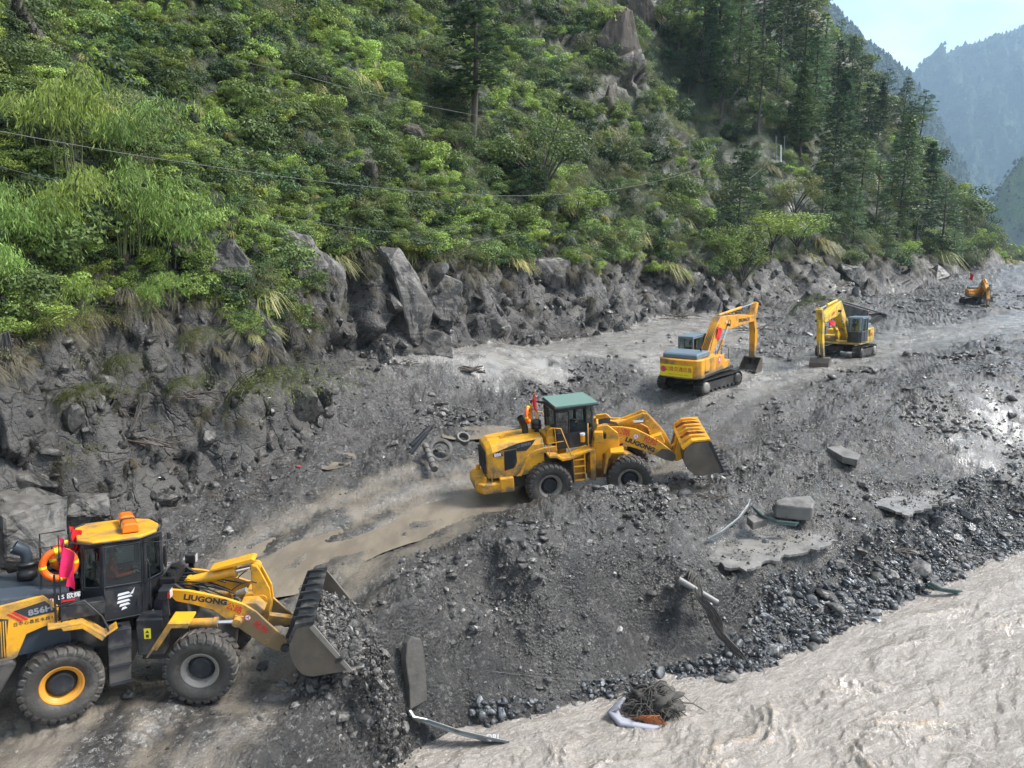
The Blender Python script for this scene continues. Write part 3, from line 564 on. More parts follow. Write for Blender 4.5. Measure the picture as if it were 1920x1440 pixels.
for t in rng.permutation(len(gb))[:120]:
    p = V[gb[t]]; s = float(rng.uniform(.0036, .0062)) * math.hypot(p[0], p[1]) + .03
    boulder(n_ * 2, (p[0], p[1], p[2] + s * .1), s, 'mud-grey stone lying loose on the churned gravel of the flood deposit', 'stones strewn over the gravel'); n_ += 1
BIGD = [b_.data for b_ in BIGM]
for b_ in BIGM: bpy.data.objects.remove(b_)
# ------------------------------------------------------------------ mesh builder for the machines
class MB:
    def __init__(s, T=None): s.v = []; s.f = []; s.m = []; s.sm = []; s.T = T or Matrix.Identity(4)
    def add(s, vs, fs, mi=0, smooth=False, T=None):
        M_ = s.T @ T if T is not None else s.T; o = len(s.v); s.v += [tuple(M_ @ Vector(v)) for v in vs]; s.f += [tuple(i + o for i in f) for f in fs]; s.m += [mi] * len(fs); s.sm += [smooth] * len(fs); return s
    def box(s, x0, x1, y0, y1, z0, z1, mi=0, T=None):
        v = [(x, y, z) for z in (z0, z1) for y in (y0, y1) for x in (x0, x1)]
        return s.add(v, [(0, 2, 3, 1), (4, 5, 7, 6), (0, 1, 5, 4), (2, 6, 7, 3), (0, 4, 6, 2), (1, 3, 7, 5)], mi, T=T)
    def prism(s, prof, a, b, ax='y', mi=0, T=None):
        n = len(prof); mk = {'y': lambda p, w: (p[0], w, p[1]), 'z': lambda p, w: (p[0], p[1], w), 'x': lambda p, w: (w, p[0], p[1])}[ax]
        v = [mk(p, a) for p in prof] + [mk(p, b) for p in prof]; f = [tuple(range(n)), tuple(range(2 * n - 1, n - 1, -1))] + [((i + 1) % n, i, i + n, (i + 1) % n + n) for i in range(n)]
        ar = sum(prof[i][0] * prof[(i + 1) % n][1] - prof[(i + 1) % n][0] * prof[i][1] for i in range(n)) * (1 if ax != 'y' else -1) * (1 if b > a else -1)
        if ar > 0: f = [tuple(reversed(q)) for q in f]
        return s.add(v, f, mi, T=T)
    def tube(s, pts, r, n=8, mi=0, T=None, cap=True):
        pts = [Vector(p) for p in pts]; m = len(pts); vs = []; fs = []; rs = r if isinstance(r, (list, tuple)) else [r] * m
        A = None
        for i, p in enumerate(pts):
            t = (pts[min(i + 1, m - 1)] - pts[max(i - 1, 0)]).normalized()
            if A is None: A = t.orthogonal().normalized()
            else: A = (A - t * A.dot(t)).normalized()
            B = t.cross(A)
            for k in range(n): a = 2 * math.pi * k / n; vs.append(tuple(p + (A * math.cos(a) + B * math.sin(a)) * rs[i]))
        for i in range(m - 1):
            for k in range(n): fs.append((i * n + k, i * n + (k + 1) % n, (i + 1) * n + (k + 1) % n, (i + 1) * n + k))
        s.add(vs, fs, mi, True, T)
        if cap: s.add(vs[:n], [tuple(range(n - 1, -1, -1))], mi, False, T); s.add(vs[-n:], [tuple(range(n))], mi, False, T)
        return s
    def cyl(s, p0, p1, r, n=16, mi=0, T=None, r1=None): return s.tube([p0, p1], [r, r if r1 is None else r1], n, mi, T)
    def lathe(s, prof, n=32, mi=0, T=None, smooth=True, ax='y', c=(0, 0, 0)):
        """prof (radius, offset along axis)"""
        vs = []; m = len(prof)
        for r, h in prof:
            for k in range(n):
                a = 2 * math.pi * k / n; u, w = r * math.cos(a), r * math.sin(a); vs.append((c[0] + u, c[1] + h, c[2] + w) if ax == 'y' else (c[0] + u, c[1] + w, c[2] + h) if ax == 'z' else (c[0] + h, c[1] + u, c[2] + w))
        fs = [(i * n + k, i * n + (k + 1) % n, (i + 1) * n + (k + 1) % n, (i + 1) * n + k) for i in range(m - 1) for k in range(n)]
        return s.add(vs, fs, mi, smooth, T)
    def torus(s, c, R_, r, nx=28, nr=10, T=None, mi=0, ax='y', arc=(0, 2 * math.pi), mfun=None):
        vs = []; full = abs(arc[1] - arc[0] - 2 * math.pi) < 1e-6
        for i in range(nx + (0 if full else 1)):
            a = arc[0] + (arc[1] - arc[0]) * i / nx
            for k in range(nr):
                b = 2 * math.pi * k / nr; q = R_ + r * math.cos(b); u, w, h = q * math.cos(a), q * math.sin(a), r * math.sin(b)
                vs.append((c[0] + u, c[1] + h, c[2] + w) if ax == 'y' else (c[0] + h, c[1] + u, c[2] + w))
        N_ = nx if full else nx
        for i in range(N_):
            j = (i + 1) % nx if full else i + 1
            s.add([], [], 0)
            fs = [(i * nr + k, i * nr + (k + 1) % nr, j * nr + (k + 1) % nr, j * nr + k) for k in range(nr)]
            if i == 0: base = len(s.v); s.add(vs, [], 0, True, T)
            mm = mfun(i) if mfun else mi
            s.f += [tuple(q + base for q in f) for f in fs]; s.m += [mm] * nr; s.sm += [True] * nr
        return s
    def build(s, name, mats, parent=None, bev=0., seg=2):
        me = bpy.data.meshes.new(name); me.from_pydata(s.v, [], s.f)
        for m in (mats if isinstance(mats, (list, tuple)) else [mats]): me.materials.append(m)
        me.polygons.foreach_set('material_index', s.m); me.polygons.foreach_set('use_smooth', s.sm); me.update()
        o = bpy.data.objects.new(name, me); COL.objects.link(o)
        if parent: o.parent = parent
        if bev: md = o.modifiers.new('bevel', 'BEVEL'); md.width = bev; md.segments = seg; md.limit_method = 'ANGLE'; md.angle_limit = R(35)
        return o
def box(name, m, parent, *a, bev=.012, T=None): return MB(T).box(*a).build(name, m, parent, bev)
def plate(name, m, parent, prof, a, b, ax='y', bev=.01, T=None): return MB(T).prism(prof, a, b, ax).build(name, m, parent, bev)
def text(body, size, m, T, parent, name='lettering', bold=0., ext=.003, spacing=1.0, sx=1.):
    cu = bpy.data.curves.new(name, 'FONT'); cu.body = body; cu.size = size; cu.extrude = ext; cu.offset = bold; cu.space_character = spacing; cu.resolution_u = 2; cu.align_x = 'CENTER'; cu.align_y = 'CENTER'
    t = bpy.data.objects.new(name, cu); COL.objects.link(t); dg = bpy.context.evaluated_depsgraph_get(); me = bpy.data.meshes.new_from_object(t.evaluated_get(dg)); bpy.data.objects.remove(t)
    me.transform(Matrix.Diagonal((sx, 1, 1, 1))); me.transform(T); me.materials.clear(); me.materials.append(m); o = bpy.data.objects.new(name, me); COL.objects.link(o); o.parent = parent; return o
def frame(o, x, y): # matrix with local X,Y axes along the given vectors
    x = Vector(x).normalized(); y = Vector(y); y = (y - x * y.dot(x)).normalized(); z = x.cross(y); M_ = Matrix((x, y, z)).transposed().to_4x4(); M_.translation = Vector(o); return M_
MUD = (.085, .078, .07)
M['yellow'] = mat('construction_yellow_paint', (.74, .36, .018), .38, low=1.9, dirt=(.20, .14, .07), dirt_amt=.56, dirt_sc=1.6, var=.08, coat=.25, bump=.002, bump_sc=6)
M['yellow_worn'] = mat('worn_yellow_paint', (.68, .33, .02), .5, low=1.1, dirt=(.15, .11, .07), dirt_amt=.55, dirt_sc=2.3, var=.12)
M['orange_paint'] = mat('excavator_orange_paint', (.70, .31, .02), .42, low=1.6, dirt=(.22, .15, .07), dirt_amt=.55, dirt_sc=1.3, var=.1)
M['lemon_paint'] = mat('excavator_lemon_paint', (.70, .45, .03), .42, low=1.6, dirt=(.22, .17, .09), dirt_amt=.55, dirt_sc=1.3, var=.1)
M['black'] = mat('dark_grey_machine_paint', (.016, .018, .022), .42, low=1.8, dirt=MUD, dirt_amt=.46, dirt_sc=2.4)
M['hoodgrey'] = mat('blue_grey_hood_paint', (.03, .04, .053), .35, dirt=(.11, .115, .12), dirt_amt=.42, dirt_sc=1.2)
M['bluegrey'] = mat('blue_grey_panel', (.12, .17, .21), .5, dirt=(.22, .22, .21), dirt_amt=.4, dirt_sc=1.5)
M['green'] = mat('grey_green_roof_sheet', (.13, .22, .19), .55, dirt=(.2, .21, .19), dirt_amt=.35, dirt_sc=1.4)
M['tyre'] = mat('mud_coated_tyre', (.05, .046, .041), .6, dirt=(.115, .103, .088), dirt_amt=.5, dirt_sc=2.5, bump=.012, bump_sc=14)
M['muddysteel'] = mat('muddy_bucket_steel', (.13, .11, .085), .45, metal=.3, dirt=(.07, .065, .06), dirt_amt=.5, dirt_sc=1.7, bump=.006, bump_sc=9, var=.25)
M['darksteel'] = mat('dark_steel', (.03, .033, .038), .45, metal=.3, dirt=MUD, dirt_amt=.42, dirt_sc=2.)
M['track'] = mat('muddy_track_steel', (.04, .037, .034), .5, metal=.2, dirt=(.09, .083, .073), dirt_amt=.5, dirt_sc=2.)
M['chrome'] = mat('chromed_rod', (.75, .75, .76), .15, metal=1.)
M['rim_y'] = mat('orange_yellow_rim', (.62, .27, .03), .45, dirt=MUD, dirt_amt=.3, dirt_sc=4)
M['rim_g'] = mat('mud_grey_rim', (.26, .24, .21), .5, metal=.2, dirt=(.12, .11, .1), dirt_amt=.4, dirt_sc=4)
M['rubber'] = mat('black_rubber_hose', (.012, .012, .013), .4)
M['rustred'] = mat('worn_red_paint', (.22, .02, .015), .6, dirt=(.5, .25, .03), dirt_amt=.5, dirt_sc=5); M['orange'] = mat('orange_plastic', (.85, .14, .01), .35); M['amber'] = mat('amber_beacon_lens', (.85, .20, .01), .12, coat=.6)
M['red'] = mat('red_cloth', (.62, .012, .02), .75, var=.2, var_sc=6); M['magenta'] = mat('magenta_red_cloth', (.62, .01, .09), .7, var=.2, var_sc=6)
M['redprint'] = mat('red_print', (.62, .02, .03), .5); M['darkprint'] = mat('dark_print', (.03, .03, .032), .5); M['whiteprint'] = mat('white_print', (.75, .75, .76), .5); M['greyprint'] = mat('grey_print', (.22, .23, .25), .5); M['pinkprint'] = mat('pink_print', (.62, .10, .22), .5); M['bannery'] = mat('yellow_banner', (.85, .72, .02), .5)
M['skin'] = mat('skin', (.42, .25, .17), .5); M['vest'] = mat('orange_work_jacket', (.78, .13, .03), .75, var=.15, var_sc=9); M['hivis'] = mat('yellow_green_vest', (.45, .62, .03), .7); M['navy'] = mat('dark_trousers', (.02, .025, .04), .8); M['helmet'] = mat('helmet', (.05, .06, .09), .35); M['hair'] = mat('black_hair', (.01, .01, .01), .6)
M['lamp'] = mat('lamp_lens', (.6, .6, .62), .1, coat=1.); M['lampred'] = mat('red_lamp_lens', (.5, .03, .02), .2); M['seat'] = mat('black_seat', (.02, .02, .022), .6)
def glass(name, col, a):
    m = bpy.data.materials.new(name); m.use_nodes = True; n = m.node_tree.nodes; l = m.node_tree.links; n.clear(); o = n.new('ShaderNodeOutputMaterial'); t = n.new('ShaderNodeBsdfTransparent'); t.inputs[0].default_value = (*col, 1); g = n.new('ShaderNodeBsdfGlossy'); g.inputs['Roughness'].default_value = .04; x = n.new('ShaderNodeMixShader'); x.inputs[0].default_value = a
    l.new(t.outputs[0], x.inputs[1]); l.new(g.outputs[0], x.inputs[2]); l.new(x.outputs[0], o.inputs[0]); return m
M['glass'] = glass('cab_glass', (.62, .68, .68), .10)
# ------------------------------------------------------------------ shared pieces
def tyre_mesh(rad, w, lugs=26):
    """open tyre with staggered, swept lugs; axis along y, centred"""
    b = MB(); h = w / 2; rr = rad * .5
    prof = [(rr, -h * .62), (rr * 1.06, -h * .82), (rad * .72, -h * 1.0), (rad * .86, -h * .99), (rad * .925, -h * .9), (rad * .955, -h * .72), (rad * .965, 0), (rad * .955, h * .72), (rad * .925, h * .9), (rad * .86, h * .99), (rad * .72, h), (rr * 1.06, h * .82), (rr, h * .62)]
    b.lathe(prof, 56)
    for sd in (-1, 1):
        for k in range(lugs):
            a = 2 * math.pi * (k + (.5 if sd > 0 else 0)) / lugs; wd = 2 * math.pi / lugs * .30
            secs = []
            for (y, r0, r1, sh, ww) in ((0.02, rad * .95, rad * .998, .55, .9), (h * .55, rad * .95, rad * 1.0, .16, 1.0), (h * .93, rad * .9, rad * .985, 0, 1.15), (h * 1.03, rad * .84, rad * .90, -.02, 1.0)):
                for (r, q) in ((r0, -1.25), (r1, -.85), (r1, .85), (r0, 1.25)):
                    t = a + (sh * 2 * math.pi / lugs) + q * wd * ww; secs.append((r * math.cos(t), sd * y, r * math.sin(t)))
            f = []
            for i in range(3):
                for j in range(3): q = (i * 4 + j, i * 4 + j + 1, i * 4 + 4 + j + 1, i * 4 + 4 + j); f.append(q if sd < 0 else q[::-1])
            f.append((0, 1, 2, 3) if sd > 0 else (3, 2, 1, 0)); f.append((15, 14, 13, 12) if sd > 0 else (12, 13, 14, 15)); b.add(secs, f, 0)
    return b
def wheel(parent, T, side, rad, w, rim_m, hub_m, cache={}):
    k = (rad, w)
    if k not in cache: cache[k] = tyre_mesh(rad, w)
    src = cache[k]; b = MB(T @ Matrix.Rotation(random.uniform(0, 1), 4, 'Y')); b.add(src.v, [], 0); base = 0; b.f = list(src.f); b.m = list(src.m); b.sm = list(src.sm)
    ty = b.build('tyre', M['tyre'], parent)
    s = side; h = w / 2
    r = MB(T); r0 = rad * .53
    r.lathe([(r0 * 1.0, s * h * .66), (r0 * .99, s * h * .78), (r0 * .93, s * h * .80), (r0 * .86, s * h * .66), (r0 * .80, s * h * .62), (r0 * .74, s * h * .56), (r0 * .70, s * h * .2), (r0 * .66, s * h * .15)], 40); r.build('rim', rim_m, ty)
    hb = MB(T); hb.lathe([(r0 * .70, s * h * .16), (r0 * .62, s * h * .3), (r0 * .54, s * h * .48), (r0 * .50, s * h * .52), (r0 * .44, s * h * .50), (.001, s * h * .54)], 32)
    for q in range(12): a = q * math.pi / 6; hb.cyl((r0 * .47 * math.cos(a), s * h * .48, r0 * .47 * math.sin(a)), (r0 * .47 * math.cos(a), s * h * .56, r0 * .47 * math.sin(a)), .016, 6)
    hb.build('hub', hub_m, ty)
    return ty
def cylinder(parent, T, p0, p1, r, frac, m, name='hydraulic_cylinder'):
    p0 = Vector(p0); p1 = Vector(p1); q = p0.lerp(p1, frac); b = MB(T); b.cyl(p0, q, r, 20); d = (q - p0).normalized(); b.cyl(q - d * .06, q + d * .03, r * 1.16, 20); b.cyl(p0 - d * .01, p0 + d * .05, r * 1.1, 20)
    o = b.build(name, m, parent); MB(T).cyl(q, p1, r * .5, 14).build('rod', M['chrome'], o)
    n_ = Vector((0, 1, 0)); MB(T).cyl(p1 - n_ * r * .9, p1 + n_ * r * .9, r * .95, 16).build('pin_eye', m, o); MB(T).cyl(p0 - n_ * r * .9, p0 + n_ * r * .9, r * .9, 16).build('pin_eye', m, o); return o
def hose(b, p0, p1, sag, r=.018, n=9):
    p0 = Vector(p0); p1 = Vector(p1); b.tube([p0.lerp(p1, t / n) + Vector((0, 0, sag * 4 * (t / n) * (1 - t / n))) for t in range(n + 1)], r, 6, cap=False)
def flag(T, h, w, m, drape, name, label, poleh, polem, root_parent=None, group=None):
    """pole with a limp cloth"""
    e = empty(name); e.matrix_world = T; tag(e, label, 'flag', group)
    MB().cyl((0, 0, 0), (0, 0, poleh), .012, 8).build('pole', polem, e)
    nu, nv = 16, 14; vs = []
    for i in range(nu):
        u = i / (nu - 1)
        for j in range(nv):
            v = j / (nv - 1); x = drape[0] * u * w * (1 - .35 * v) + .05 * math.sin(u * 11 + v * 3) ; y = drape[1] * u * w + .06 * math.sin(u * 14 + v * 2) * (.3 + v); z = poleh - .03 - v * h - u * h * drape[2] * (1 + .2 * math.sin(v * 5))
            vs.append((x, y, z))
    f = [(i * nv + j, i * nv + j + 1, (i + 1) * nv + j + 1, (i + 1) * nv + j) for i in range(nu - 1) for j in range(nv - 1)]
    MB().add(vs, f, 0, True).build('cloth', m, e); return e
def ring(T, label, group=None, R_=.30, r=.075, ax='y'):
    b = MB(); b.torus((0, 0, 0), R_, r, 32, 12, ax=ax, mfun=lambda i: 1 if i % 8 == 0 else 0); o = b.build('life_ring', [M['orange'], M['bannery']]); o.matrix_world = T; return tag(o, label, 'life ring', group)
def skin_body(name, joints, edges, m, parent, sub=2):
    me = bpy.data.meshes.new(name); me.from_pydata([j[0] for j in joints], edges, []); o = bpy.data.objects.new(name, me); COL.objects.link(o)
    md = o.modifiers.new('skin', 'SKIN'); pass
    for k, j in enumerate(joints): r = j[1]; me.skin_vertices[0].data[k].radius = (r, r) if not isinstance(r, tuple) else r
    me.skin_vertices[0].data[0].use_root = True; o.modifiers.new('sub', 'SUBSURF').levels = sub; o.modifiers['sub'].render_levels = sub; me.materials.append(m); o.parent = parent; return o
def driver(T, label, jacket, head_top, reach=.55, hands=(.48, .17)):
    """seated person, facing +x, seat at origin"""
    e = empty('person'); e.matrix_world = T; tag(e, label, 'person')
    J = [((0, 0, .08), (.15, .17)), ((.02, 0, .28), (.12, .15)), ((.0, 0, .47), (.12, .18)), ((.01, 0, .57), (.07, .07)), ((.03, 0, .66), (.055, .055)),
         ((0, .19, .50), .065), ((.10, .25, .27), .052), ((hands[0] - .06, hands[1] + .02, .30), .04), ((0, -.19, .50), .065), ((.10, -.25, .27), .052), ((hands[0] - .06, -hands[1] - .02, .30), .04)]
    skin_body('jacket', J, [(0, 1), (1, 2), (2, 3), (3, 4), (2, 5), (5, 6), (6, 7), (2, 8), (8, 9), (9, 10)], jacket, e)
    J = [((0, 0, .04), (.14, .16)), ((.05, .12, .04), .095), ((.46, .16, .06), .075), ((.50, .16, -.34), .055), ((.62, .17, -.38), .045), ((.05, -.12, .04), .095), ((.46, -.16, .06), .075), ((.50, -.16, -.34), .055), ((.62, -.17, -.38), .045)]
    skin_body('trousers', J, [(0, 1), (1, 2), (2, 3), (3, 4), (0, 5), (5, 6), (6, 7), (7, 8)], M['navy'], e)
    v, f = ICO[3]; hv = v * [.095, .078, .115] + [.045, 0, .765]; hv[:, 0] += np.where(v[:, 0] > .9, .01, 0) ; hd = MB(); hd.add([tuple(p) for p in hv], [tuple(q) for q in f], 0, True)
    hd.add([(.135, -.012, .745), (.135, .012, .745), (.162, 0, .74), (.137, 0, .785)], [(0, 1, 2), (1, 3, 2), (3, 0, 2)], 0); 
    for sy in (-1, 1): hd.tube([(.04, sy * .078, .735), (.035, sy * .09, .77), (.05, sy * .08, .79)], .014, 6)
    for sy in (-1, 1): hd.add([(.128, sy * .032 + a, .785 + b) for a, b in ((-.013, -.006), (.013, -.006), (.013, .006), (-.013, .006))], [(0, 1, 2, 3)], 1)
    hd.add([(.132, -.022, .70), (.132, .022, .70), (.131, .022, .707), (.131, -.022, .707)], [(0, 1, 2, 3)], 2)
    ho = hd.build('head', [M['skin'], M['hair'], M['redprint']], e)
    cv = v[v[:, 2] > -.05]; idx = {i: k for k, i in enumerate(np.where(v[:, 2] > -.05)[0])}; ff = [tuple(idx[i] for i in q) for q in f if all(i in idx for i in q)]
    MB().add([tuple(p) for p in cv * [.108, .092, .105] + [.035, 0, .80]], ff, 0, True).box(.10, .17, -.06, .06, .795, .803).build('helmet', head_top, e)
    for sy in (-1, 1):
        hx, hy = hands[0], sy * hands[1]; J = [((hx - .07, hy + sy * .02, .30), .03), ((hx, hy, .31), (.022, .04)), ((hx + .03, hy, .31), (.018, .042))]; E_ = [(0, 1), (1, 2)]; k = 3
        for q, ln_ in zip((-.033, -.011, .011, .033), (.03, .036, .034, .026)):
            J += [((hx + .045, hy + q, .318), .010), ((hx + .045 + ln_, hy + q, .305), .009), ((hx + .03 + ln_, hy + q, .275), .008)]; E_ += [(2, k), (k, k + 1), (k + 1, k + 2)]; k += 3
        J += [((hx + .0, hy - sy * .045, .30), .012), ((hx + .04, hy - sy * .055, .275), .010)]; E_ += [(1, k), (k, k + 1)]
        skin_body('hand', J, E_, M['skin'], e, 1)
    return e
def emblem(parent, T, r, ring_m, in_m):
    """round traffic-bureau style badge: ring, disc and a three-armed mark"""
    b = MB(T); n = 28; b.add([(r * math.cos(a * 2 * math.pi / n), r * math.sin(a * 2 * math.pi / n), .003) for a in range(n)], [tuple(range(n))], 0)
    b.add([(r * .82 * math.cos(a * 2 * math.pi / n), r * .82 * math.sin(a * 2 * math.pi / n), .006) for a in range(n)], [tuple(range(n))], 1)
    for k in range(3):
        a = math.pi / 2 + k * 2 * math.pi / 3; c, s_ = math.cos(a), math.sin(a); w = r * .14
        b.add([(-s_ * w, c * w, .009), (s_ * w, -c * w, .009), (c * r * .72 + s_ * w * .6, s_ * r * .72 - c * w * .6, .009), (c * r * .72 - s_ * w * .6, s_ * r * .72 + c * w * .6, .009)], [(0, 1, 2, 3)], 0)
    b.build('badge', [ring_m, in_m], parent)
def oct_foot(x0, x1, y, cr, cf, crx=.35, cfx=.35):  # cab footprint, clockwise from rear near
    return [(x0, -y + cr), (x0 + crx, -y), (x1 - cfx, -y), (x1, -y + cf), (x1, y - cf), (x1 - cfx, y), (x0 + crx, y), (x0, y - cr)]
def cab(parent, T, foot, z0, zb, zt, m_low, m_post, post=.05, skip=(), tilt=0., door_edges=()):
    lo = MB(T).prism(foot, z0, zb, 'z'); lo.build('cab_lower_body', m_low, parent, .02)
    n = len(foot); cx = sum(p[0] for p in foot) / n
    for i, p in enumerate(foot): MB(T).tube([(p[0], p[1], zb - .02), (cx + (p[0] - cx) * (1 - tilt), p[1] * (1 - tilt), zt)], post * .72, 4).build('post', m_post, parent)
    for i in range(n):
        if i in skip: continue
        p, q = foot[i], foot[(i + 1) % n]; k = .04; d = Vector((q[0] - p[0], q[1] - p[1], 0)).normalized() * k
        a0 = Vector((p[0], p[1], zb + .03)) + d; a1 = Vector((q[0], q[1], zb + .03)) - d; f_ = 1 - tilt
        b0 = Vector((cx + (p[0] - cx) * f_, p[1] * f_, zt - .06)) + d; b1 = Vector((cx + (q[0] - cx) * f_, q[1] * f_, zt - .06)) - d
        nrm = Vector((d.y, -d.x, 0)).normalized() * .004
        w = MB(T).add([a0 + nrm, a1 + nrm, b1 + nrm, b0 + nrm, a0 - nrm, a1 - nrm, b1 - nrm, b0 - nrm], [(0, 1, 2, 3), (7, 6, 5, 4), (0, 4, 5, 1), (1, 5, 6, 2), (2, 6, 7, 3), (3, 7, 4, 0)]).build('window', M['glass'], parent)
        fr = MB(T); g = .028
        for u, v in ((a0, a1), (a1, b1), (b1, b0), (b0, a0)): fr.tube([u, v], g, 4)
        fr.build('window_frame', m_post, w)
    MB(T).prism([(cx + (p[0] - cx) * (1 - tilt) * 1.02, p[1] * (1 - tilt) * 1.02) for p in foot], zt - .08, zt, 'z').build('roof_frame', m_post, parent, .015)
    MB(T).box(foot[0][0] + .1, cx + .2, -.05, .5, z0 + .02, z0 + .05).build('cab_floor', m_post, parent)
def seat_wheel(parent, T, x, y, z):
    MB(T).box(x - .22, x + .28, y - .25, y + .25, z - .12, z).box(x - .34, x - .2, y - .24, y + .24, z, z + .62).build('operator_seat', M['seat'], parent, .04)
    b = MB(T @ Matrix.Translation((x + .58, y, z + .3)) @ Matrix.Rotation(R(-62), 4, 'Y')); b.torus((0, 0, 0), .2, .016, 24, 8, ax='x'); b.cyl((-.02, 0, 0), (-.4, 0, 0), .03, 8); b.tube([(0, -.2, 0), (0, .2, 0)], .012, 6); b.build('steering_wheel', M['rubber'], parent)
# ------------------------------------------------------------------ loader bucket
def loader_bucket(parent, T, W_, prof, m_out, m_in, teeth, edge):
    """prof: closed side outline, first point = lip tip; shell open between tip and top front"""
    h = W_ / 2; b = MB(T)
    lip, bot, heel, back, topb, topf = prof
    curve = []
    pts = [lip, bot, heel, back, topb, topf]
    def cr(p0, p1, p2, p3, t): return tuple(.5 * ((2 * p1[i]) + (-p0[i] + p2[i]) * t + (2 * p0[i] - 5 * p1[i] + 4 * p2[i] - p3[i]) * t * t + (-p0[i] + 3 * p1[i] - 3 * p2[i] + p3[i]) * t ** 3) for i in (0, 1))
    curve = [lip, bot]
    for k in (1, 2, 3):
        for t in (.25, .5, .75, 1.): curve.append(cr(pts[k - 1], pts[k], pts[k + 1], pts[min(k + 2, 5)], t))
    curve.append(topf); n = len(curve); c0 = Vector((sum(p[0] for p in curve) / n, sum(p[1] for p in curve) / n)); inn = [tuple(Vector(p) + (c0 - Vector(p)).normalized() * .045) for p in curve]
    v = []
    for y in (-h, h): v += [(p[0], y, p[1]) for p in curve] + [(p[0], y, p[1]) for p in inn]
    f = []; m = 2 * n
    for i in range(n - 1): f.append((i, i + 1, m + i + 1, m + i)); f.append((n + i + 1, n + i, m + n + i, m + n + i + 1))
    f += [(0, m, m + n, n), (n - 1, 2 * n - 1, m + 2 * n - 1, m + n - 1)]
    o = MB(T).add(v, f, 0, False).build('bucket', m_out, parent)
    for sy in (-1, 1):
        pr = curve + [((topf[0] * .35 + lip[0] * .65), (topf[1] * .35 + lip[1] * .65) - .02)]
        MB(T).prism(pr, sy * (h - .035), sy * (h + .005)).build('side_plate', m_out, o, .008)
        ed = Vector((lip[0] - topf[0], lip[1] - topf[1])).normalized(); q = Vector((-ed.y, ed.x)) * -.12; a = Vector(topf); c = Vector(lip)
        MB(T).prism([tuple(a), tuple(c), tuple(c + q * .8), tuple(a + q)][::1], sy * (h + .005), sy * (h + .028)).build('side_cutter', edge, o, .006)
    d = Vector((lip[0] - bot[0], lip[1] - bot[1])).normalized(); nn = Vector((-d.y, d.x))
    a = Vector(lip) - d * .22; c = Vector(lip) + d * .06
    MB(T).prism([tuple(a - nn * .03), tuple(c - nn * .01), tuple(c + nn * .01), tuple(a + nn * .03)], -h - .02, h + .02).build('cutting_edge', edge, o, .005)
    for k in range(teeth):
        y = -h + .09 + k * (2 * h - .18) / (teeth - 1); s_ = Vector(lip) + d * -.08; e_ = Vector(lip) + d * .24
        t = MB(T); pr = [tuple(s_ - nn * .06), tuple(e_ - nn * .012), tuple(e_ + nn * .012), tuple(s_ + nn * .06)]; t.prism(pr, y - .05, y + .05); t.build('tooth', edge, o, .01)
    return o, curve
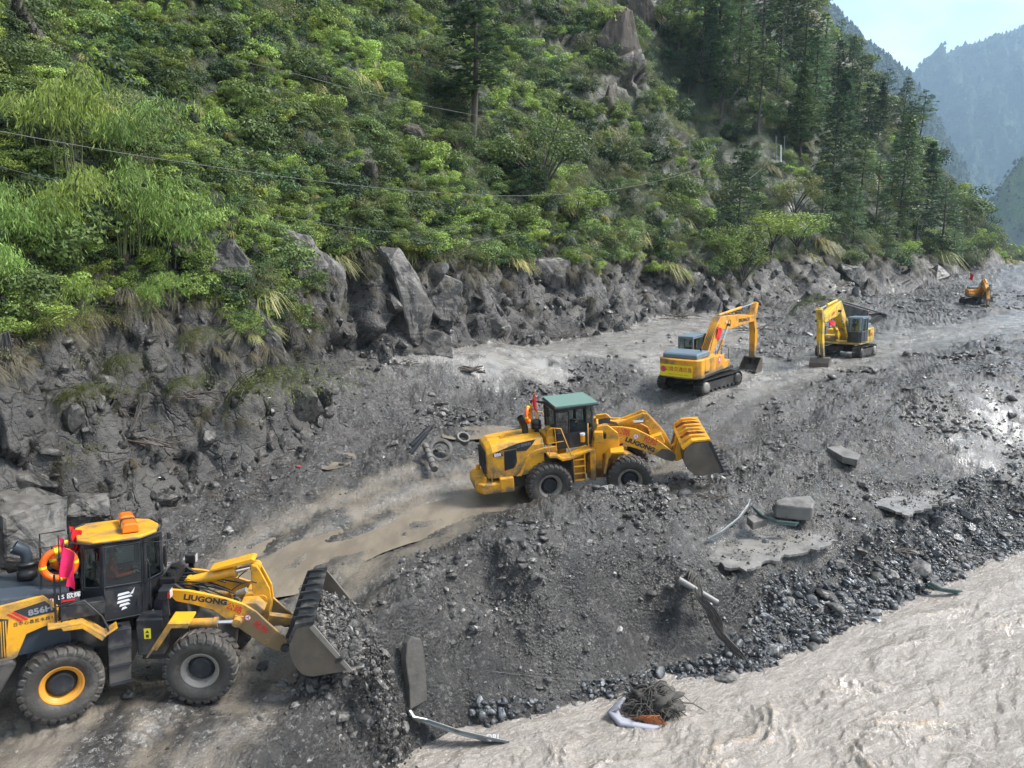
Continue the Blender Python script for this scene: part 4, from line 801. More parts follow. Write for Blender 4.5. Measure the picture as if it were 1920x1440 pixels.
# ------------------------------------------------------------------ the near wheel loader
def loader_near():
    root = empty('wheel_loader'); root.matrix_world = P_L1; tag(root, 'yellow and black wheel loader at the left edge, tipping its bucket over the bank', 'wheel loader')
    I4 = Matrix.Identity(4); F_ = ART1; Y, K, G = M['yellow'], M['black'], M['hoodgrey']; r = root
    for sy in (-1, 1):
        wheel(r, Matrix.Translation((-1.66, sy * 1.08, .8)), sy, .8, .58, M['rim_y'], M['darksteel'])
        wheel(r, F_ @ Matrix.Translation((1.66, sy * 1.08, .8)), sy, .8, .58, M['rim_g'], M['darksteel'])
    # rear frame, axle
    MB().prism([(-4.1, .95), (-3.6, .62), (-.25, .62), (-.1, .9), (-.1, 1.35), (-4.1, 1.4)], -.45, .45).build('rear_frame', K, r, .02)
    MB().cyl((-1.66, -.9, .8), (-1.66, .9, .8), .2, 20).build('rear_axle', K, r)
    MB(F_).cyl((1.66, -.9, .8), (1.66, .9, .8), .2, 20).build('front_axle', K, r)
    MB().prism([(-4.25, .85), (-2.75, .80), (-2.42, 1.38), (-2.5, 1.5), (-4.25, 1.4)], -1.12, 1.12).build('counterweight', K, r, .05)
    # hood: dark upper shell + yellow side panels
    zt = lambda x: 2.86 - .05 * (x + 2.7) ** 2 - .10 * max(0, x + 2.5)
    sec = []
    for x in (-4.15, -3.9, -3.3, -2.7, -2.2, -1.75, -1.45):
        t = zt(x) - (.25 if x < -4 else 0); sec.append([(x, y, z) for y, z in ((-.93, 1.5), (-.93, t - .42), (-.80, t - .14), (-.52, t), (.52, t), (.80, t - .14), (.93, t - .42), (.93, 1.5))])
    v = [p for s_ in sec for p in s_]; f = [(i * 8 + j, i * 8 + j + 1, i * 8 + 9 + j, i * 8 + 8 + j) for i in range(6) for j in range(7)] + [tuple(range(7, -1, -1)), tuple(48 + k for k in range(8))]
    MB().add(v, f).build('hood', G, r, .03)
    for sy in (-1, 1):
        ya, yb = (-1.02, -.94) if sy < 0 else (.94, 1.02)
        sp = plate('side_panel', Y, r, [(-4.15, 1.42), (-2.72, 1.36), (-2.42, 1.50), (-2.24, 1.95), (-1.93, 2.04), (-1.67, 2.05), (-1.66, 2.43), (-1.92, 2.72), (-2.66, 2.64), (-3.4, 2.52), (-4.15, 2.30)], ya, yb, bev=.02)
        ya, yb = (-1.028, -1.02) if sy < 0 else (1.02, 1.028)
        plate('dark_decal', M['darkprint'], sp, [(-1.68, 2.33), (-1.90, 2.60), (-2.44, 2.49), (-2.18, 2.30)], ya, yb, bev=0)
        for k in (0, 1): plate('red_stripe', M['redprint'], sp, [(-2.47 - .085 * k, 2.47 - .02 * k), (-2.43 - .085 * k, 2.475 - .02 * k), (-2.20 - .085 * k, 2.275 - .02 * k), (-2.25 - .085 * k, 2.265 - .02 * k)], ya - (.002 if sy < 0 else 0), yb + (.002 if sy > 0 else 0), bev=0)
        gr = plate('side_grille', M['darksteel'], sp, [(-2.53, 2.34), (-2.62, 1.55), (-3.5, 1.5), (-3.5, 2.36), (-2.8, 2.42)], ya, yb, bev=0)
        for k in range(22): x = -2.58 - .042 * k; box('slat', Y, gr, x - .009, x + .009, ya - .014, yb + .014, 1.57, 2.32 if k < 3 else 2.36, bev=0)
        plate('engine_side_cover', K, r, [(-2.02, 2.72), (-1.28, 2.66), (-1.26, 2.10), (-1.66, 2.06), (-1.67, 2.44)], sy * .985, sy * .90, bev=.01)
        # rear fender with step plate
        fe = MB(); fe.prism([(-1.87, 2.12), (-1.25, 2.11), (-.86, 1.74), (-.82, 1.70), (-.86, 1.67), (-1.28, 2.06), (-1.87, 2.07)], sy * .90, sy * 1.37); fe.prism([(-1.64, 2.07), (-1.26, 2.06), (-.86, 1.67), (-.90, 1.61), (-1.26, 1.97), (-1.60, 1.99)], sy * 1.37, sy * 1.33)
        fo = fe.build('fender', Y, r, .012); MB().prism([(-.88, 1.69), (-.60, 1.84), (-.60, 1.80), (-.88, 1.64)], sy * .95, sy * 1.3).build('step_plate', Y, fo, .008)
        tr = MB(); [tr.box(x, x + .035, sy * 1.06 + yy - .012, sy * 1.06 + yy + .012, 2.108, 2.122) for x in (-1.62, -1.5, -1.38) for yy in (-.06, 0, .06, .12)]; tr.build('tread_studs', M['darksteel'], fo)
        box('inner_arch', K, r, -2.25, -.75, sy * .55 - .2, sy * .55 + .2, 1.25, 2.02)
        box('battery_box', K, r, -1.62, -.82, min(sy * .78, sy * 1.12), max(sy * .78, sy * 1.12), 2.12, 2.42, bev=.02)
        tk = plate('fuel_tank_with_steps', K, r, [(-.79, 1.76), (-.33, 1.74), (-.36, .55), (-.79, .5)], sy * .8, sy * 1.24, bev=.02)
        for z in (1.36, .95, .55): MB().box(-.78, -.34, min(sy * 1.24, sy * 1.32), max(sy * 1.24, sy * 1.32), z - .02, z + .02).build('step', M['darksteel'], tk, .006)
        MB().cyl((-.5, sy * 1.05, 1.74), (-.5, sy * 1.05, 1.80), .06, 14).cyl((-.66, sy * 1.0, 1.74), (-.66, sy * 1.0, 1.78), .04, 12).build('filler_cap', K, tk)
        hr = MB(); hr.tube([(-1.72, sy * 1.1, 2.1), (-1.72, sy * 1.1, 3.15)], .022, 8); hr.tube([(-1.5, sy * 1.12, 2.45), (-1.2, sy * 1.15, 2.5), (-.88, sy * 1.2, 2.1), (-.78, sy * 1.28, 1.86)], .017, 8); hr.tube([(-1.7, sy * 1.1, 2.45), (-1.45, sy * 1.1, 2.5)], .015, 8); hr.tube([(.12, sy * .84, 1.95), (.10, sy * .90, 2.1), (.10, sy * .90, 3.0), (.06, sy * .84, 3.1)], .015, 8); hr.build('handrail', M['darksteel'], r)
    text('856H', .17, M['greyprint'], frame((-1.98, -1.030, 2.41), (1, 0, .10), (0, 0, 1)), r, sx=1.15, bold=.006)
    text('日中心县应水段312', .085, M['darkprint'], frame((-2.06, -1.023, 2.205), (1, 0, .03), (0, 0, 1)), r, spacing=1.2)
    text('LS 欧辉', .13, M['whiteprint'], frame((-1.46, -.989, 2.60), (1, 0, 0), (0, 0, 1)), r, bold=.001); emblem(r, frame((-1.78, -.989, 2.55), (1, 0, 0), (0, 0, 1)), .075, M['redprint'], M['whiteprint'])
    plate('red_tag', M['redprint'], r, [(-1.62, 2.49), (-1.36, 2.49), (-1.36, 2.53), (-1.62, 2.53)], -.992, -.986, bev=0)
    # exhaust and pre-cleaner
    MB().lathe([(.10, 0), (.10, .05), (.19, .08), (.195, .22), (.17, .24), (.17, .36), (.2, .38), (.2, .42), (.12, .46), (.0, .46)], 24, ax='z', c=(-2.2, -.05, 2.78)).build('air_precleaner', M['rubber'], r)
    MB().tube([(-2.2, -.05, 3.2), (-2.2, -.05, 3.36), (-2.24, -.05, 3.46), (-2.42, -.05, 3.58)], [.11, .115, .13, .15], 16, cap=False).build('exhaust_horn', M['hoodgrey'], r)
    # cab
    foot = oct_foot(-1.2, .42, .80, .22, .42, .38, .40); cab(r, I4, foot, 1.82, 2.56, 3.56, K, K, .06, tilt=.02)
    MB().prism([(.42, 2.56), (.42, 2.2), (.2, 1.84), (.0, 1.84), (.0, 2.56)], -.42, .42).build('cab_front_base', K, r, .03)
    d = MB(); [d.tube([a, b], .022, 4) for a, b in (((-.80, -.83, 1.84), (-.04, -.83, 1.84)), ((-.04, -.83, 1.84), (-.04, -.81, 3.5)), ((-.04, -.81, 3.5), (-.80, -.81, 3.5)), ((-.80, -.81, 3.5), (-.80, -.83, 1.84)))]; dd = d.build('door', K, r)
    MB().prism([(-.80, 1.86), (-.05, 1.86), (-.05, 2.5), (-.80, 2.5)], -.822, -.808).build('door_panel', K, dd, .006); MB().box(-.16, -.12, -.86, -.82, 2.05, 2.2).build('handle', M['darksteel'], dd)
    w = MB(); 
    for i, (dx, dz, l, s_) in enumerate(((0, .15, .26, 1), (.02, .07, .30, 1), (-.01, -.02, .27, 1), (.01, -.10, .22, 1), (0, -.18, .12, 1))): w.prism([(-.42 + dx - l / 2, 2.2 + dz), (-.42 + dx + l / 2, 2.2 + dz + .03), (-.42 + dx + l / 2 - .04, 2.2 + dz + .075), (-.42 + dx - l / 2 + .02, 2.2 + dz + .055)], -.826, -.822)
    w.prism([(-.30, 2.36), (-.2, 2.5), (-.24, 2.36)], -.826, -.822); w.build('white_decal', M['whiteprint'], dd)
    seat_wheel(r, I4, -.62, 0, 2.32)
    rf = [(-1.27, -.55), (-1.0, -.85), (-.1, -.87), (.30, -.55), (.42, 0), (.30, .55), (-.1, .87), (-1.0, .85), (-1.27, .55)]
    ro = MB().prism(rf, 3.58, 3.68, 'z').build('roof', Y, r, .03); MB().tube([(a * 1.10 + .03, b * 1.12, 3.64) for a, b in rf] + [(rf[0][0] * 1.1 + .03, rf[0][1] * 1.12, 3.64)], .02, 8).build('roof_rail', M['darksteel'], ro)
    lb = MB(); lb.prism([(-.40, 3.70), (-.04, 3.70), (-.07, 3.88), (-.13, 3.91), (-.31, 3.91), (-.37, 3.88)], -.62, -.14).prism([(-.40, 3.70), (-.04, 3.70), (-.07, 3.88), (-.13, 3.91), (-.31, 3.91), (-.37, 3.88)], .14, .62); lo = lb.build('beacon_bar', M['amber'], r, .03)
    MB().prism([(-.39, 3.69), (-.05, 3.69), (-.08, 3.87), (-.36, 3.87)], -.14, .14).build('beacon_housing', M['darksteel'], lo, .01)
    for sy in (-1, 1):
        mi = MB(); mi.tube([(.0, sy * .82, 3.5), (.1, sy * 1.1, 3.55), (.42, sy * 1.15, 3.55), (.42, sy * 1.15, 3.1)], .016, 8); mo = mi.build('mirror_arm', M['darksteel'], r); MB().box(.36, .42, sy * 1.15 - .11, sy * 1.15 + .11, 2.98, 3.42).build('mirror', M['rubber'], mo, .03)
        MB().box(.50, .58, sy * .72 - .07, sy * .72 + .07, 3.48, 3.6).build('work_lamp', M['rubber'], r, .015); MB().box(-1.42, -1.33, sy * .6 - .07, sy * .6 + .07, 3.55, 3.67).build('work_lamp', M['rubber'], r, .015)
    fr = MB(); fr.tube([(-1.95, -.62, 2.75), (-1.95, -.62, 3.62), (-1.45, -.62, 3.64), (-1.42, -.62, 2.75)], .018, 8); fr.tube([(-1.95, .62, 2.75), (-1.95, .62, 3.62), (-1.45, .62, 3.64)], .018, 8); fr.tube([(-1.95, -.62, 3.5), (-1.95, .62, 3.5)], .016, 8); fr.build('rear_guard_rail', M['darksteel'], r)
    # front frame
    plate('front_frame', K, r, [(.15, .65), (2.1, .6), (2.15, 1.05), (1.3, 1.55), (1.1, 2.15), (.62, 2.25), (.3, 1.5), (.15, 1.3)], -.40, .40, bev=.02, T=F_)
    for sy in (-1, 1):
        plate('tower_plate', K, r, [(.45, 1.2), (1.25, 1.2), (1.22, 2.35), (.98, 2.52), (.70, 2.5), (.5, 2.1)], sy * .44, sy * .52, bev=.01, T=F_)
        bx = box('valve_box', K, r, .30, .86, min(sy * .62, sy * 1.08), max(sy * .62, sy * 1.08), 1.12, 1.98, T=F_, bev=.03)
        if sy < 0:
            MB(F_).prism([(.46, 1.52), (.60, 1.52), (.60, 1.76), (.46, 1.76)], -1.086, -1.080).build('warning_label', M['bannery'], bx); MB(F_).prism([(.49, 1.66), (.57, 1.66), (.53, 1.73)], -1.090, -1.087).box(.50, .56, -1.090, -1.087, 1.55, 1.62).build('warning_mark', M['darkprint'], bx)
        fe = MB(F_); fe.prism([(1.50, 1.98), (1.06, 2.0), (.70, 1.44), (.56, 1.22), (.60, 1.20), (.76, 1.42), (1.10, 1.95), (1.50, 1.93)], sy * .80, sy * 1.37); fe.prism([(1.50, 1.94), (1.09, 1.95), (.74, 1.40), (.80, 1.36), (1.13, 1.88), (1.46, 1.87)], sy * 1.37, sy * 1.33); fe.build('front_fender', Y, r, .012)
        MB(F_).prism([(.84, 2.0), (1.0, 2.0), (.98, 2.45), (.86, 2.45)], sy * 1.0 - .03, sy * 1.0 + .03).build('lamp_bracket', K, r, .01)
        hl = box('headlight', K, r, .80, 1.04, sy * 1.0 - .11, sy * 1.0 + .11, 2.42, 2.66, T=F_, bev=.03); MB(F_).box(1.042, 1.05, sy * 1.0 - .09, sy * 1.0 + .09, 2.45, 2.63).build('lamp_lens', M['lamp'], hl); MB(F_).box(1.0, 1.05, sy * 1.115 - .004, sy * 1.115 + .004, 2.47, 2.6).build('indicator', M['lampred'], hl)
        # boom arm
        ba = plate('boom_arm', Y, r, [(.78, 2.46), (1.3, 2.40), (1.71, 2.29), (2.1, 2.17), (2.49, 2.01), (2.76, 1.81), (2.97, 1.57), (3.25, 1.27), (3.50, .98), (3.52, .86), (3.43, .77), (3.2, .79), (2.86, .99), (2.6, 1.22), (2.32, 1.46), (2.05, 1.70), (1.80, 1.91), (1.34, 2.07), (1.01, 2.16)], sy * .54, sy * .62, bev=.014, T=F_)
        MB(F_).cyl((3.40, sy * .50, .88), (3.40, sy * .68, .88), .10, 20).build('bucket_pin', M['darksteel'], ba)
        cylinder(r, F_, (1.25, sy * .72, 1.66), (2.36, sy * .72, 1.64), .105, .60, Y, 'lift_cylinder')
        MB(F_).prism([(2.2, 1.5), (2.45, 1.52), (2.5, 1.72), (2.3, 1.76)], sy * .62, sy * .66).build('cylinder_lug', Y, ba, .01)
        # rocker arm stands between the boom arms
        plate('tilt_lever', Y, r, [(2.58, 2.78), (2.72, 2.76), (2.82, 2.55), (3.0, 2.15), (3.03, 1.85), (2.98, 1.5), (2.93, 1.25), (2.84, 1.22), (2.80, 1.45), (2.72, 1.7), (2.62, 1.95), (2.58, 2.4)], sy * .10, sy * .17, bev=.012, T=F_)
    MB(F_).prism([(2.4, 2.0), (2.75, 2.0), (2.95, 1.8), (2.7, 1.55), (2.4, 1.7)], -.53, .53).build('boom_crossbeam', Y, r, .03)
    MB(F_).cyl((2.81, -.2, 1.89), (2.81, .2, 1.89), .13, 20).build('lever_pin', M['yellow_worn'], r); MB(F_).cyl((2.67, -.2, 2.67), (2.67, .2, 2.67), .075, 16).build('lever_pin', M['yellow_worn'], r)
    cylinder(r, F_, (1.15, 0, 2.36), (2.67, 0, 2.67), .125, .68, Y, 'tilt_cylinder')
    gd_ = MB(F_); gd_.prism([(1.66, 2.70), (2.60, 2.94), (2.68, 2.90), (2.66, 2.84), (1.66, 2.65)], -.19, .19); gd_.build('rod_guard', Y, r, .01)
    MB(F_).tube([(2.90, 0, 1.30), (3.50, 0, 1.22), (3.60, 0, 1.25)], .065, 12).build('bucket_link', Y, r)
    plate('link_ear', Y, r, [(2.95, 1.45), (3.62, 1.32), (3.62, 1.18), (2.95, 1.15)], -.09, .09, bev=.01, T=F_)
    hz = MB(F_)
    for k in range(9): y = -.42 + .105 * k; hose(hz, (.7, y * .6, 2.40), (2.0 + .3 * math.sin(k * 2.3), y, 2.12 + .05 * math.cos(k)), .10 + .05 * math.sin(k * 1.7), .02)
    for k in range(4): hose(hz, (.1, -.25 + .14 * k, 1.6), (.75, -.3 + .2 * k, 2.35), .12, .02)
    hose(hz, (2.1, -.3, 2.15), (2.72, -.22, 2.35), .12, .014); hose(hz, (2.2, .2, 2.3), (2.66, .14, 2.5), .1, .014); hz.build('hoses', M['rubber'], r)
    MB(F_).box(.62, .95, -.4, .4, 2.45, 2.62).cyl((.8, -.2, 2.62), (.8, -.2, 2.72), .1, 14).cyl((.8, .2, 2.62), (.8, .2, 2.7), .12, 14).build('valve_block', M['rubber'], r, .01)
    MB(F_).cyl((2.3, -.33, 2.15), (2.52, -.38, 2.25), .07, 12).build('grease_reservoir', M['rim_g'], r)
    # hinge
    MB().cyl((0, 0, .7), (0, 0, 1.5), .16, 16).build('articulation_hinge', K, r); MB().tube([(-.3, -.3, 1.1), (.5, -.35, 1.05)], .05, 12).tube([(-.3, .3, 1.1), (.5, .35, 1.05)], .05, 12).build('steering_cylinder', M['yellow_worn'], r)
    bk, cv = loader_bucket(r, F_, 2.95, [(5.02, .70), (4.15, .60), (3.80, .78), (3.62, 1.32), (3.80, 1.80), (4.17, 1.86)], M['muddysteel'], M['muddysteel'], 8, M['rim_g'])
    # dark spill guard with ribs on the upper back of the bucket
    sg = MB(F_).prism([(3.80, 1.80), (4.17, 1.87), (4.19, 1.95), (3.76, 1.90), (3.60, 1.50), (3.66, 1.45)], -1.49, 1.49).build('spill_guard', K, bk, .01)
    for k in range(7): y = -1.25 + .42 * k; MB(F_).prism([(3.64, 1.52), (3.76, 1.92), (4.12, 1.965), (4.0, 1.99), (3.70, 1.96), (3.56, 1.6)], y - .02, y + .02).build('rib', M['darksteel'], sg, .004)
    for y in (-.6, .6, -.06, .06): MB(F_).prism([(3.30, .82), (3.5, .78), (3.9, .9), (3.75, 1.7), (3.62, 1.6), (3.46, 1.05)], y - .03, y + .03).build('mounting_ear', K, bk, .01)
    for y in (-.12, .12): MB(F_).prism([(3.45, 1.2), (3.62, 1.15), (3.75, 1.6), (3.62, 1.62)], y - .03, y + .03).build('mounting_ear', K, bk, .01)
    A = P_L1
    driver(A @ Matrix.Translation((-.60, 0, 2.35)), 'person in an orange jacket sitting at the wheel inside the cab of the near loader', M['vest'], M['helmet'])
    ring(A @ Matrix.Translation((-1.62, -.64, 3.22)) @ Matrix.Rotation(R(-6), 4, 'Z'), 'orange life ring with yellow bands on the rear rail of the near loader, left one', 'life rings on the near loader')
    ring(A @ Matrix.Translation((-1.42, .55, 3.05)) @ Matrix.Rotation(R(10), 4, 'Z'), 'orange life ring half hidden behind the cab of the near loader', 'life rings on the near loader')
    flag(A @ Matrix.Translation((-1.62, -1.16, 2.05)), .75, .42, M['magenta'], (.75, -.2, .7), 'flag', 'limp magenta-red flag on a pole beside the life ring of the near loader', 1.95, M['darksteel'])
    flag(A @ Matrix.Translation((-1.40, -.2, 2.7)), .5, .35, M['red'], (.8, .2, .4), 'flag', 'small red flag behind the cab of the near loader', 1.25, M['darksteel'])
loader_near()
# ------------------------------------------------------------------ the middle wheel loader
def loader_mid():
    r = empty('wheel_loader'); r.matrix_world = P_L2; tag(r, 'yellow wheel loader with a grey-green flat cab roof standing in the slurry at the centre', 'wheel loader')
    F_ = ART2; I4 = Matrix.Identity(4); Y, YW, K = M['yellow'], M['yellow_worn'], M['black']
    for sy in (-1, 1):
        wheel(r, Matrix.Translation((-1.85, sy * 1.18, .93)), sy, .93, .75, M['rim_g'], M['darksteel']); wheel(r, F_ @ Matrix.Translation((1.85, sy * 1.18, .93)), sy, .93, .75, M['rim_g'], M['darksteel'])
    MB().prism([(-4.2, 1.0), (-3.4, .75), (-.3, .7), (-.15, 1.0), (-.15, 1.6), (-4.2, 1.6)], -.5, .5).build('rear_frame', K, r, .02)
    MB().cyl((-1.85, -1, .93), (-1.85, 1, .93), .24, 20).build('rear_axle', K, r); MB(F_).cyl((1.85, -1, .93), (1.85, 1, .93), .24, 20).build('front_axle', K, r)
    cwf = [(-4.72, -.75), (-4.5, -1.12), (-3.3, -1.18), (-3.3, 1.18), (-4.5, 1.12), (-4.72, .75)]
    cw = MB().prism(cwf, .82, 1.24, 'z').build('counterweight', YW, r, .06)
    for sy in (-1, 1): MB().box(-3.8, -3.25, min(sy * .95, sy * 1.2), max(sy * .95, sy * 1.2), .85, 1.42).build('counterweight_box', YW, cw, .03); MB().tube([(-4.1, sy * 1.0, 1.24), (-4.1, sy * 1.0, 1.62)], .025, 8).build('post', Y, cw); MB().cyl((-4.35, sy * .8, 1.24), (-4.35, sy * .8, 1.45), .09, 12).build('tail_lamp', YW, cw)
    # hood body
    ztop = lambda x: 2.72 + .22 * (1 - ((x + 2.1) / 2.15) ** 2) ** 1 * .6
    sec = []
    for x, y_, in ((-4.22, .88), (-4.0, .95), (-3.5, .97), (-3.0, .97), (-2.5, .97), (-1.9, .96)):
        t = ztop(x) - (.10 if x < -4.1 else 0); sec.append([(x, y, z) for y, z in ((-y_, 1.4), (-y_, t - .28), (-y_ + .14, t - .06), (-.45, t), (.45, t), (y_ - .14, t - .06), (y_, t - .28), (y_, 1.4))])
    v = [p for s_ in sec for p in s_]; f = [(i * 8 + j, i * 8 + j + 1, i * 8 + 9 + j, i * 8 + 8 + j) for i in range(5) for j in range(7)] + [tuple(range(7, -1, -1)), tuple(40 + k for k in range(8))]
    hd = MB().add(v, f).build('hood', Y, r, .04, 3)
    rg = MB().prism([(-.64, 1.5), (.64, 1.5), (.60, 2.4), (-.60, 2.4)], -4.20, -4.30, 'x').build('radiator_grille', K, r, .01)
    for k in range(14): z = 1.56 + .06 * k; MB().box(-4.325, -4.30, -.58, .58, z, z + .018).build('slat', M['darksteel'], rg)
    for sy in (-1, 1):
        ya, yb = sorted((sy * .972, sy * .985))
        sg = plate('side_grille', K, hd, [(-3.56, 1.66), (-3.18, 1.73), (-3.03, 1.95), (-3.04, 2.50), (-3.54, 2.47)], ya, yb, bev=.01)
        for k in range(8): x = -3.5 + .055 * k; box('slat', M['darksteel'], sg, x, x + .012, *sorted((sy * .985, sy * 1.0)), 1.76, 2.44, bev=0)
        ya, yb = sorted((sy * .972, sy * .979)); plate('dark_decal', M['darkprint'], hd, [(-3.98, 2.28), (-3.98, 2.40), (-3.7, 2.52), (-3.0, 2.72), (-2.23, 2.80), (-2.4, 2.58), (-2.64, 2.38), (-3.03, 2.40), (-3.03, 2.53), (-3.56, 2.50), (-3.58, 2.28)], ya, yb, bev=0)
        for k in (0, 1): plate('orange_stripe', M['rim_y'], hd, [(-3.68 + .07 * k, 2.50), (-3.65 + .07 * k, 2.51), (-3.55 + .07 * k, 2.32), (-3.58 + .07 * k, 2.32)], *sorted((sy * .979, sy * .982)), bev=0)
        MB().prism([(-3.1, 1.38), (-2.95, 1.5), (-2.65, 2.15), (-2.3, 2.36), (-1.85, 2.42), (-1.4, 2.42), (-1.4, 2.2), (-2.2, 2.2), (-2.6, 1.9), (-2.9, 1.36)], *sorted((sy * .9, sy * 1.02))).build('wheel_arch', YW, r, .02)
        # walkway, ladder, rails
        MB().prism([(-1.84, 2.22), (-1.5, 2.18), (-1.28, 2.02), (-.98, 2.04), (-.5, 2.18), (-.1, 2.26), (-.1, 2.18), (-.5, 2.08), (-.96, 1.94), (-1.3, 1.92), (-1.52, 2.08), (-1.84, 2.12)], *sorted((sy * .80, sy * 1.48))).build('walkway', Y, r, .012)
        ld = MB(); [ld.box(x, x + .04, *sorted((sy * 1.2, sy * 1.46)), .92, 2.1) for x in (-.86, -.40)]; lo = ld.build('ladder', Y, r, .008)
        for z in (1.0, 1.28, 1.58, 1.86): MB().box(-.82, -.40, *sorted((sy * 1.22, sy * 1.46)), z, z + .05).build('rung', YW, lo, .006)
        MB().box(-.84, -.38, sy * 1.2 - .01, sy * 1.2 + .01, .95, 2.1).build('ladder_back', YW, lo)
        ra = MB(); ra.tube([(-1.8, sy * 1.42, 2.2), (-1.85, sy * 1.42, 3.2), (-1.7, sy * 1.42, 3.32), (-1.3, sy * 1.42, 3.25), (-.9, sy * 1.44, 2.05)], .02, 8); ra.tube([(-1.5, sy * 1.42, 2.2), (-1.55, sy * 1.42, 3.28)], .016, 8); ra.tube([(-1.82, sy * 1.42, 2.7), (-1.2, sy * 1.42, 2.72)], .016, 8); ra.tube([(-.05, sy * .98, 2.22), (-.05, sy * .98, 3.1), (.0, sy * .86, 3.15)], .022, 8); ra.build('handrail', Y, r)
    for k in range(6): MB().box(-3.5 + .09 * k, -3.45 + .09 * k, -.30, .02, ztop(-3.3) - .005, ztop(-3.3) + .02).build('vent_slat', M['rim_y'], hd)
    text('888', .19, M['whiteprint'], frame((-3.80, -.982, 2.35), (1, 0, .06), (0, 0, 1)), r, bold=.006); text('LS 欧辉柯', .14, M['greyprint'], frame((-2.72, -.982, 2.62), (1, 0, .09), (0, 0, 1)), r, bold=.001)
    MB().tube([(-2.42, -.05, 2.75), (-2.44, -.05, 3.1), (-2.5, -.05, 3.3), (-2.62, -.05, 3.55)], [.13, .13, .15, .13], 14, cap=False).build('exhaust_stack', M['rubber'], r)
    MB().lathe([(.10, 0), (.10, .18), (.2, .22), (.2, .36), (.185, .38), (.2, .42), (.2, .56), (.1, .6), (0, .6)], 22, ax='z', c=(-1.95, -.05, 2.75)).build('air_precleaner', M['rubber'], r)
    MB().box(-1.55, -1.35, -.5, .1, 2.7, 3.0).box(-1.7, -1.25, -.6, .7, 2.4, 2.72).build('air_conditioner', Y, r, .03)
    foot = oct_foot(-1.35, .30, .80, .05, .32, .12, .34); cab(r, I4, foot, 2.2, 2.84, 3.86, K, K, .07, skip=(1,))
    do = MB(); [do.tube([a, b], .035, 4) for a, b in (((-1.33, -.86, 2.88), (-.80, -.90, 2.86)), ((-.80, -.90, 2.86), (-.80, -.90, 3.76)), ((-.80, -.90, 3.76), (-1.33, -.86, 3.78)), ((-1.33, -.86, 3.78), (-1.33, -.86, 2.88)))]; dr = do.build('sliding_door_window', K, r)
    MB().box(-1.33, -.80, -.885, -.878, 2.88, 3.76).build('pane', M['glass'], dr); MB().tube([(-1.33, -.88, 3.3), (-.8, -.88, 3.3)], .014, 4).build('glazing_bar', K, dr)
    MB().prism([(-1.3, 2.3), (-.75, 2.3), (-.75, 2.8), (-1.3, 2.8)], -.84, -.81).build('door_lower_panel', K, r, .02)
    seat_wheel(r, I4, -.75, 0, 2.75)
    MB().tube([(-1.3, .0, 3.95), (-1.9, .85, 3.92), (-1.92, .85, 3.1)], .05, 8).build('roll_bar', K, r)
    ro = MB(); ro.prism([(-1.36, 3.95), (.42, 3.95), (.42, 4.03), (-1.36, 4.03)], -.97, .97); roo = ro.build('roof', M['green'], r, .01); MB().prism([(-1.38, 3.90), (.44, 3.90), (.44, 3.95), (-1.38, 3.95)], -.98, .98).build('roof_rim', K, roo, .005)
    MB().cyl((-.26, -.9, 2.44), (-.26, -.9, 2.72), .10, 18).build('paint_can_holder', Y, r); MB().cyl((-.26, -.9, 2.72), (-.26, -.9, 2.79), .108, 18).build('white_can_lid', M['whiteprint'], r)
    # front frame
    plate('front_frame', YW, r, [(.15, .7), (2.4, .7), (2.3, 1.3), (1.35, 1.9), (1.15, 2.8), (.62, 3.02), (.45, 2.6), (.3, 1.8), (.15, 1.5)], -.42, .42, bev=.02, T=F_)
    for sy in (-1, 1):
        tw = plate('tower_plate', Y, r, [(.32, 1.2), (.78, 1.3), (.82, 1.9), (1.5, 2.2), (1.45, 2.75), (1.05, 3.1), (.62, 3.06), (.50, 2.5), (.40, 2.0)], *sorted((sy * .78, sy * .92)), bev=.02, T=F_)
        MB(F_).prism([(.30, .9), (.52, .9), (.52, 2.2), (.30, 2.2)], *sorted((sy * .9, sy * 1.2))).build('side_column', Y, r, .02)
        fe = MB(F_); fe.prism([(1.65, 2.18), (1.12, 2.16), (.95, 1.95), (.80, 1.28), (.88, 1.26), (1.03, 1.90), (1.16, 2.08), (1.65, 2.10)], *sorted((sy * .85, sy * 1.55))); fe.build('front_fender', Y, r, .015)
        MB(F_).box(.50, .85, sy * 1.05 - .14, sy * 1.05 + .14, 2.45, 2.9).build('lamp_box', Y, r, .03); MB(F_).box(.86, .98, sy * 1.05 - .10, sy * 1.05 + .10, 2.6, 2.82).build('headlight', M['rubber'], r, .02)
        ba = plate('boom_arm', Y, r, [(.95, 2.90), (1.2, 2.96), (1.62, 2.95), (2.17, 2.84), (2.65, 2.58), (3.09, 2.29), (3.42, 2.02), (3.72, 1.74), (3.76, 1.56), (3.64, 1.42), (3.3, 1.5), (2.93, 1.70), (2.5, 1.88), (2.16, 2.02), (1.8, 2.14), (1.63, 2.24), (1.50, 2.42), (1.1, 2.60)], *sorted((sy * .60, sy * .70)), bev=.015, T=F_)
        MB(F_).prism([(2.9, 1.74), (3.2, 1.98), (3.5, 1.93), (3.73, 1.72), (3.75, 1.56), (3.64, 1.43), (3.3, 1.51)], *sorted((sy * .702, sy * .708))).build('mud_patch', M['muddysteel'], ba)
        MB(F_).cyl((1.55, sy * .70, 2.42), (1.55, sy * .80, 2.42), .12, 20).build('boom_pin', YW, ba)
        cylinder(r, F_, (.95, sy * .45, 1.7), (2.3, sy * .45, 2.25), .11, .6, Y, 'lift_cylinder')
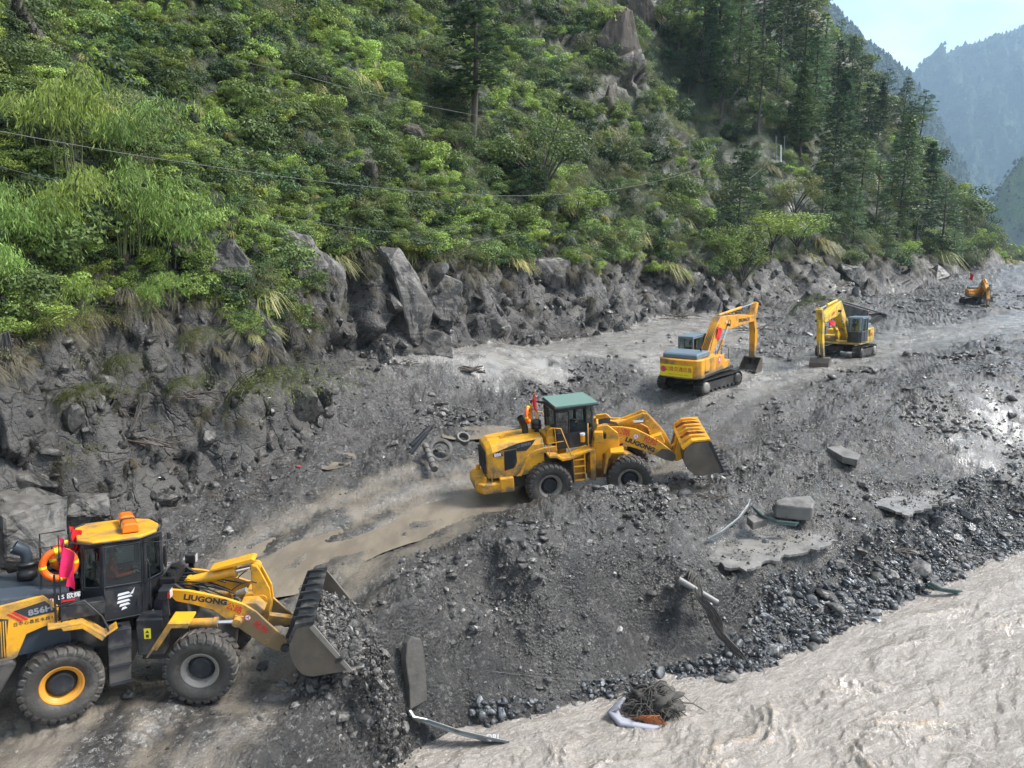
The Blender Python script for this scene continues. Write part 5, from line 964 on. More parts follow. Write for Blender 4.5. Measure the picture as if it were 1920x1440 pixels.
        plate('tilt_lever', Y, r, [(2.50, 3.36), (2.66, 3.34), (2.85, 3.1), (3.2, 2.7), (3.45, 2.35), (3.66, 1.85), (3.60, 1.70), (3.45, 1.85), (3.1, 2.2), (2.85, 2.5), (2.6, 2.95)], *sorted((sy * .14, sy * .22)), bev=.012, T=F_)
        MB(F_).prism([(1.45, 2.98), (2.5, 3.38), (2.6, 3.34), (2.56, 3.26), (1.5, 2.90)], *sorted((sy * .16, sy * .30))).build('rod_guard', Y, r, .01)
    text('公路', .30, M['redprint'], frame((1.66, -.705, 2.72), (1, 0, -.28), (.28, 0, 1)), r, bold=.003, ext=.002); text('抢险', .30, M['redprint'], frame((2.74, -.705, 2.32), (1, 0, -.42), (.42, 0, 1)), r, bold=.003, ext=.002); emblem(r, F_ @ frame((2.17, -.705, 2.53), (1, 0, -.35), (.35, 0, 1)), .12, M['pinkprint'], M['whiteprint'])
    for o_ in [c for c in r.children if c.name.startswith('lettering')][-2:]: o_.data.transform(F_)
    t_ = text('LiuGong'.upper(), .25, M['darkprint'], frame((2.33, -.705, 2.17), (1, 0, -.45), (.45, 0, 1)), r, bold=.014, ext=.0015, sx=1.12); t_.data.transform(F_)
    MB(F_).cyl((2.66, -.3, 2.95), (2.66, .3, 2.95), .09, 16).cyl((3.19, -.3, 2.40), (3.19, .3, 2.40), .13, 16).build('lever_pin', YW, r)
    MB(F_).prism([(2.75, 2.45), (3.2, 2.55), (3.35, 2.2), (3.0, 1.95)], -.6, .6).build('boom_crossbeam', Y, r, .03)
    cylinder(r, F_, (1.2, 0, 2.9), (2.66, 0, 2.95), .15, .62, Y, 'tilt_cylinder')
    MB(F_).tube([(3.6, 0, 1.78), (4.15, 0, 2.15)], .08, 10).build('bucket_link', YW, r)
    hz = MB(F_); [hose(hz, (.6, -.35 + .1 * k, 2.95), (1.8, -.4 + .12 * k, 2.75), .18, .02) for k in range(7)]; [hose(hz, (-.1, -.3 + .1 * k, 1.9), (.6, -.3 + .12 * k, 2.4), .15, .025) for k in range(5)]; hz.build('hoses', M['rubber'], r)
    MB().cyl((0, 0, .8), (0, 0, 1.8), .2, 16).build('articulation_hinge', YW, r); MB().tube([(-.4, -.35, 1.2), (.6, -.4, 1.15)], .06, 12).build('steering_cylinder', M['chrome'], r)
    bk, cv = loader_bucket(r, F_, 3.25, [(5.50, 1.28), (4.62, 1.12), (4.05, 1.45), (3.95, 2.1), (4.28, 2.48), (4.98, 2.52)], M['muddysteel'], M['muddysteel'], 8, M['darksteel'])
    # yellow upper back panel
    up = MB(F_).prism([(4.28, 2.50), (4.98, 2.54), (4.95, 2.62), (4.26, 2.58), (3.86, 2.28), (3.92, 2.2)], -1.62, 1.62).build('upper_back_plate', Y, bk, .012)
    for k in range(6): y = -1.2 + .48 * k; MB(F_).prism([(3.95, 2.40), (4.25, 2.60), (4.9, 2.635), (4.6, 2.69), (4.2, 2.67), (3.9, 2.45)], y - .04, y + .04).build('rib', Y if k not in (1, 4) else M['rustred'], up, .006)
    for y in (-.65, .65, -.12, .12): MB(F_).prism([(3.55, 1.5), (3.8, 1.42), (4.15, 1.6), (4.05, 2.4), (3.85, 2.3), (3.7, 1.75)], y - .04, y + .04).build('mounting_ear', YW, bk, .012)
    driver(P_L2 @ Matrix.Translation((-.75, 0, 2.78)), 'person in dark clothes sitting in the open cab of the middle loader', M['navy'], M['helmet'])
    ring(P_L2 @ Matrix.Translation((-2.25, -.02, 3.58)) @ Matrix.Rotation(R(62), 4, 'Z'), 'orange life ring standing edge-on above the hood of the middle loader')
    MB(P_L2).tube([(-2.1, .1, 2.8), (-2.1, .1, 4.0)], .03, 6).tube([(-1.9, .1, 2.8), (-1.9, .1, 4.0)], .02, 6).build('ring_holder', Y, None)
    h_ = bpy.data.objects['ring_holder']; h_.data.transform(P_L2.inverted()); h_.parent = r
    flag(P_L2 @ Matrix.Translation((-1.78, .0, 2.9)) @ Matrix.Rotation(R(-6), 4, 'Y'), .62, .2, M['red'], (-.4, .2, .5), 'flag', 'narrow red flag on a thin pole behind the cab of the middle loader', 1.62, M['yellow'])
loader_mid()
# lettering on the near loader's boom
def near_lettering():
    r = [o for o in bpy.data.objects if o.name == 'wheel_loader'][0]
    for body, size, m, o, x, sx in (('LiuGong'.upper(), .185, M['darkprint'], (1.66, -.624, 2.16), (1, 0, -.20), 1.15), ('公路', .19, M['redprint'], (2.28, -.624, 1.92), (1, 0, -.48), 1), ('抢险', .19, M['redprint'], (2.86, -.624, 1.42), (1, 0, -.95), 1)):
        t = text(body, size, m, frame(o, x, (-x[2], 0, 1)), r, bold=.008 if body[0] == 'L' else .002, ext=.0015, sx=sx); t.data.transform(ART1)
    emblem(r, ART1 @ frame((2.58, -.624, 1.68), (1, 0, -.75), (.75, 0, 1)), .075, M['redprint'], M['whiteprint'])
near_lettering()
# ------------------------------------------------------------------ excavators
def track_frame(r, T, L_=4.1, gap=2.6, w=.6, h=.92):
    for sy in (-1, 1):
        yc_ = sy * gap / 2; n = 46; rad = h / 2 - .03; sl_ = L_ / 2 - rad; per = 4 * sl_ + 2 * math.pi * rad
        tf = MB(T).prism([(-sl_, .22), (sl_, .22), (sl_ + .1, h / 2), (sl_, h - .22), (-sl_, h - .22), (-sl_ - .1, h / 2)], yc_ - w * .34, yc_ + w * .34).build('track_frame', M['track'], r, .02)
        def pt(s):
            s %= per
            if s < 2 * sl_: return (-sl_ + s, h - .03, 0)
            s -= 2 * sl_
            if s < math.pi * rad: a = math.pi / 2 - s / rad; return (sl_ + rad * math.cos(a), h / 2 + rad * math.sin(a), a - math.pi / 2)
            s -= math.pi * rad
            if s < 2 * sl_: return (sl_ - s, .03, math.pi)
            s -= 2 * sl_; a = -math.pi / 2 - s / rad; return (-sl_ + rad * math.cos(a), h / 2 + rad * math.sin(a), a - math.pi / 2)
        pad = None
        for k in range(n):
            x, z, a = pt(k * per / n)
            if pad is None:
                pb_ = MB(); pb_.prism([(-.088, -.02), (.088, -.02), (.088, .012), (.05, .012), (.04, .045), (.025, .045), (.015, .012), (-.05, .012), (-.06, .04), (-.075, .04), (-.088, .012)], -w / 2, w / 2); pad = pb_.build('track_shoe', M['track'], tf); o = pad
            else: o = pad.copy(); COL.objects.link(o)
            o.parent = tf; o.matrix_local = T @ Matrix.Translation((x, yc_, z)) @ Matrix.Rotation(-a, 4, 'Y')
        MB(T).lathe([(.30, -.12), (.32, -.08), (.32, .08), (.30, .12), (.14, .14), (0, .14)] if sy > 0 else [(.30, .12), (.32, .08), (.32, -.08), (.30, -.12), (.14, -.14), (0, -.14)], 22, c=(-sl_, yc_ + sy * .2, h / 2)).build('idler_wheel', M['rim_g'], tf)
        MB(T).lathe([(.30, -.12), (.34, 0), (.30, .12), (.14, .14), (0, .14)] if sy > 0 else [(.30, .12), (.34, 0), (.30, -.12), (.14, -.14), (0, -.14)], 22, c=(sl_, yc_ + sy * .2, h / 2)).build('drive_sprocket', M['track'], tf)
        for k in range(7): x = -sl_ + .35 + k * (2 * sl_ - .7) / 6; MB(T).cyl((x, yc_ - w * .36, .2), (x, yc_ + w * .36, .2), .12, 14).build('track_roller', M['track'], tf)
    MB(T).prism([(-1.1, -1.1), (1.1, -1.1), (.7, 0), (1.1, 1.1), (-1.1, 1.1), (-.7, 0)], .42, .78, 'z').build('undercarriage', M['track'], r, .03); MB(T).cyl((0, 0, .78), (0, 0, 1.02), .62, 32).build('slew_ring', M['darksteel'], r)
def exc_bucket(r, T, m, wid=1.25):
    """T: frame at the stick tip, x along the bucket floor away from the pin, z up at the back"""
    prof = [(.0, .0), (.10, .28), (.45, .45), (.85, .42), (1.12, .15), (1.2, -.25), (1.1, -.5)]; h = wid / 2; c0 = Vector((.55, 0)); v = []; n = len(prof); inn = [tuple(Vector(p) + (c0 - Vector(p)).normalized() * .04) for p in prof]
    for y in (-h, h): v += [(p[0], y, p[1]) for p in prof] + [(p[0], y, p[1]) for p in inn]
    f = []; k = 2 * n
    for i in range(n - 1): f += [(i, i + 1, k + i + 1, k + i), (n + i + 1, n + i, k + n + i, k + n + i + 1)]
    f += [(0, k, k + n, n), (n - 1, 2 * n - 1, k + 2 * n - 1, k + n - 1)]; o = MB(T).add(v, f).build('bucket', m, r)
    for sy in (-1, 1): MB(T).prism(prof, *sorted((sy * (h - .03), sy * (h + .01)))).build('side_plate', m, o, .006); MB(T).prism([(-.12, -.12), (.3, -.12), (.45, .3), (.1, .3)], *sorted((sy * .16, sy * .21))).build('mounting_ear', M['darksteel'], o, .01)
    for k in range(5): y = -h + .1 + k * (wid - .2) / 4; MB(T).prism([(1.06, -.42), (1.14, -.40), (1.10, -.68), (1.06, -.66)], y - .05, y + .05).build('tooth', M['darksteel'], o, .008)
    return o
def excavator(P, house_yaw, m, cabm, label, knee, end, sticktop, sticklow, foot_=(.55, 1.75), buck=None, boomtext=None, variant=0):
    r = empty('excavator'); r.matrix_world = P; tag(r, label, 'excavator'); I4 = Matrix.Identity(4); H_ = Matrix.Rotation(R(house_yaw), 4, 'Z'); track_frame(r, I4)
    base = MB(H_).prism([(-2.3, -1.32), (1.75, -1.32), (1.75, 1.32), (-2.3, 1.32)], 1.02, 1.16, 'z').build('deck', M['darksteel'] if variant == 0 else m, r, .02)
    cwp = [(-2.35, -1.34), (-2.62, -1.15), (-2.78, -.6), (-2.82, 0), (-2.78, .6), (-2.62, 1.15), (-2.35, 1.34), (-1.9, 1.34), (-1.9, -1.34)]
    cw = MB(H_).prism(cwp, 1.06, 2.16, 'z').build('counterweight', m, r, .07, 3)
    MB(H_).prism([(-1.9, 1.16), (-.45, 1.16), (-.45, 2.12), (-1.9, 2.12)], -1.33, 1.33).build('engine_housing', m, r, .04)
    for sy in (-1, 1):
        for x in (-1.25, -.48): MB(H_).box(x, x + .012, *sorted((sy * 1.332, sy * 1.337)), 1.2, 2.08).build('panel_joint', M['darkprint'], r)
        g_ = MB(H_).box(-1.1, -.62, *sorted((sy * 1.332, sy * 1.342)), 1.5, 2.0).build('side_vent', M['darksteel'] if sy > 0 or variant else m, r)
    hc = MB(H_).prism([(-2.45, 2.14), (-.85, 2.14), (-.85, 2.40), (-.95, 2.46), (-2.3, 2.46), (-2.45, 2.38)], -1.1, 1.1).build('engine_hood', cabm, r, .07, 3); MB(H_).tube([(-1.3, -.75, 2.46), (-1.3, -.75, 2.56), (-1.38, -.75, 2.68)], .045, 8).build('exhaust', M['rubber'], r)
    MB(H_).prism([(-.45, 1.16), (1.25, 1.16), (1.25, 1.62), (.55, 1.66), (.5, 2.02), (-.45, 2.05)], -1.33, -.55).build('tool_and_tank_box', m, r, .04)
    MB(H_).tube([(1.2, -1.25, 1.62), (1.2, -1.25, 2.3), (.3, -1.25, 2.6), (.3, -1.25, 2.05)], .02, 8).tube([(-.4, -1.2, 2.05), (-.4, -1.2, 2.35), (.25, -1.2, 2.35)], .018, 8).build('handrail', M['darksteel'], r)
    # cab, left front
    C = H_ @ Matrix.Translation((.78, .88, 0)); ft = [(-.88, -.48), (.75, -.48), (.88, -.30), (.88, .30), (.75, .48), (-.88, .48)]
    cab(r, C, ft, 1.18, 1.95, 2.98, M['darksteel'] if variant else M['black'], cabm, .06, tilt=.01); MB(C).prism([(-.92, 2.98), (.80, 2.98), (.74, 3.05), (-.88, 3.06)], -.5, .5).build('cab_roof', cabm, r, .03)
    MB(C).box(-.16, -.10, .47, .52, 1.2, 2.95).build('door_post', cabm, r); seat_wheel(r, C, -.3, 0, 1.75)
    MB(H_).tube([(1.7, .45, 2.3), (1.9, .3, 2.35)], .015, 6).build('mirror_arm', M['darksteel'], r)
    # boom
    fx, fz = foot_; kx, kz = knee; ex, ez = end; w = .22
    def offs(p, q, t): d = Vector((q[0] - p[0], q[1] - p[1])).normalized(); return Vector((-d.y, d.x)) * t
    a, b, c = Vector((fx, fz)), Vector((kx, kz)), Vector((ex, ez)); o1 = offs(a, b, 1); o2 = offs(b, c, 1); ob = (o1 + o2).normalized()
    up = [a + o1 * .24, a.lerp(b, .5) + o1 * .42, a.lerp(b, .85) + o1 * .48, b + ob * .50, b.lerp(c, .25) + o2 * .44, b.lerp(c, .7) + o2 * .33, c + o2 * .2, c + (c - b).normalized() * .17]
    dn = [c - o2 * .2, b.lerp(c, .6) - o2 * .30, b.lerp(c, .25) - o2 * .42, b - ob * .40, a.lerp(b, .7) - o1 * .42, a.lerp(b, .3) - o1 * .34, a - o1 * .24, a - (b - a).normalized() * .18]
    bm = MB(H_).prism([tuple(p) for p in up + dn], -w - .04, w + .02).build('boom', m, r, .025)
    for sy in (-1, 1): cylinder(r, H_, (fx + .75, sy * .36, fz - .35), (b.x + .15 * (c - b).x, sy * .36, b.y + .15 * (c - b).y - .12), .085, .56, m, 'boom_cylinder')
    MB(H_).cyl((b.x + .15 * (c - b).x, -.45, b.y + .15 * (c - b).y - .12), (b.x + .15 * (c - b).x, .45, b.y + .15 * (c - b).y - .12), .09, 14).build('boom_pin', M['darksteel'], r)
    st = Vector(sticktop); sl_ = Vector(sticklow); dv = (sl_ - st).normalized(); pn = Vector((dv.y, -dv.x));  # towards the cab
    if pn.x > 0: pn = -pn
    tb = st - pn * .0
    prof = [st + pn * .02 - dv * .05, st - pn * .16, c - pn * .34 + dv * .0, st.lerp(sl_, .6) - pn * .27, sl_ - pn * .10, sl_ + dv * .1, sl_ + pn * .12, st.lerp(sl_, .5) + pn * .21, c + pn * .16, c + pn * .16 - dv * .25, st + pn * .12]
    sk_ = MB(H_).prism([tuple(p) for p in prof], -.22, .18).build('stick', m, r, .02)
    cylinder(r, H_, tuple((b + o2 * .5 + (c - b).normalized() * .25).to_3d().xzy) if False else ((b + o2 * .52).x, -.02, (b + o2 * .52).y), (st.x, -.02, st.y), .085, .58, m, 'stick_cylinder')
    p0 = c - pn * .48 - dv * .1; p1 = sl_ - pn * .32 - dv * .35
    cylinder(r, H_, (p0.x, -.02, p0.y), (p1.x, -.02, p1.y), .07, .55, m, 'bucket_cylinder'); MB(H_).tube([(p1.x, -.02, p1.y), (sl_.x - pn.x * .1, -.02, sl_.y - .25 * 0 - pn.y * .1 - .05)], .05, 8).tube([(p1.x, -.02, p1.y), tuple(Vector((sl_.x, -.02, sl_.y)) - Vector((dv.x, 0, dv.y)) * .25)], .05, 8).build('bucket_link', M['darksteel'], r)
    BT = H_ @ Matrix.Translation((sl_.x, -.02, sl_.y)) @ Matrix.Rotation(R(buck or 90), 4, 'Y'); exc_bucket(r, BT, M['muddysteel'])
    hz = MB(H_)
    for k in range(4): y = -.2 + .1 * k; hz.tube([(fx - .1, y, fz + .3), tuple((a.lerp(b, .4) + o1 * .42).to_3d().xzy) if False else ((a.lerp(b, .4) + o1 * .42).x, y, (a.lerp(b, .4) + o1 * .42).y), ((b + ob * .52).x, y, (b + ob * .52).y), ((b.lerp(c, .5) + o2 * .36).x, y, (b.lerp(c, .5) + o2 * .36).y)], .018, 6)
    hose(hz, tuple(Vector((b.x - .3, -.28, b.y))), (fx + .2, -.3, fz + .4), .35, .016); hose(hz, ((c - pn * .1).x, -.25, c.y + .3), (c.x - .9, -.25, c.y + .45), .35, .015); hose(hz, (c.x, -.22, c.y - .1), (c.x + .1, -.22, c.y - 1.0), -.2, .015); hz.build('hoses', M['rubber'], r)
    MB(H_).box(b.x + .45, b.x + .62, -.30, -.24, b.y + .0, b.y + .12).build('work_lamp', M['lamp'], r)
    return r, H_, (a, b, c)
E1, H1, (a1, b1, c1) = excavator(P_E1, 7.6, M['orange_paint'], M['bluegrey'], 'orange-yellow excavator seen from behind with a yellow banner on its counterweight', (2.35, 3.55), (7.15, 3.30), (7.72, 4.25), (7.42, .62), buck=112)
def e1_marks():
    xx = -2.835
    bn = MB(H1).prism([(-1.02, 1.18), (1.02, 1.18), (1.02, 1.86), (-1.02, 1.86)], xx - .012, xx - .002, 'x').build('banner', M['bannery'], E1)
    text('公路交通应急', .29, M['redprint'], H1 @ frame((xx - .014, -.14, 1.60), (0, -1, 0), (0, 0, 1)), E1, bold=.003, spacing=1.0); emblem(E1, H1 @ frame((xx - .014, .82, 1.58), (0, -1, 0), (0, 0, 1)), .17, M['redprint'], M['pinkprint'])
    text('GONGLU JIAOTONG YINGJI', .085, M['redprint'], H1 @ frame((xx - .014, -.12, 1.30), (0, -1, 0), (0, 0, 1)), E1, spacing=1.25)
    d = (c1 - b1).normalized(); p = b1.lerp(c1, .66)
    text('SINOMACH', .30, M['darkprint'], H1 @ frame((p.x, -.265, p.y), (d.x, 0, d.y), (0, 0, 1)), E1, bold=.014, sx=1.05)
    q = b1.lerp(c1, .22); MB(H1).torus((q.x, -.265, q.y), .17, .018, 20, 6).build('ring_logo', M['darkprint'], E1)
    n = 20; MB(H1).add([(-.15 + .17 * math.cos(k * 2 * math.pi / n) * (1 if math.sin(k * 2 * math.pi / n) > 0 else .9), -1.342, 1.80 + .26 * math.sin(k * 2 * math.pi / n)) for k in range(n)], [tuple(range(n))]).build('pink_badge', M['pinkprint'], E1); text('急', .2, M['whiteprint'], H1 @ frame((-.15, -1.345, 1.81), (1, 0, 0), (0, 0, 1)), E1, bold=.004)
    text('GE220E', .17, M['darkprint'], H1 @ frame((-1.75, -1.345, 1.35), (1, 0, 0), (0, 0, 1)), E1, bold=.004)
    driver(P_E1 @ H1 @ Matrix.Translation((.48, .88, 1.78)), 'person in a yellow-green vest in the cab of the bannered excavator', M['hivis'], M['helmet'])
    m = a1.lerp(b1, .72); T = P_E1 @ H1 @ Matrix.Translation((m.x - .28, -.26, m.y + .45)); vs = []; 
    for i in range(9):
        for j in range(9): u, v = i / 8, j / 8; vs.append((u * .55 + .05 * math.sin(v * 6), -.05 - .05 * math.sin(u * 7 + v * 4), -v * .75 - u * .18))
    o = MB().add(vs, [(i * 9 + j, i * 9 + j + 1, (i + 1) * 9 + j + 1, (i + 1) * 9 + j) for i in range(8) for j in range(8)], 0, True).build('flag_cloth', M['red']); o.matrix_world = T; tag(o, 'red cloth flag hanging on the boom of the bannered excavator', 'flag')
e1_marks()
E2, H2, (a2, b2, c2) = excavator(P_E2, 2.7, M['lemon_paint'], M['bluegrey'], 'pale yellow excavator facing the viewer with its arched boom reaching down to the left', (3.3, 3.75), (6.9, 3.0), (7.55, 3.75), (6.35, .45), buck=85, variant=1)
def e2_marks():
    d = (c2 - b2).normalized(); p = b2.lerp(c2, .5)
    text('LS-220', .26, M['redprint'], H2 @ frame((p.x, .245, p.y), (-d.x, 0, -d.y), (0, 0, 1)), E2, bold=.012); text('抢险', .30, M['redprint'], H2 @ frame((-1.55, 1.345, 1.62), (-1, 0, 0), (0, 0, 1)), E2, bold=.003)
    emblem(E2, H2 @ frame((1.28, -.95, 1.5), (0, 1, 0), (0, 0, 1)), .12, M['redprint'], M['whiteprint'])
    driver(P_E2 @ H2 @ Matrix.Translation((.48, .88, 1.78)), 'person in a yellow-green vest behind the glass of the pale yellow excavator', M['hivis'], M['helmet'])
    flag(P_E2 @ H2 @ Matrix.Translation((-1.2, 1.1, 2.4)), .9, .55, M['red'], (-.6, -.2, .7), 'flag', 'red flag at the back of the pale yellow excavator, right of its cab', 1.1, M['whiteprint'])
    flag(P_E2 @ H2 @ Matrix.Translation((-.6, -1.15, 2.2)), .6, .45, M['red'], (.5, .3, .6), 'flag', 'red flag showing above the boom of the pale yellow excavator', 2.1, M['darksteel'])
    m = b2.lerp(c2, .75); o = flag(P_E2 @ H2 @ Matrix.Translation((m.x, .25, m.y - .5)), .35, .9, M['red'], (-.8, .2, .3), 'flag', 'red pennant tied under the boom of the pale yellow excavator', .3, M['darksteel'])
e2_marks()
E3, H3, _x = excavator(P_E3, 38, M['orange_paint'], M['bluegrey'], 'farthest excavator, small in the distance at the right with its arm down', (3.3, 3.4), (6.1, 2.3), (6.7, 2.9), (7.1, .0), buck=80)
flag(P_E3 @ H3 @ Matrix.Translation((-.4, -1.25, 2.1)), 1.0, .7, M['red'], (.7, .5, .3), 'flag', 'red flag on a pole at the left of the farthest excavator', 2.6, M['whiteprint'])
# ------------------------------------------------------------------ vegetation meshes
def leaves(C, Nn, Ln, ln, wd, fold=.0):
    """diamond leaves: centre, normal, long direction, length, width"""
    Ln = Ln - (Ln * Nn).sum(1, keepdims=True) * Nn; Ln /= np.linalg.norm(Ln, axis=1, keepdims=True) + 1e-9; Sd = np.cross(Nn, Ln)
    ln = np.broadcast_to(np.asarray(ln), (len(C),))[:, None]; wd = np.broadcast_to(np.asarray(wd), (len(C),))[:, None]
    v = np.stack([C - Ln * ln * .5, C + Sd * wd * .5 + Nn * fold * wd, C + Ln * ln * .5, C - Sd * wd * .5 + Nn * fold * wd], 1).reshape(-1, 3)
    return v, np.arange(len(v)).reshape(-1, 4)
def unit(n, r_): a = r_.normal(size=(n, 3)); return a / np.linalg.norm(a, axis=1, keepdims=True)
def bush_mesh(seed, nleaf, ls, wr=.6, blobs=11, hang=0., tall=.8):
    r_ = np.random.default_rng(seed); B = r_.uniform(-1, 1, (blobs, 3)) * [.72, .72, .45 * tall] + [0, 0, .5 * tall]; br = r_.uniform(.28, .5, blobs)
    k = r_.integers(0, blobs, nleaf); n = unit(nleaf, r_); n[:, 2] = np.abs(n[:, 2]) * .9 + n[:, 2] * .1; rad = r_.uniform(.45, 1.08, nleaf) ** .5
    C = B[k] + n * (br[k] * rad)[:, None]
    Nn = n + unit(nleaf, r_) * .7; Nn /= np.linalg.norm(Nn, axis=1, keepdims=True); Ld = unit(nleaf, r_) + [0, 0, -hang]
    return leaves(C, Nn, Ld, ls * r_.uniform(.6, 1.4, nleaf), ls * wr * r_.uniform(.6, 1.3, nleaf))
def grass_mesh(seed, nb=170, L_=1.1, w=.022, lean=(.35, -.5)):
    r_ = np.random.default_rng(seed); V_ = []; F_ = []
    for b in range(nb):
        a = r_.uniform(0, 6.28); out = np.array([math.cos(a), math.sin(a), 0]) * r_.uniform(.15, .75) + [lean[0], lean[1], 0]; l = L_ * r_.uniform(.55, 1.1)
        b0 = np.array([r_.normal() * .09, r_.normal() * .09, 0]); sd = np.cross(out, [0, 0, 1]); sd /= np.linalg.norm(sd); k0 = len(V_); T_ = (0, .35, .7, 1)
        for t in T_:
            p = b0 + out * l * (t ** 1.3) * .85 + np.array([0, 0, 1]) * l * (t * 1.05 - 1.25 * t * t * (.55 + .5 * np.hypot(out[0], out[1])))
            ww = w * (1 - .8 * t) * r_.uniform(.8, 1.2); V_.append(p + sd * ww); V_.append(p - sd * ww)
        for s in range(3): F_.append((k0 + 2 * s, k0 + 2 * s + 1, k0 + 2 * s + 3, k0 + 2 * s + 2))
    return np.array(V_), np.array(F_)
M['leaf_fresh'] = leaf_mat('fresh_green_leaves', (.135, .215, .045), (.265, .35, .08))
M['leaf_mid'] = leaf_mat('mid_green_leaves', (.07, .118, .032), (.15, .205, .06))
M['leaf_grey'] = leaf_mat('grey_green_leaves', (.095, .122, .05), (.19, .215, .09))
M['leaf_dark'] = leaf_mat('dark_green_leaves', (.03, .065, .024), (.068, .115, .042))
M['grass'] = leaf_mat('long_bunch_grass', (.15, .175, .05), (.33, .31, .13), objvar=.3)
M['needle'] = leaf_mat('pine_needles', (.055, .105, .05), (.13, .20, .095), transl=.22, objvar=.35)
M['bamboo_leaf'] = leaf_mat('bright_bamboo_leaves', (.13, .24, .05), (.28, .40, .10), objvar=.15)
M['mudleaf'] = leaf_mat('mud_coated_leaves', (.075, .085, .045), (.13, .13, .07), objvar=.3)
M['deadgrass'] = leaf_mat('mud_coated_dead_grass', (.045, .04, .03), (.10, .09, .06), transl=.05)
M['oliveleaf'] = leaf_mat('olive_bamboo_leaves', (.10, .125, .03), (.20, .22, .06))
M['farneedle'] = leaf_mat('far_conifer_mass', (.014, .03, .017), (.035, .06, .034), transl=.0, rough=.9)
M['bark'] = mat('grey_brown_bark', (.075, .062, .05), .9, var=.35, var_sc=5)
M['mudbark'] = mat('mud_coated_bark', (.13, .12, .105), .8, var=.3, var_sc=5, bump=.01)
BS = {}
def src(nm, vf, m): return hide_src(mesh_np(nm, vf[0], vf[1], m))
BS['fresh'] = [src('leafy_shrub', bush_mesh(100 + k, 1500, .098, .6, 10), M['leaf_fresh']) for k in range(2)]
BS['mid'] = [src('leafy_shrub', bush_mesh(110 + k, 1700, .085, .62, 12), M['leaf_mid']) for k in range(2)]
BS['grey'] = [src('leafy_shrub', bush_mesh(120 + k, 2100, .068, .45, 14), M['leaf_grey']) for k in range(2)]
BS['dark'] = [src('leafy_shrub', bush_mesh(130 + k, 1500, .092, .7, 10), M['leaf_dark']) for k in range(2)]
BS['grass'] = [src('bunch_grass', grass_mesh(140 + k), M['grass']) for k in range(3)]
BS['mud'] = [src('muddy_scrub', bush_mesh(150 + k, 500, .12, .3, 9, hang=1.2), M['mudleaf']) for k in range(2)]
UG = BS['mid'][:1] + BS['dark'][:1] + BS['grey'][:1] + BS['fresh'][:1] + BS['grass'][:2]
def hillpick(size, cond, shuffle=True):
    ids = np.where(inview & (gd > 0) & (gdp > 1.0) & cond & (V[:, 1] < 230))[0]; rng.shuffle(ids); return cells(ids, size(dist[ids]))
mudz = 8.6 + 2.2 * fbm(V, .12, 3) + .8 * sstep(0, 30, V[:, 0]) * 0
mudz = mudz - 1.6 * (V[:, 0] < -8) * (V[:, 1] < 40) - sstep(90, 150, V[:, 1]) * 1.8 - 2.0 * np.exp(-((V[:, 0] - 22) / 6.) ** 2) * (V[:, 1] > 60)
ug = hillpick(lambda d: .0040 * d + .07, (V[:, 2] > mudz) & (rng.random(len(V)) > gbare * .92))
d_ = dist[ug]; Pn = V[ug]; sel = fbm(Pn, .09, 3) + .35 * rng.normal(size=len(ug)) - .42 * sstep(60, 80, Pn[:, 1]) * (Pn[:, 0] > 12); ix = np.digitize(sel, [-.32, -.12, .12, .3]); _band = (garc[ug] - ARC_ROCK > 6) & (garc[ug] - ARC_ROCK < 25) & (gdp[ug] > 5); ix = np.where(rng.random(len(ug)) < np.where(_band, .12, .24), 4 + rng.integers(0, 2, len(ug)), np.array([3, 0, 2, 1, 2])[ix])
sc_ = (.0085 * d_ + .32) * rng.lognormal(0, .33, len(ug)); rt = np.stack([rng.normal(size=len(ug)) * .2 + .25, rng.normal(size=len(ug)) * .2 + .2, rng.uniform(-3.14, 3.14, len(ug))], 1)
_b2 = _band & (ix < 4) & (rng.random(len(ug)) < .8); ix[_b2] = 3; sc_[_b2] *= .62; isg = ix >= 4; rt[isg] = np.stack([rng.normal(size=isg.sum()) * .1, rng.normal(size=isg.sum()) * .1, rng.uniform(-.5, .8, isg.sum())], 1); sc_[isg] *= 1.45
scatter('hillside_undergrowth', UG, Pn + [0, 0, -.12] + np.stack([d_ * 0, d_ * 0, -.1 * sc_], 1), rt, sc_[:, None] * np.array([1, 1, .9]), ix)
print('undergrowth', len(ug))
_lf = (V[:, 1] < 36) & (V[:, 0] < -8); mudg = hillpick(lambda d: .010 * d + .12, (V[:, 2] < mudz + .6) & (V[:, 2] > 2.0 - 1.2 * _lf) & (fbm(V, .4, 3) > .15 - .35 * _lf + .25 * (V[:, 0] > -6))); d_ = dist[mudg]
BS['deadgrass'] = [src('dead_grass', grass_mesh(160 + k, 120, 1.2, .016, (.55, -.7)), M['deadgrass']) for k in range(2)]
scatter('muddy_cliff_scrub', BS['mud'] + BS['deadgrass'], V[mudg] + [0, 0, -.15], np.stack([rng.normal(size=len(mudg)) * .3 + .4, rng.normal(size=len(mudg)) * .3 + .3, rng.uniform(-3, 3, len(mudg))], 1), ((.010 * d_ + .25) * rng.uniform(.6, 1.3, len(mudg)))[:, None] * np.array([1, 1, 1]), rng.integers(0, 4, len(mudg)))
rim = hillpick(lambda d: .008 * d + .1, np.abs(V[:, 2] - mudz + .3) < .9); d_ = dist[rim]
scatter('hanging_dead_grass', BS['deadgrass'], V[rim] + [0, 0, .05], np.stack([rng.normal(size=len(rim)) * .2, rng.normal(size=len(rim)) * .2, rng.uniform(-.6, .8, len(rim))], 1), ((.010 * d_ + .35) * rng.uniform(.6, 1.3, len(rim)))[:, None] * np.array([1, 1, 1.1]), rng.integers(0, 2, len(rim)))
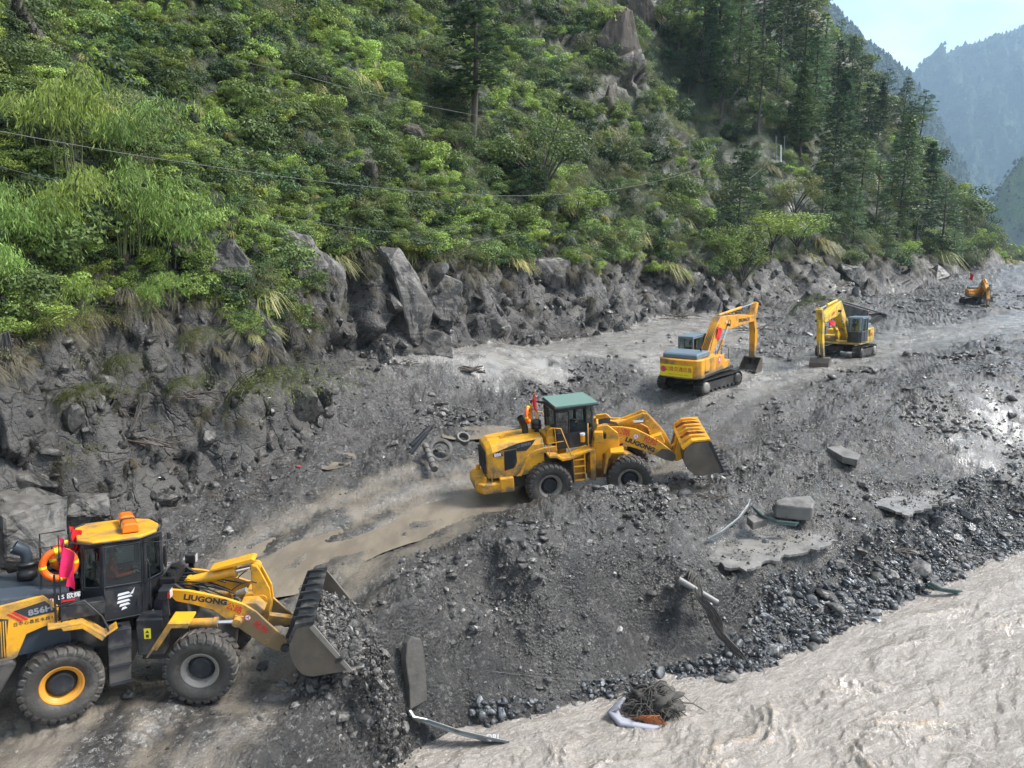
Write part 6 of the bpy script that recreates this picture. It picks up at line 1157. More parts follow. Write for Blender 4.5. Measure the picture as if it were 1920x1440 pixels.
# ---- single shrubs and tussocks that stand out, as individuals
def put(name, data, loc, s, rz, label, cat, group, tilt=0.):
    o = bpy.data.objects.new(name, data); COL.objects.link(o); o.location = loc; o.scale = (s, s, s); o.rotation_euler = (tilt, tilt * .7, rz); return tag(o, label, cat, group)
KND = (('fresh', 'shrub', 'bright fresh-green leafy shrub on the steep slope above the mud line', 'bright green shrubs on the slope'),
       ('mid', 'shrub', 'rounded mid-green shrub on the steep slope above the mud line', 'mid-green shrubs on the slope'),
       ('grey', 'shrub', 'fine-leaved grey-green shrub bulging from the steep slope', 'grey-green shrubs on the slope'),
       ('dark', 'shrub', 'dark green dense shrub growing in the shade of the slope', 'dark green shrubs on the slope'),
       ('grass', 'grass_tussock', 'long arching tussock of straw-tipped grass hanging from the slope', 'grass tussocks hanging on the slope'))
bs = hillpick(lambda d: .028 * d + .3, (V[:, 2] > mudz + .2) & (gbare < .6)); rng.shuffle(bs); cnt = [0] * 5
for i in bs:
    d = dist[i]; u = rng.random(); w = fbm(V[i:i + 1], .07, 3)[0] + .2 * rng.normal(); k = 4 if u < .34 else (0 if w > .25 else 1 if w > .05 else 2 if w > -.2 else 3)
    lim = 200 if k == 4 else 72
    if cnt[k] >= lim: continue
    cnt[k] += 1; kd, nm, lb, gp = KND[k]; s = (.015 * d + .45) * rng.uniform(.8, 1.5) * (1.35 if k == 4 else 1)
    put(nm, random.choice(BS[kd]).data, V[i] + [0, 0, -.25 * s], float(s), float(rng.uniform(-.4, .7) if k == 4 else rng.uniform(-3, 3)), lb, 'grass' if k == 4 else 'bush', gp, 0. if k == 4 else .25)
print('shrubs', cnt)
# ---- conifers
def tube_np(pts, rad, n=6):
    pts = np.array(pts, float); m = len(pts); T_ = np.gradient(pts, axis=0); T_ /= np.linalg.norm(T_, axis=1, keepdims=True) + 1e-9; up = np.array([.3, .2, 1.]) if abs(T_[0][2]) < .9 else np.array([1., .1, 0])
    A_ = np.cross(T_, up); A_ /= np.linalg.norm(A_, axis=1, keepdims=True) + 1e-9; B_ = np.cross(T_, A_); th = np.linspace(0, 2 * np.pi, n, endpoint=False); rad = np.broadcast_to(np.asarray(rad, float), (m,))
    v = pts[:, None] + rad[:, None, None] * (np.cos(th)[None, :, None] * A_[:, None] + np.sin(th)[None, :, None] * B_[:, None]); v = v.reshape(-1, 3); f = []
    for i in range(m - 1):
        for j in range(n): f.append((i * n + j, i * n + (j + 1) % n, (i + 1) * n + (j + 1) % n, (i + 1) * n + j))
    return v, np.array(f)
def cat_vf(L_):
    V_ = []; F_ = []; o = 0
    for v, f in L_: V_.append(v); F_.append(f + o); o += len(v)
    return np.concatenate(V_), np.concatenate(F_)
def conifer(seed, H_=1., width=.24, bare=.18, dens=1., droop=.25, whorl=22, flat=False):
    """unit-height conifer; returns trunk and crown meshes"""
    r_ = np.random.default_rng(seed); bend = r_.normal(size=2) * .012; tr = [(bend[0] * math.sin(t * 3), bend[1] * t, t) for t in np.linspace(-.04, .99, 7)]
    parts = [tube_np(tr, np.linspace(.013, .002, 7), 6)]; C = []; Nn = []; Ld = []; ln = []
    for w in range(whorl):
        h = bare + (1 - bare) * (w + r_.uniform(-.3, .3)) / whorl; h = min(max(h, bare * .8), .985); nb = r_.integers(4, 7); a0 = r_.uniform(0, 6.28)
        rl = width * ((1 - h) / (1 - bare)) ** .75 * (1 if not flat else 1.2) + .012
        if h < bare + .15: rl *= r_.uniform(.45, .9)
        for b in range(nb):
            if r_.random() < .12 + (1 - dens) * .4: continue
            a = a0 + b * 6.28 / nb + r_.normal() * .25; l = rl * r_.uniform(.65, 1.12); dr = droop * r_.uniform(.6, 1.3); t = np.linspace(0, 1, 5)
            px = np.cos(a) * l * t; py = np.sin(a) * l * t; pz = h + l * (.28 * t - dr * t * t - .1 * t)
            P_ = np.stack([px, py, pz], 1); parts.append(tube_np(P_, np.linspace(.0032, .0008, 5), 3))
            nn = int(34 * dens * (.35 + l / width)); u = r_.uniform(.22, 1.04, nn) ** .8
            c = np.stack([np.interp(u, t, P_[:, k]) for k in range(3)], 1); side = np.array([-np.sin(a), np.cos(a), 0]); off = r_.normal(size=nn) * .2 * l * (1.1 - .6 * u)
            c = c + side * off[:, None] + [0, 0, 1] * (r_.normal(size=nn) * .008 - np.abs(off) * .15 - .004)[:, None]
            C.append(c); Ld.append(np.array([np.cos(a), np.sin(a), -.2]) + side * np.sign(off)[:, None] * .8 + unit(nn, r_) * .5); q = unit(nn, r_) * .55 + [0, 0, 1]; Nn.append(q / np.linalg.norm(q, axis=1, keepdims=True)); ln.append(r_.uniform(.016, .034, nn))
    C = np.concatenate(C); ln = np.concatenate(ln); fol = leaves(C, np.concatenate(Nn), np.concatenate(Ld), ln * 1.25, ln * .5, .15)
    return cat_vf(parts), fol
CON = []
for k, kw in enumerate((dict(width=.20, bare=.16, whorl=24), dict(width=.26, bare=.12, dens=1.1, whorl=22, droop=.35), dict(width=.15, bare=.28, whorl=18, dens=.8), dict(width=.20, bare=.5, whorl=9, dens=.9, flat=True, droop=.1), dict(width=.30, bare=.05, dens=1.2, whorl=20, droop=.2), dict(width=.22, bare=.3, dens=.65, whorl=16, droop=.4), dict(width=.17, bare=.2, dens=1.2, whorl=26, droop=.15), dict(width=.25, bare=.4, dens=.75, whorl=13, droop=.25))):
    t_, c_ = conifer(200 + k, **kw); CON.append((hide_src(mesh_np('trunk', t_[0], t_[1], M['bark'], smooth=True)).data, hide_src(mesh_np('crown', c_[0], c_[1], M['needle'])).data))
def tree(name, pair, base, h, label, cat, group, wid=1., rz=None):
    e = empty(name, base, (0, 0, random.uniform(0, 6.28) if rz is None else rz)); tag(e, label, cat, group); e.scale = (h * wid, h * wid, h); e.rotation_euler.x = random.gauss(0, .018); e.rotation_euler.y = random.gauss(0, .018)
    for nm, d in zip(('trunk', 'crown'), pair): c = bpy.data.objects.new(nm, d); COL.objects.link(c); c.parent = e
    return e
def tree_px(px, ytop, ybase, k, label, group, name='pine_tree', wid=1.):
    b = hit(px, ybase, .0)
    if b is None: b = hit(px, ybase + 25)
    if b is None: print('no hit', px, ybase); return
    v = proj_dir(px, ytop); r = np.hypot(b[0], b[1]); h = (CAM_Z + v[2] * r / np.hypot(v[0], v[1])) - b[2]
    return tree(name, CON[k], (b[0], b[1], b[2] - .3), max(2., h), label, 'tree', group, wid)
tree_px(886, -90, 262, 2, 'tall slim pine with a bare lower trunk standing on the slope at top centre', None, wid=1.7)
tree_px(1555, 172, 372, 1, 'broad layered pine in front of the others, halfway up the right-hand slope', None)
tree_px(1380, 258, 480, 4, 'wide dark conifer growing low on the slope above the two nearer excavators', None)
tree_px(1680, 205, 470, 0, 'slender conifer with clear tiers standing above the farthest part of the road', None)
tree_px(1785, 385, 487, 4, 'small dense conifer near the end of the slope above the farthest excavator', None)
tree_px(1722, 165, 250, 3, 'flat-topped pine leaning out from the ridge crest against the blue valley', None, wid=1.5)
tree_px(1660, 125, 210, 3, 'small flat-crowned pine on the ridge crest, left of the leaning one', None, wid=1.3)
tree_px(1020, 300, 420, 4, 'lone young conifer with pale tips at the mid left of the slope', None, wid=.8)
PT = [(1270, -30, 120, 0), (1310, -80, 150, 0), (1345, -120, 150, 1), (1385, -60, 145, 0), (1240, -60, 60, 2), (1430, -150, 110, 2), (1470, -110, 150, 0), (1455, -20, 190, 2), (1505, -40, 160, 1), (1535, 20, 190, 0), (1565, 70, 210, 0), (1590, 60, 230, 0), (1605, 100, 240, 2),
      (1500, 110, 300, 0), (1620, 150, 300, 1), (1645, 150, 270, 0), (1690, 140, 260, 4), (1700, 270, 420, 0), (1730, 260, 440, 1), (1640, 280, 440, 0), (1600, 330, 460, 4), (1765, 330, 480, 1), (1715, 340, 470, 1), (1655, 360, 480, 4), (1610, 240, 390, 2),
      (1350, 60, 230, 2), (1400, 30, 210, 1), (1290, 60, 180, 1), (1540, 300, 430, 4), (1745, 290, 400, 0), (1700, 180, 330, 1), (1330, 0, 170, 0), (1420, 60, 250, 0), (1520, 60, 260, 1), (1575, 130, 300, 0), (1670, 250, 380, 0)]
ORD = 'first second third fourth fifth sixth seventh eighth ninth tenth eleventh twelfth thirteenth fourteenth'.split()
for lo, hi, row in ((0, 175, 'top'), (175, 265, 'second'), (265, 345, 'third'), (345, 999, 'lowest')):
    for n_, (px, a, b, k) in enumerate(sorted(t for t in PT if lo <= t[2] < hi)):
        tree_px(px, a, b, (k, 5, 6, 7)[int(rng.integers(0, 4))] if k < 3 else k, ORD[n_] + ' from the left of the dark conifers in the ' + row + ' row of the right-hand stand', 'conifers of the stand on the right-hand slope', wid=random.uniform(.85, 1.45))
# trees and treelets along the far ridges: each far tree is a few pixels, so one mass per ridge
def ridge_wood(name, X, n, hmin, hmax, rows, step=1):
    r_ = np.random.default_rng(3); vf = cat_vf([tube_np([(0, 0, z0), (0, 0, z0 + .02), (0, 0, z0 + hh)], [.01, w_, .004], 7) for z0, w_, hh in ((.1, .20, .45), (.35, .15, .4), (.6, .10, .4))]); vf[0][:, :2] *= r_.uniform(.7, 1.3, (len(vf[0]), 1)); s = hide_src(mesh_np('ridge_tree', vf[0], vf[1], M['farneedle']))
    vv = X.reshape(-1, 3) if rows is None else X[:, rows].reshape(-1, 3); vv = vv[rng.integers(0, len(vv), n)] + rng.normal(size=(n, 3)) * [2.5, 2.5, 0]; h = rng.uniform(hmin, hmax, n)
    scatter(name, [s], vv - [0, 0, .25] * h[:, None], np.stack([h * 0, h * 0, rng.uniform(0, 6, n)], 1), h[:, None] * np.array([2.6, 2.6, 1]) * rng.uniform(.6, 1.3, (n, 3)), np.zeros(n, int))
ridge_wood('far_spur_wood', SP1[2], 9000, 6, 12, slice(22, 190)); ridge_wood('distant_mountain_wood', SP2[2], 8000, 8, 18, slice(27, 180)); ridge_wood('right_bank_wood', SP3[2], 2500, 2, 6, slice(20, 150))
# ---- broadleaf trees
def broad(seed, nl=2600, ls=.035, spread=.42, hang=.3):
    r_ = np.random.default_rng(seed); parts = []; tips = []
    for b in range(9):
        a = r_.uniform(0, 6.28); l = spread * r_.uniform(.5, 1.); z0 = r_.uniform(.12, .4); P_ = np.array([(0, 0, 0), (0, 0, z0), (np.cos(a) * l * .5, np.sin(a) * l * .5, z0 + .28), (np.cos(a) * l, np.sin(a) * l, z0 + r_.uniform(.35, .55))])
        parts.append(tube_np(P_, [.02, .014, .008, .003], 5)); tips += [P_[3], P_[2] * .4 + P_[3] * .6]
    tips.append(np.array([0, 0, .85])); tips = np.array(tips); k = r_.integers(0, len(tips), nl); n = unit(nl, r_); C = tips[k] + n * r_.uniform(.3, 1, nl)[:, None] ** .5 * r_.uniform(.1, .2, len(tips))[k][:, None] * [1, 1, .8]
    Nn = n * .6 + unit(nl, r_) * .6 + [0, 0, .4]; Nn /= np.linalg.norm(Nn, axis=1, keepdims=True)
    return cat_vf(parts), leaves(C, Nn, unit(nl, r_) + [0, 0, -hang], ls * r_.uniform(.6, 1.3, nl), ls * .55)
BRO = {}
for k, (nm, mm_) in enumerate((('fresh', 'leaf_fresh'), ('mid', 'leaf_mid'), ('grey', 'leaf_grey'))):
    t_, c_ = broad(400 + k); BRO[nm] = (hide_src(mesh_np('trunk', t_[0], t_[1], M['bark'], smooth=True)).data, hide_src(mesh_np('crown', c_[0], c_[1], M[mm_])).data)
def broad_px(px, ytop, ybase, k, label, group=None, wid=1.1):
    b = hit(px, ybase)
    if b is None: return
    v = proj_dir(px, ytop); r = np.hypot(b[0], b[1]); h = (CAM_Z + v[2] * r / np.hypot(v[0], v[1])) - b[2]
    tree('broadleaf_tree', BRO[k], (b[0], b[1], b[2] - .2), max(1.5, h * 1.1), label, 'tree', group, wid)
broad_px(1235, 0, 60, 'fresh', 'yellow-green leafy tree at the top edge beside the brown rock crest')
broad_px(1018, 215, 385, 'mid', 'upright leafy tree on the slope left of the cable mast')
broad_px(1445, 395, 490, 'fresh', 'bright light-green tree low on the slope, right of the wide dark conifer', wid=1.5)
broad_px(1495, 400, 480, 'fresh', 'pale green spreading tree to the right of the bright light-green one', wid=1.5)
broad_px(1390, 440, 545, 'mid', 'green tree hanging over the mud bank behind the excavator with the lettered boom')
broad_px(1360, 420, 500, 'fresh', 'yellow-green leafy tree on the mud-line under the wide dark conifer')
broad_px(1490, 330, 420, 'grey', 'sparse brownish-green tree on the open lit part of the slope')
broad_px(1150, 430, 500, 'grey', 'grey-green bushy tree at the mud line above the wet terrace')
broad_px(1700, 450, 490, 'fresh', 'yellow-green bush-like tree low at the far end of the slope')
broad_px(1850, 440, 490, 'mid', 'round green tree at the very end of the wooded spur')
broad_px(1080, 350, 430, 'fresh', 'light green young tree below the sagging cable')
broad_px(860, 230, 300, 'mid', 'bushy green tree at the foot of the tall slim pine')
# ---- bamboo
def bamboo(seed, nc=14, Lr=(3.2, 5.2), lean=(.55, -.5), nl=95, leaf=.17):
    r_ = np.random.default_rng(seed); cul = []; C = []; Nn = []; Ld = []; ln = []
    for c in range(nc):
        l = r_.uniform(*Lr); a = r_.uniform(0, 6.28); o = np.array([math.cos(a), math.sin(a), 0]) * r_.uniform(.1, .6) + [lean[0], lean[1], 0]; b0 = np.array([r_.normal() * .25, r_.normal() * .25, 0]); t = np.linspace(0, 1, 9)
        P_ = b0 + o * (l * .62 * t ** 1.7)[:, None] + np.array([0, 0, 1]) * (l * (1.05 * t - .72 * t ** 2.6))[:, None]; cul.append(tube_np(P_, np.linspace(.018, .005, 9), 5))
        for s in range(16):
            u = r_.uniform(.4, 1.) ; p = np.array([np.interp(u, t, P_[:, k]) for k in range(3)]); sd = r_.normal(size=3) * [1, 1, .3]; sd /= np.linalg.norm(sd); tl = r_.uniform(.3, .75); m_ = int(nl / 8)
            w = r_.uniform(.1, 1, m_); q = p + sd * (tl * w)[:, None] + np.array([0, 0, -1]) * (tl * .9 * w ** 2)[:, None] + r_.normal(size=(m_, 3)) * .05
            C.append(q); Ld.append(np.array([0, 0, -1.]) + unit(m_, r_) * .55 + sd * .4); x = unit(m_, r_); x[:, 2] *= .4; Nn.append(x / np.linalg.norm(x, axis=1, keepdims=True)); ln.append(leaf * r_.uniform(.6, 1.25, m_))
    ln = np.concatenate(ln); return cat_vf(cul), leaves(np.concatenate(C), np.concatenate(Nn), np.concatenate(Ld), ln, ln * .16, .1)
M['culm'] = mat('green_brown_culms', (.10, .12, .05), .5, var=.3)
BAM = []
for k in range(3):
    t_, c_ = bamboo(500 + k); BAM.append((hide_src(mesh_np('culm', t_[0], t_[1], M['culm'], smooth=True)).data, hide_src(mesh_np('foliage', c_[0], c_[1], M['bamboo_leaf'])).data))
t_, c_ = bamboo(510, 22, (2.4, 4.2), (1.6, -.9), 40, .11); MUDBAM = (hide_src(mesh_np('culm', t_[0], t_[1], M['culm'], smooth=True)).data, hide_src(mesh_np('foliage', c_[0], c_[1], M['oliveleaf'])).data)
def bam(px, py, k, s, rz, label, pair=None):
    b = hit(px, py)
    if b is None: return
    e = empty('bamboo_clump', tuple(b - [0, 0, .2]), (0, 0, rz)); e.scale = (s, s, s); tag(e, label, 'bamboo')
    for nm, d in zip(('culm', 'foliage'), pair or BAM[k]): c = bpy.data.objects.new(nm, d); COL.objects.link(c); c.parent = e
bam(120, 345, 0, 1.75, .0, 'big bright green bamboo clump drooping over the cliff on the left, topmost one')
bam(235, 470, 1, 1.6, .25, 'bright bamboo clump whose sprays reach farthest right over the bare rock')
bam(130, 480, 2, 1.5, -.3, 'bright bamboo clump hanging in the middle of the left-hand cliff top')
bam(20, 500, 1, 1.35, .1, 'greyish bamboo clump cut off by the left edge above the mud')
bam(30, 580, 0, 1.0, -.5, 'thin drooping bamboo hanging low at the left edge')
bam(300, 500, 2, 1.3, .6, 'small bright bamboo clump at the right end of the drooping row')
bam(215, 330, 2, 1.5, .2, 'light green bamboo clump at the back of the row, highest on the slope')
bam(430, 765, 0, 1.25, .15, 'flattened yellow-olive bamboo sweeping right out of the muddy debris', MUDBAM)
for px, py, k, s, rz, lb in ((60, 640, 1, .75, .3, 'sparse bamboo spray hanging over the mud at the left edge, below the thin drooping one'), (150, 610, 0, .8, -.2, 'small bamboo spray hanging under the middle clump on the left cliff'), (265, 590, 2, .8, .4, 'small bamboo spray hanging left of the brown blocky rock'),
        (330, 650, 1, .6, .2, 'thin muddy bamboo spray left of the pale narrow slab'), (200, 700, 0, .6, -.1, 'short muddy bamboo spray in the middle of the left mud cliff'), (95, 770, 2, .6, .5, 'short muddy bamboo spray low on the left mud cliff'), (310, 740, 0, .55, .1, 'wispy bamboo spray beside the twisted grey cloth on the left cliff')):
    bam(px, py, k, s, rz, lb, BAM[k] if py < 620 else MUDBAM)
bam(470, 560, 0, .62, -.4, 'small muddy bamboo clump leaning in front of the pale rock slabs', MUDBAM)
bam(1480, 590, 0, 1.3, .4, 'muddy bent bamboo lying at the foot of the slope above the excavators', MUDBAM)
# ------------------------------------------------------------------ puddles of slurry
def slurry_material():
    b = NB('brown_slurry_water'); n = b.noise(1.2, 6, .6, scale3=(1, .4, 1)); n2 = b.noise(9, 5, .6)
    col = b.mix(b.ramp(n, .35, .65), (.235, .20, .155), (.165, .14, .11)); return b.fin(col, b.ramp(n2, .3, .7, .04, .14), b.math('ADD', n2, n), .012, .6)
M['slurry'] = slurry_material()
def puddle(name, pts, z):
    P_ = [at(px, py, z) for px, py in pts]; c = sum(P_) / len(P_); q = []
    for i in range(len(P_)):                # rounded outline
        a, b, d = P_[i - 1], P_[i], P_[(i + 1) % len(P_)]; q += [.25 * a + .75 * b, .12 * a + .76 * b + .12 * d, .75 * b + .25 * d]
    n = len(q); me = bpy.data.meshes.new(name); me.from_pydata([(p[0], p[1], z) for p in q] + [(c[0], c[1], z)], [], [(i, (i + 1) % n, n) for i in range(n)]); me.materials.append(M['slurry'])
    o = bpy.data.objects.new(name, me); COL.objects.link(o); 
    if me.polygons[0].normal.z < 0: me.flip_normals()
    tag(o, kind='structure')
puddle('slurry_puddle', [(370, 1110), (400, 1035), (520, 985), (625, 935), (730, 885), (850, 872), (960, 895), (1010, 930), (930, 985), (850, 1000), (740, 1025), (640, 1075), (520, 1130)], -.468)
puddle('slurry_puddle', [(592, 868), (620, 850), (665, 848), (670, 862), (640, 878), (605, 882)], .105)
puddle('slurry_puddle', [(820, 818), (850, 802), (930, 796), (985, 806), (940, 820), (860, 826)], .25)
# ------------------------------------------------------------------ falling gravel and gravel in the bucket
FT = P_L1 @ ART1
def fall():
    n = 2600; y = rng.uniform(-1.45, 1.5, n); t = rng.random(n) ** .8; x0 = 5.15 + .35 * rng.random(n); p = np.stack([x0 + .75 * t + .25 * rng.normal(size=n) * t, y + .12 * rng.normal(size=n) * t, .75 - 3.6 * t ** 1.25 + .1 * rng.normal(size=n)], 1)
    A_ = np.array(FT); w = p @ A_[:3, :3].T + A_[:3, 3]; keep = w[:, 2] > WATER + .05; w = w[keep]; m = len(w); s = .042 * rng.lognormal(0, .5, m)
    scatter('falling_gravel', STN, w, rng.uniform(-3, 3, (m, 3)), s[:, None] * rng.uniform(.8, 1.2, (m, 3)), rng.integers(0, 6, m))
    n = 1500; x = rng.uniform(4.05, 5.15, n); y = rng.uniform(-1.4, 1.42, n); top = .78 + (5.15 - x) * .55; z = top - .12 * rng.random(n); p = np.stack([x, y, z], 1); w = p @ A_[:3, :3].T + A_[:3, 3]; s = .05 * rng.lognormal(0, .45, n)
    scatter('gravel_in_the_bucket', STN, w, rng.uniform(-3, 3, (n, 3)), s[:, None] * rng.uniform(.8, 1.2, (n, 3)), rng.integers(0, 6, n))
    hp = MB(FT).prism([(4.0, .75), (5.1, .66), (5.15, .75), (4.6, 1.02), (4.1, 1.30), (3.9, 1.2)], -1.42, 1.42).build('gravel_fill', M['ground']); tag(hp, kind='stuff')
fall()
# ------------------------------------------------------------------ concrete, rails, pipes and other debris
M['concrete'] = mat('mud_smeared_concrete', (.16, .152, .14), .6, dirt=(.07, .066, .06), dirt_amt=.58, dirt_sc=1.5, var=.15, bump=.01, bump_sc=8)
M['rail'] = mat('galvanised_rail', (.24, .26, .26), .35, metal=.7, dirt=(.13, .12, .105), dirt_amt=.5, dirt_sc=2)
M['rail_green'] = mat('green_grey_rail', (.10, .16, .15), .4, metal=.4, dirt=(.13, .12, .105), dirt_amt=.5, dirt_sc=2)
M['pipe'] = mat('grey_plastic_pipe', (.17, .168, .16), .45, dirt=(.09, .085, .078), dirt_amt=.5, dirt_sc=2)
M['net'] = mat('grey_mud_cloth', (.065, .06, .053), .85, var=.3, var_sc=6); M['whitecloth'] = mat('pale_cloth', (.30, .30, .34), .8, dirt=(.14, .13, .115), dirt_amt=.5)
M['rust'] = mat('rust_orange_fibre', (.28, .09, .03), .9); M['wood'] = mat('muddy_wood', (.12, .10, .085), .85, dirt=MUD, dirt_amt=.4, var=.3)
def concrete_block(name, label, pts, thick, m=None, cat='concrete slab', bev=.03, sub=None):
    """top outline in world points (clockwise or not), extruded downwards"""
    n = len(pts); v = [tuple(p) for p in pts] + [(p[0], p[1], p[2] - thick) for p in pts]; f = [tuple(range(n)), tuple(range(2 * n - 1, n - 1, -1))] + [(i, i + n, (i + 1) % n + n, (i + 1) % n) for i in range(n)]
    me = bpy.data.meshes.new(name); me.from_pydata(v, [], f); me.update(); 
    if me.polygons[0].normal.z < 0: me.flip_normals()
    me.materials.append(m or M['concrete']); o = bpy.data.objects.new(name, me); COL.objects.link(o)
    if bev: md = o.modifiers.new('bevel', 'BEVEL'); md.width = bev; md.segments = 2; md.limit_method = 'ANGLE'
    return tag(o, label, cat)
concrete_block('concrete_slab', 'thick grey concrete block with mud on top, lying above the lower silt ledge', [at(1453, 938, .25), at(1470, 932, .28), at(1520, 928, .28), at(1528, 940, .25), at(1524, 952, .2), at(1500, 950, .2), at(1455, 945, .22)], .55, bev=.07)
concrete_block('concrete_slab', 'flat dark concrete slab lying on the gravel right of the middle loader bucket', [at(1550, 838, .75), at(1575, 835, .72), at(1614, 852, .62), at(1608, 862, .60), at(1580, 856, .64)], .3)
concrete_block('concrete_slab', 'small flat slab on the gravel mound at the far right', [at(1838, 648, 2.45), at(1845, 647, 2.45), at(1872, 662, 2.3), at(1866, 666, 2.28)], .3)
concrete_block('concrete_slab', 'short slab beside the lower silt ledge, half sunk in mud', [at(1400, 968, .0), at(1425, 962, .0), at(1440, 972, -.05), at(1412, 980, -.1)], .3)
M['silt'] = mat('pale_wet_silt', (.23, .218, .20), .26, dirt=(.075, .07, .065), dirt_amt=.6, dirt_sc=1.6, var=.12, bump=.012, bump_sc=5)
def ledge(pxs, z, label, seed):
    P_ = [at(px, py, z) for px, py in pxs]; q = []; r_ = random.Random(seed)
    for i in range(len(P_)):
        a, b = P_[i], P_[(i + 1) % len(P_)]; m = max(3, int(np.hypot(*(b - a)[:2]) / .13)); d = (b - a)[:2]; nn = np.array([d[1], -d[0]]) / (np.hypot(*d) + 1e-6)
        for k in range(m): p = a + (b - a) * k / m; w = r_.uniform(-.09, .09) + .10 * math.sin(k * .9) * math.sin(k * .23 + 1); q.append(np.array([p[0] + nn[0] * w, p[1] + nn[1] * w, z]))
    concrete_block('silt_ledge', label, q, .11, M['silt'], 'silt crust', .015)
ledge([(1318, 1045), (1340, 1020), (1380, 1008), (1450, 1002), (1530, 1000), (1572, 1014), (1530, 1030), (1480, 1040), (1440, 1052), (1400, 1070), (1360, 1062)], -.74, 'pale flat crust of silt with a broken edge above the bank, below the thick block', 1)
ledge([(1635, 945), (1660, 932), (1720, 930), (1795, 926), (1803, 936), (1760, 946), (1725, 958), (1695, 966), (1670, 955)], -.58, 'smaller pale crust of silt with a broken edge, farther right on the bank', 2)
M['mudwall'] = mat('mud_covered_concrete', (.085, .08, .072), .6, dirt=(.05, .047, .043), dirt_amt=.5, dirt_sc=2, var=.3, bump=.03, bump_sc=5)
def slabstones():
    P_ = []
    for poly, z in ((LEDGES[0], -.73), (LEDGES[1], -.57)):
        lo = np.min([p[:2] for p in poly], 0); hi = np.max([p[:2] for p in poly], 0); q = lo + (hi - lo) * rng.random((900, 2)); q = q[inpoly(q[:, 0], q[:, 1], poly)]; q = q[fbm(np.c_[q, q[:, 0] * 0], 1.1, 3) > -.05]; P_.append(np.c_[q, q[:, 0] * 0 + z])
    P_ = np.concatenate(P_); s = .022 * rng.lognormal(0, .6, len(P_)); scatter('grit_on_the_crust', STN, P_, rng.uniform(-3, 3, (len(P_), 3)), s[:, None] * np.ones(3), rng.integers(0, 6, len(P_)))
slabstones()
# upright concrete slab by the falling gravel
pA, pB = at(755, 1200, -.15), at(788, 1175, -.05)
_w = float(np.hypot(*(pB - pA)[:2])); cp_ = MB().prism([(0, -1.8), (_w, -1.8), (_w * 1.02, -1.1), (_w * .97, -.35), (_w * .86, -.12), (_w * .55, -.05), (_w * .38, .04), (_w * .1, -.1), (-.03, -.5), (.03, -1.2)], -.10, .10); co = cp_.build('concrete_slab', M['mudwall'], None, .03); co.location = pA; co.rotation_euler = (R(-8), R(4), math.atan2((pB - pA)[1], (pB - pA)[0])); tag(co, 'upright mud-grey concrete slab sticking out of the bank beside the falling gravel', 'concrete slab')
# trough-shaped concrete channel behind the pale excavator
def channel():
    e = empty('concrete_channel', tuple(at(1598, 592, 2.6))); e.rotation_euler = (R(0), R(14), R(-42)); tag(e, 'broken concrete channel with two pale edges behind the pale yellow excavator', 'concrete channel')
    for y in (-.75, .75): MB().box(-2.2, 2.6, y - .13, y + .13, -.2, 1.1).build('side_wall', M['concrete'], e, .03)
    MB().box(-2.2, 2.6, -.62, .62, -.2, .0).build('channel_floor', M['concrete'], e, .02); MB().box(-2.5, -2.22, -.9, .9, -.2, 1.2).build('end_wall', M['concrete'], e, .03)
channel()
def rail_mesh(pts, m, name, label, wid=.31, cat='guard rail', parent=None):
    """W-beam crash barrier swept along points"""
    pts = [Vector(p) for p in pts]; prof = [(-.155, 0), (-.13, .03), (-.09, .03), (-.06, -.045), (-.03, -.045), (0, .02), (.03, -.045), (.06, -.045), (.09, .03), (.13, .03), (.155, 0)]; prof = [(a * wid / .31, b) for a, b in prof]; n = len(prof); v = []; up = Vector((0, 0, 1))
    for i, p in enumerate(pts):
        t = (pts[min(i + 1, len(pts) - 1)] - pts[max(i - 1, 0)]).normalized(); s = t.cross(up).normalized(); u = s.cross(t)
        u2 = (u * .75 + s * .65).normalized(); s2 = t.cross(u2)
        v += [tuple(p + u2 * a + s2 * b) for a, b in prof] + [tuple(p + u2 * a + s2 * (b + .012)) for a, b in prof]
    f = []; k = 2 * n
    for i in range(len(pts) - 1):
        for j in range(n - 1): f += [(i * k + j, i * k + j + 1, (i + 1) * k + j + 1, (i + 1) * k + j), (i * k + n + j + 1, i * k + n + j, (i + 1) * k + n + j, (i + 1) * k + n + j + 1)]
    o = MB().add(v, f, 0, False).build(name, m, parent); return tag(o, label, cat) if not parent else o
def up_(p, z): p = np.array(p, float).copy(); p[2] += z; return p
rl = [up_(at(745, 1290, -1.6), 0), up_(at(775, 1345, -2.1), 0), at(800, 1352, -2.25), at(860, 1372, -2.45), at(905, 1383, -2.6), at(950, 1393, -2.85)]
ra_ = rail_mesh(rl, M['rail'], 'guard_rail', 'long bent crash barrier rail running from the bank into the brown river, bearing white letters', .36)
t_ = text('QRL', .2, M['whiteprint'], frame(tuple(at(925, 1383, -2.58)), (.9, .1, -.12), (0, .35, 1)), ra_, bold=.006)
rail_mesh([at(1327, 1012, -.45), at(1350, 1000, -.30), at(1385, 972, -.05), at(1402, 948, .25), at(1405, 938, .3)], M['rail'], 'guard_rail', 'pale bent rail leaning on the mud, left of the thick concrete block', .3)
rail_mesh([at(1412, 952, .12), at(1430, 968, .0), at(1455, 978, -.1), at(1495, 982, -.2)], M['rail_green'], 'guard_rail', 'green-grey twisted rail lying below the thick concrete block', .26)
rail_mesh([at(1740, 1092, WATER + .45), at(1760, 1104, WATER + .28), at(1800, 1110, WATER + .1)], M['rail_green'], 'guard_rail', 'piece of rail in the wet cobbles at the right part of the shore', .26)
p0, p1 = at(1272, 1086, -.55), at(1345, 1130, -1.15)
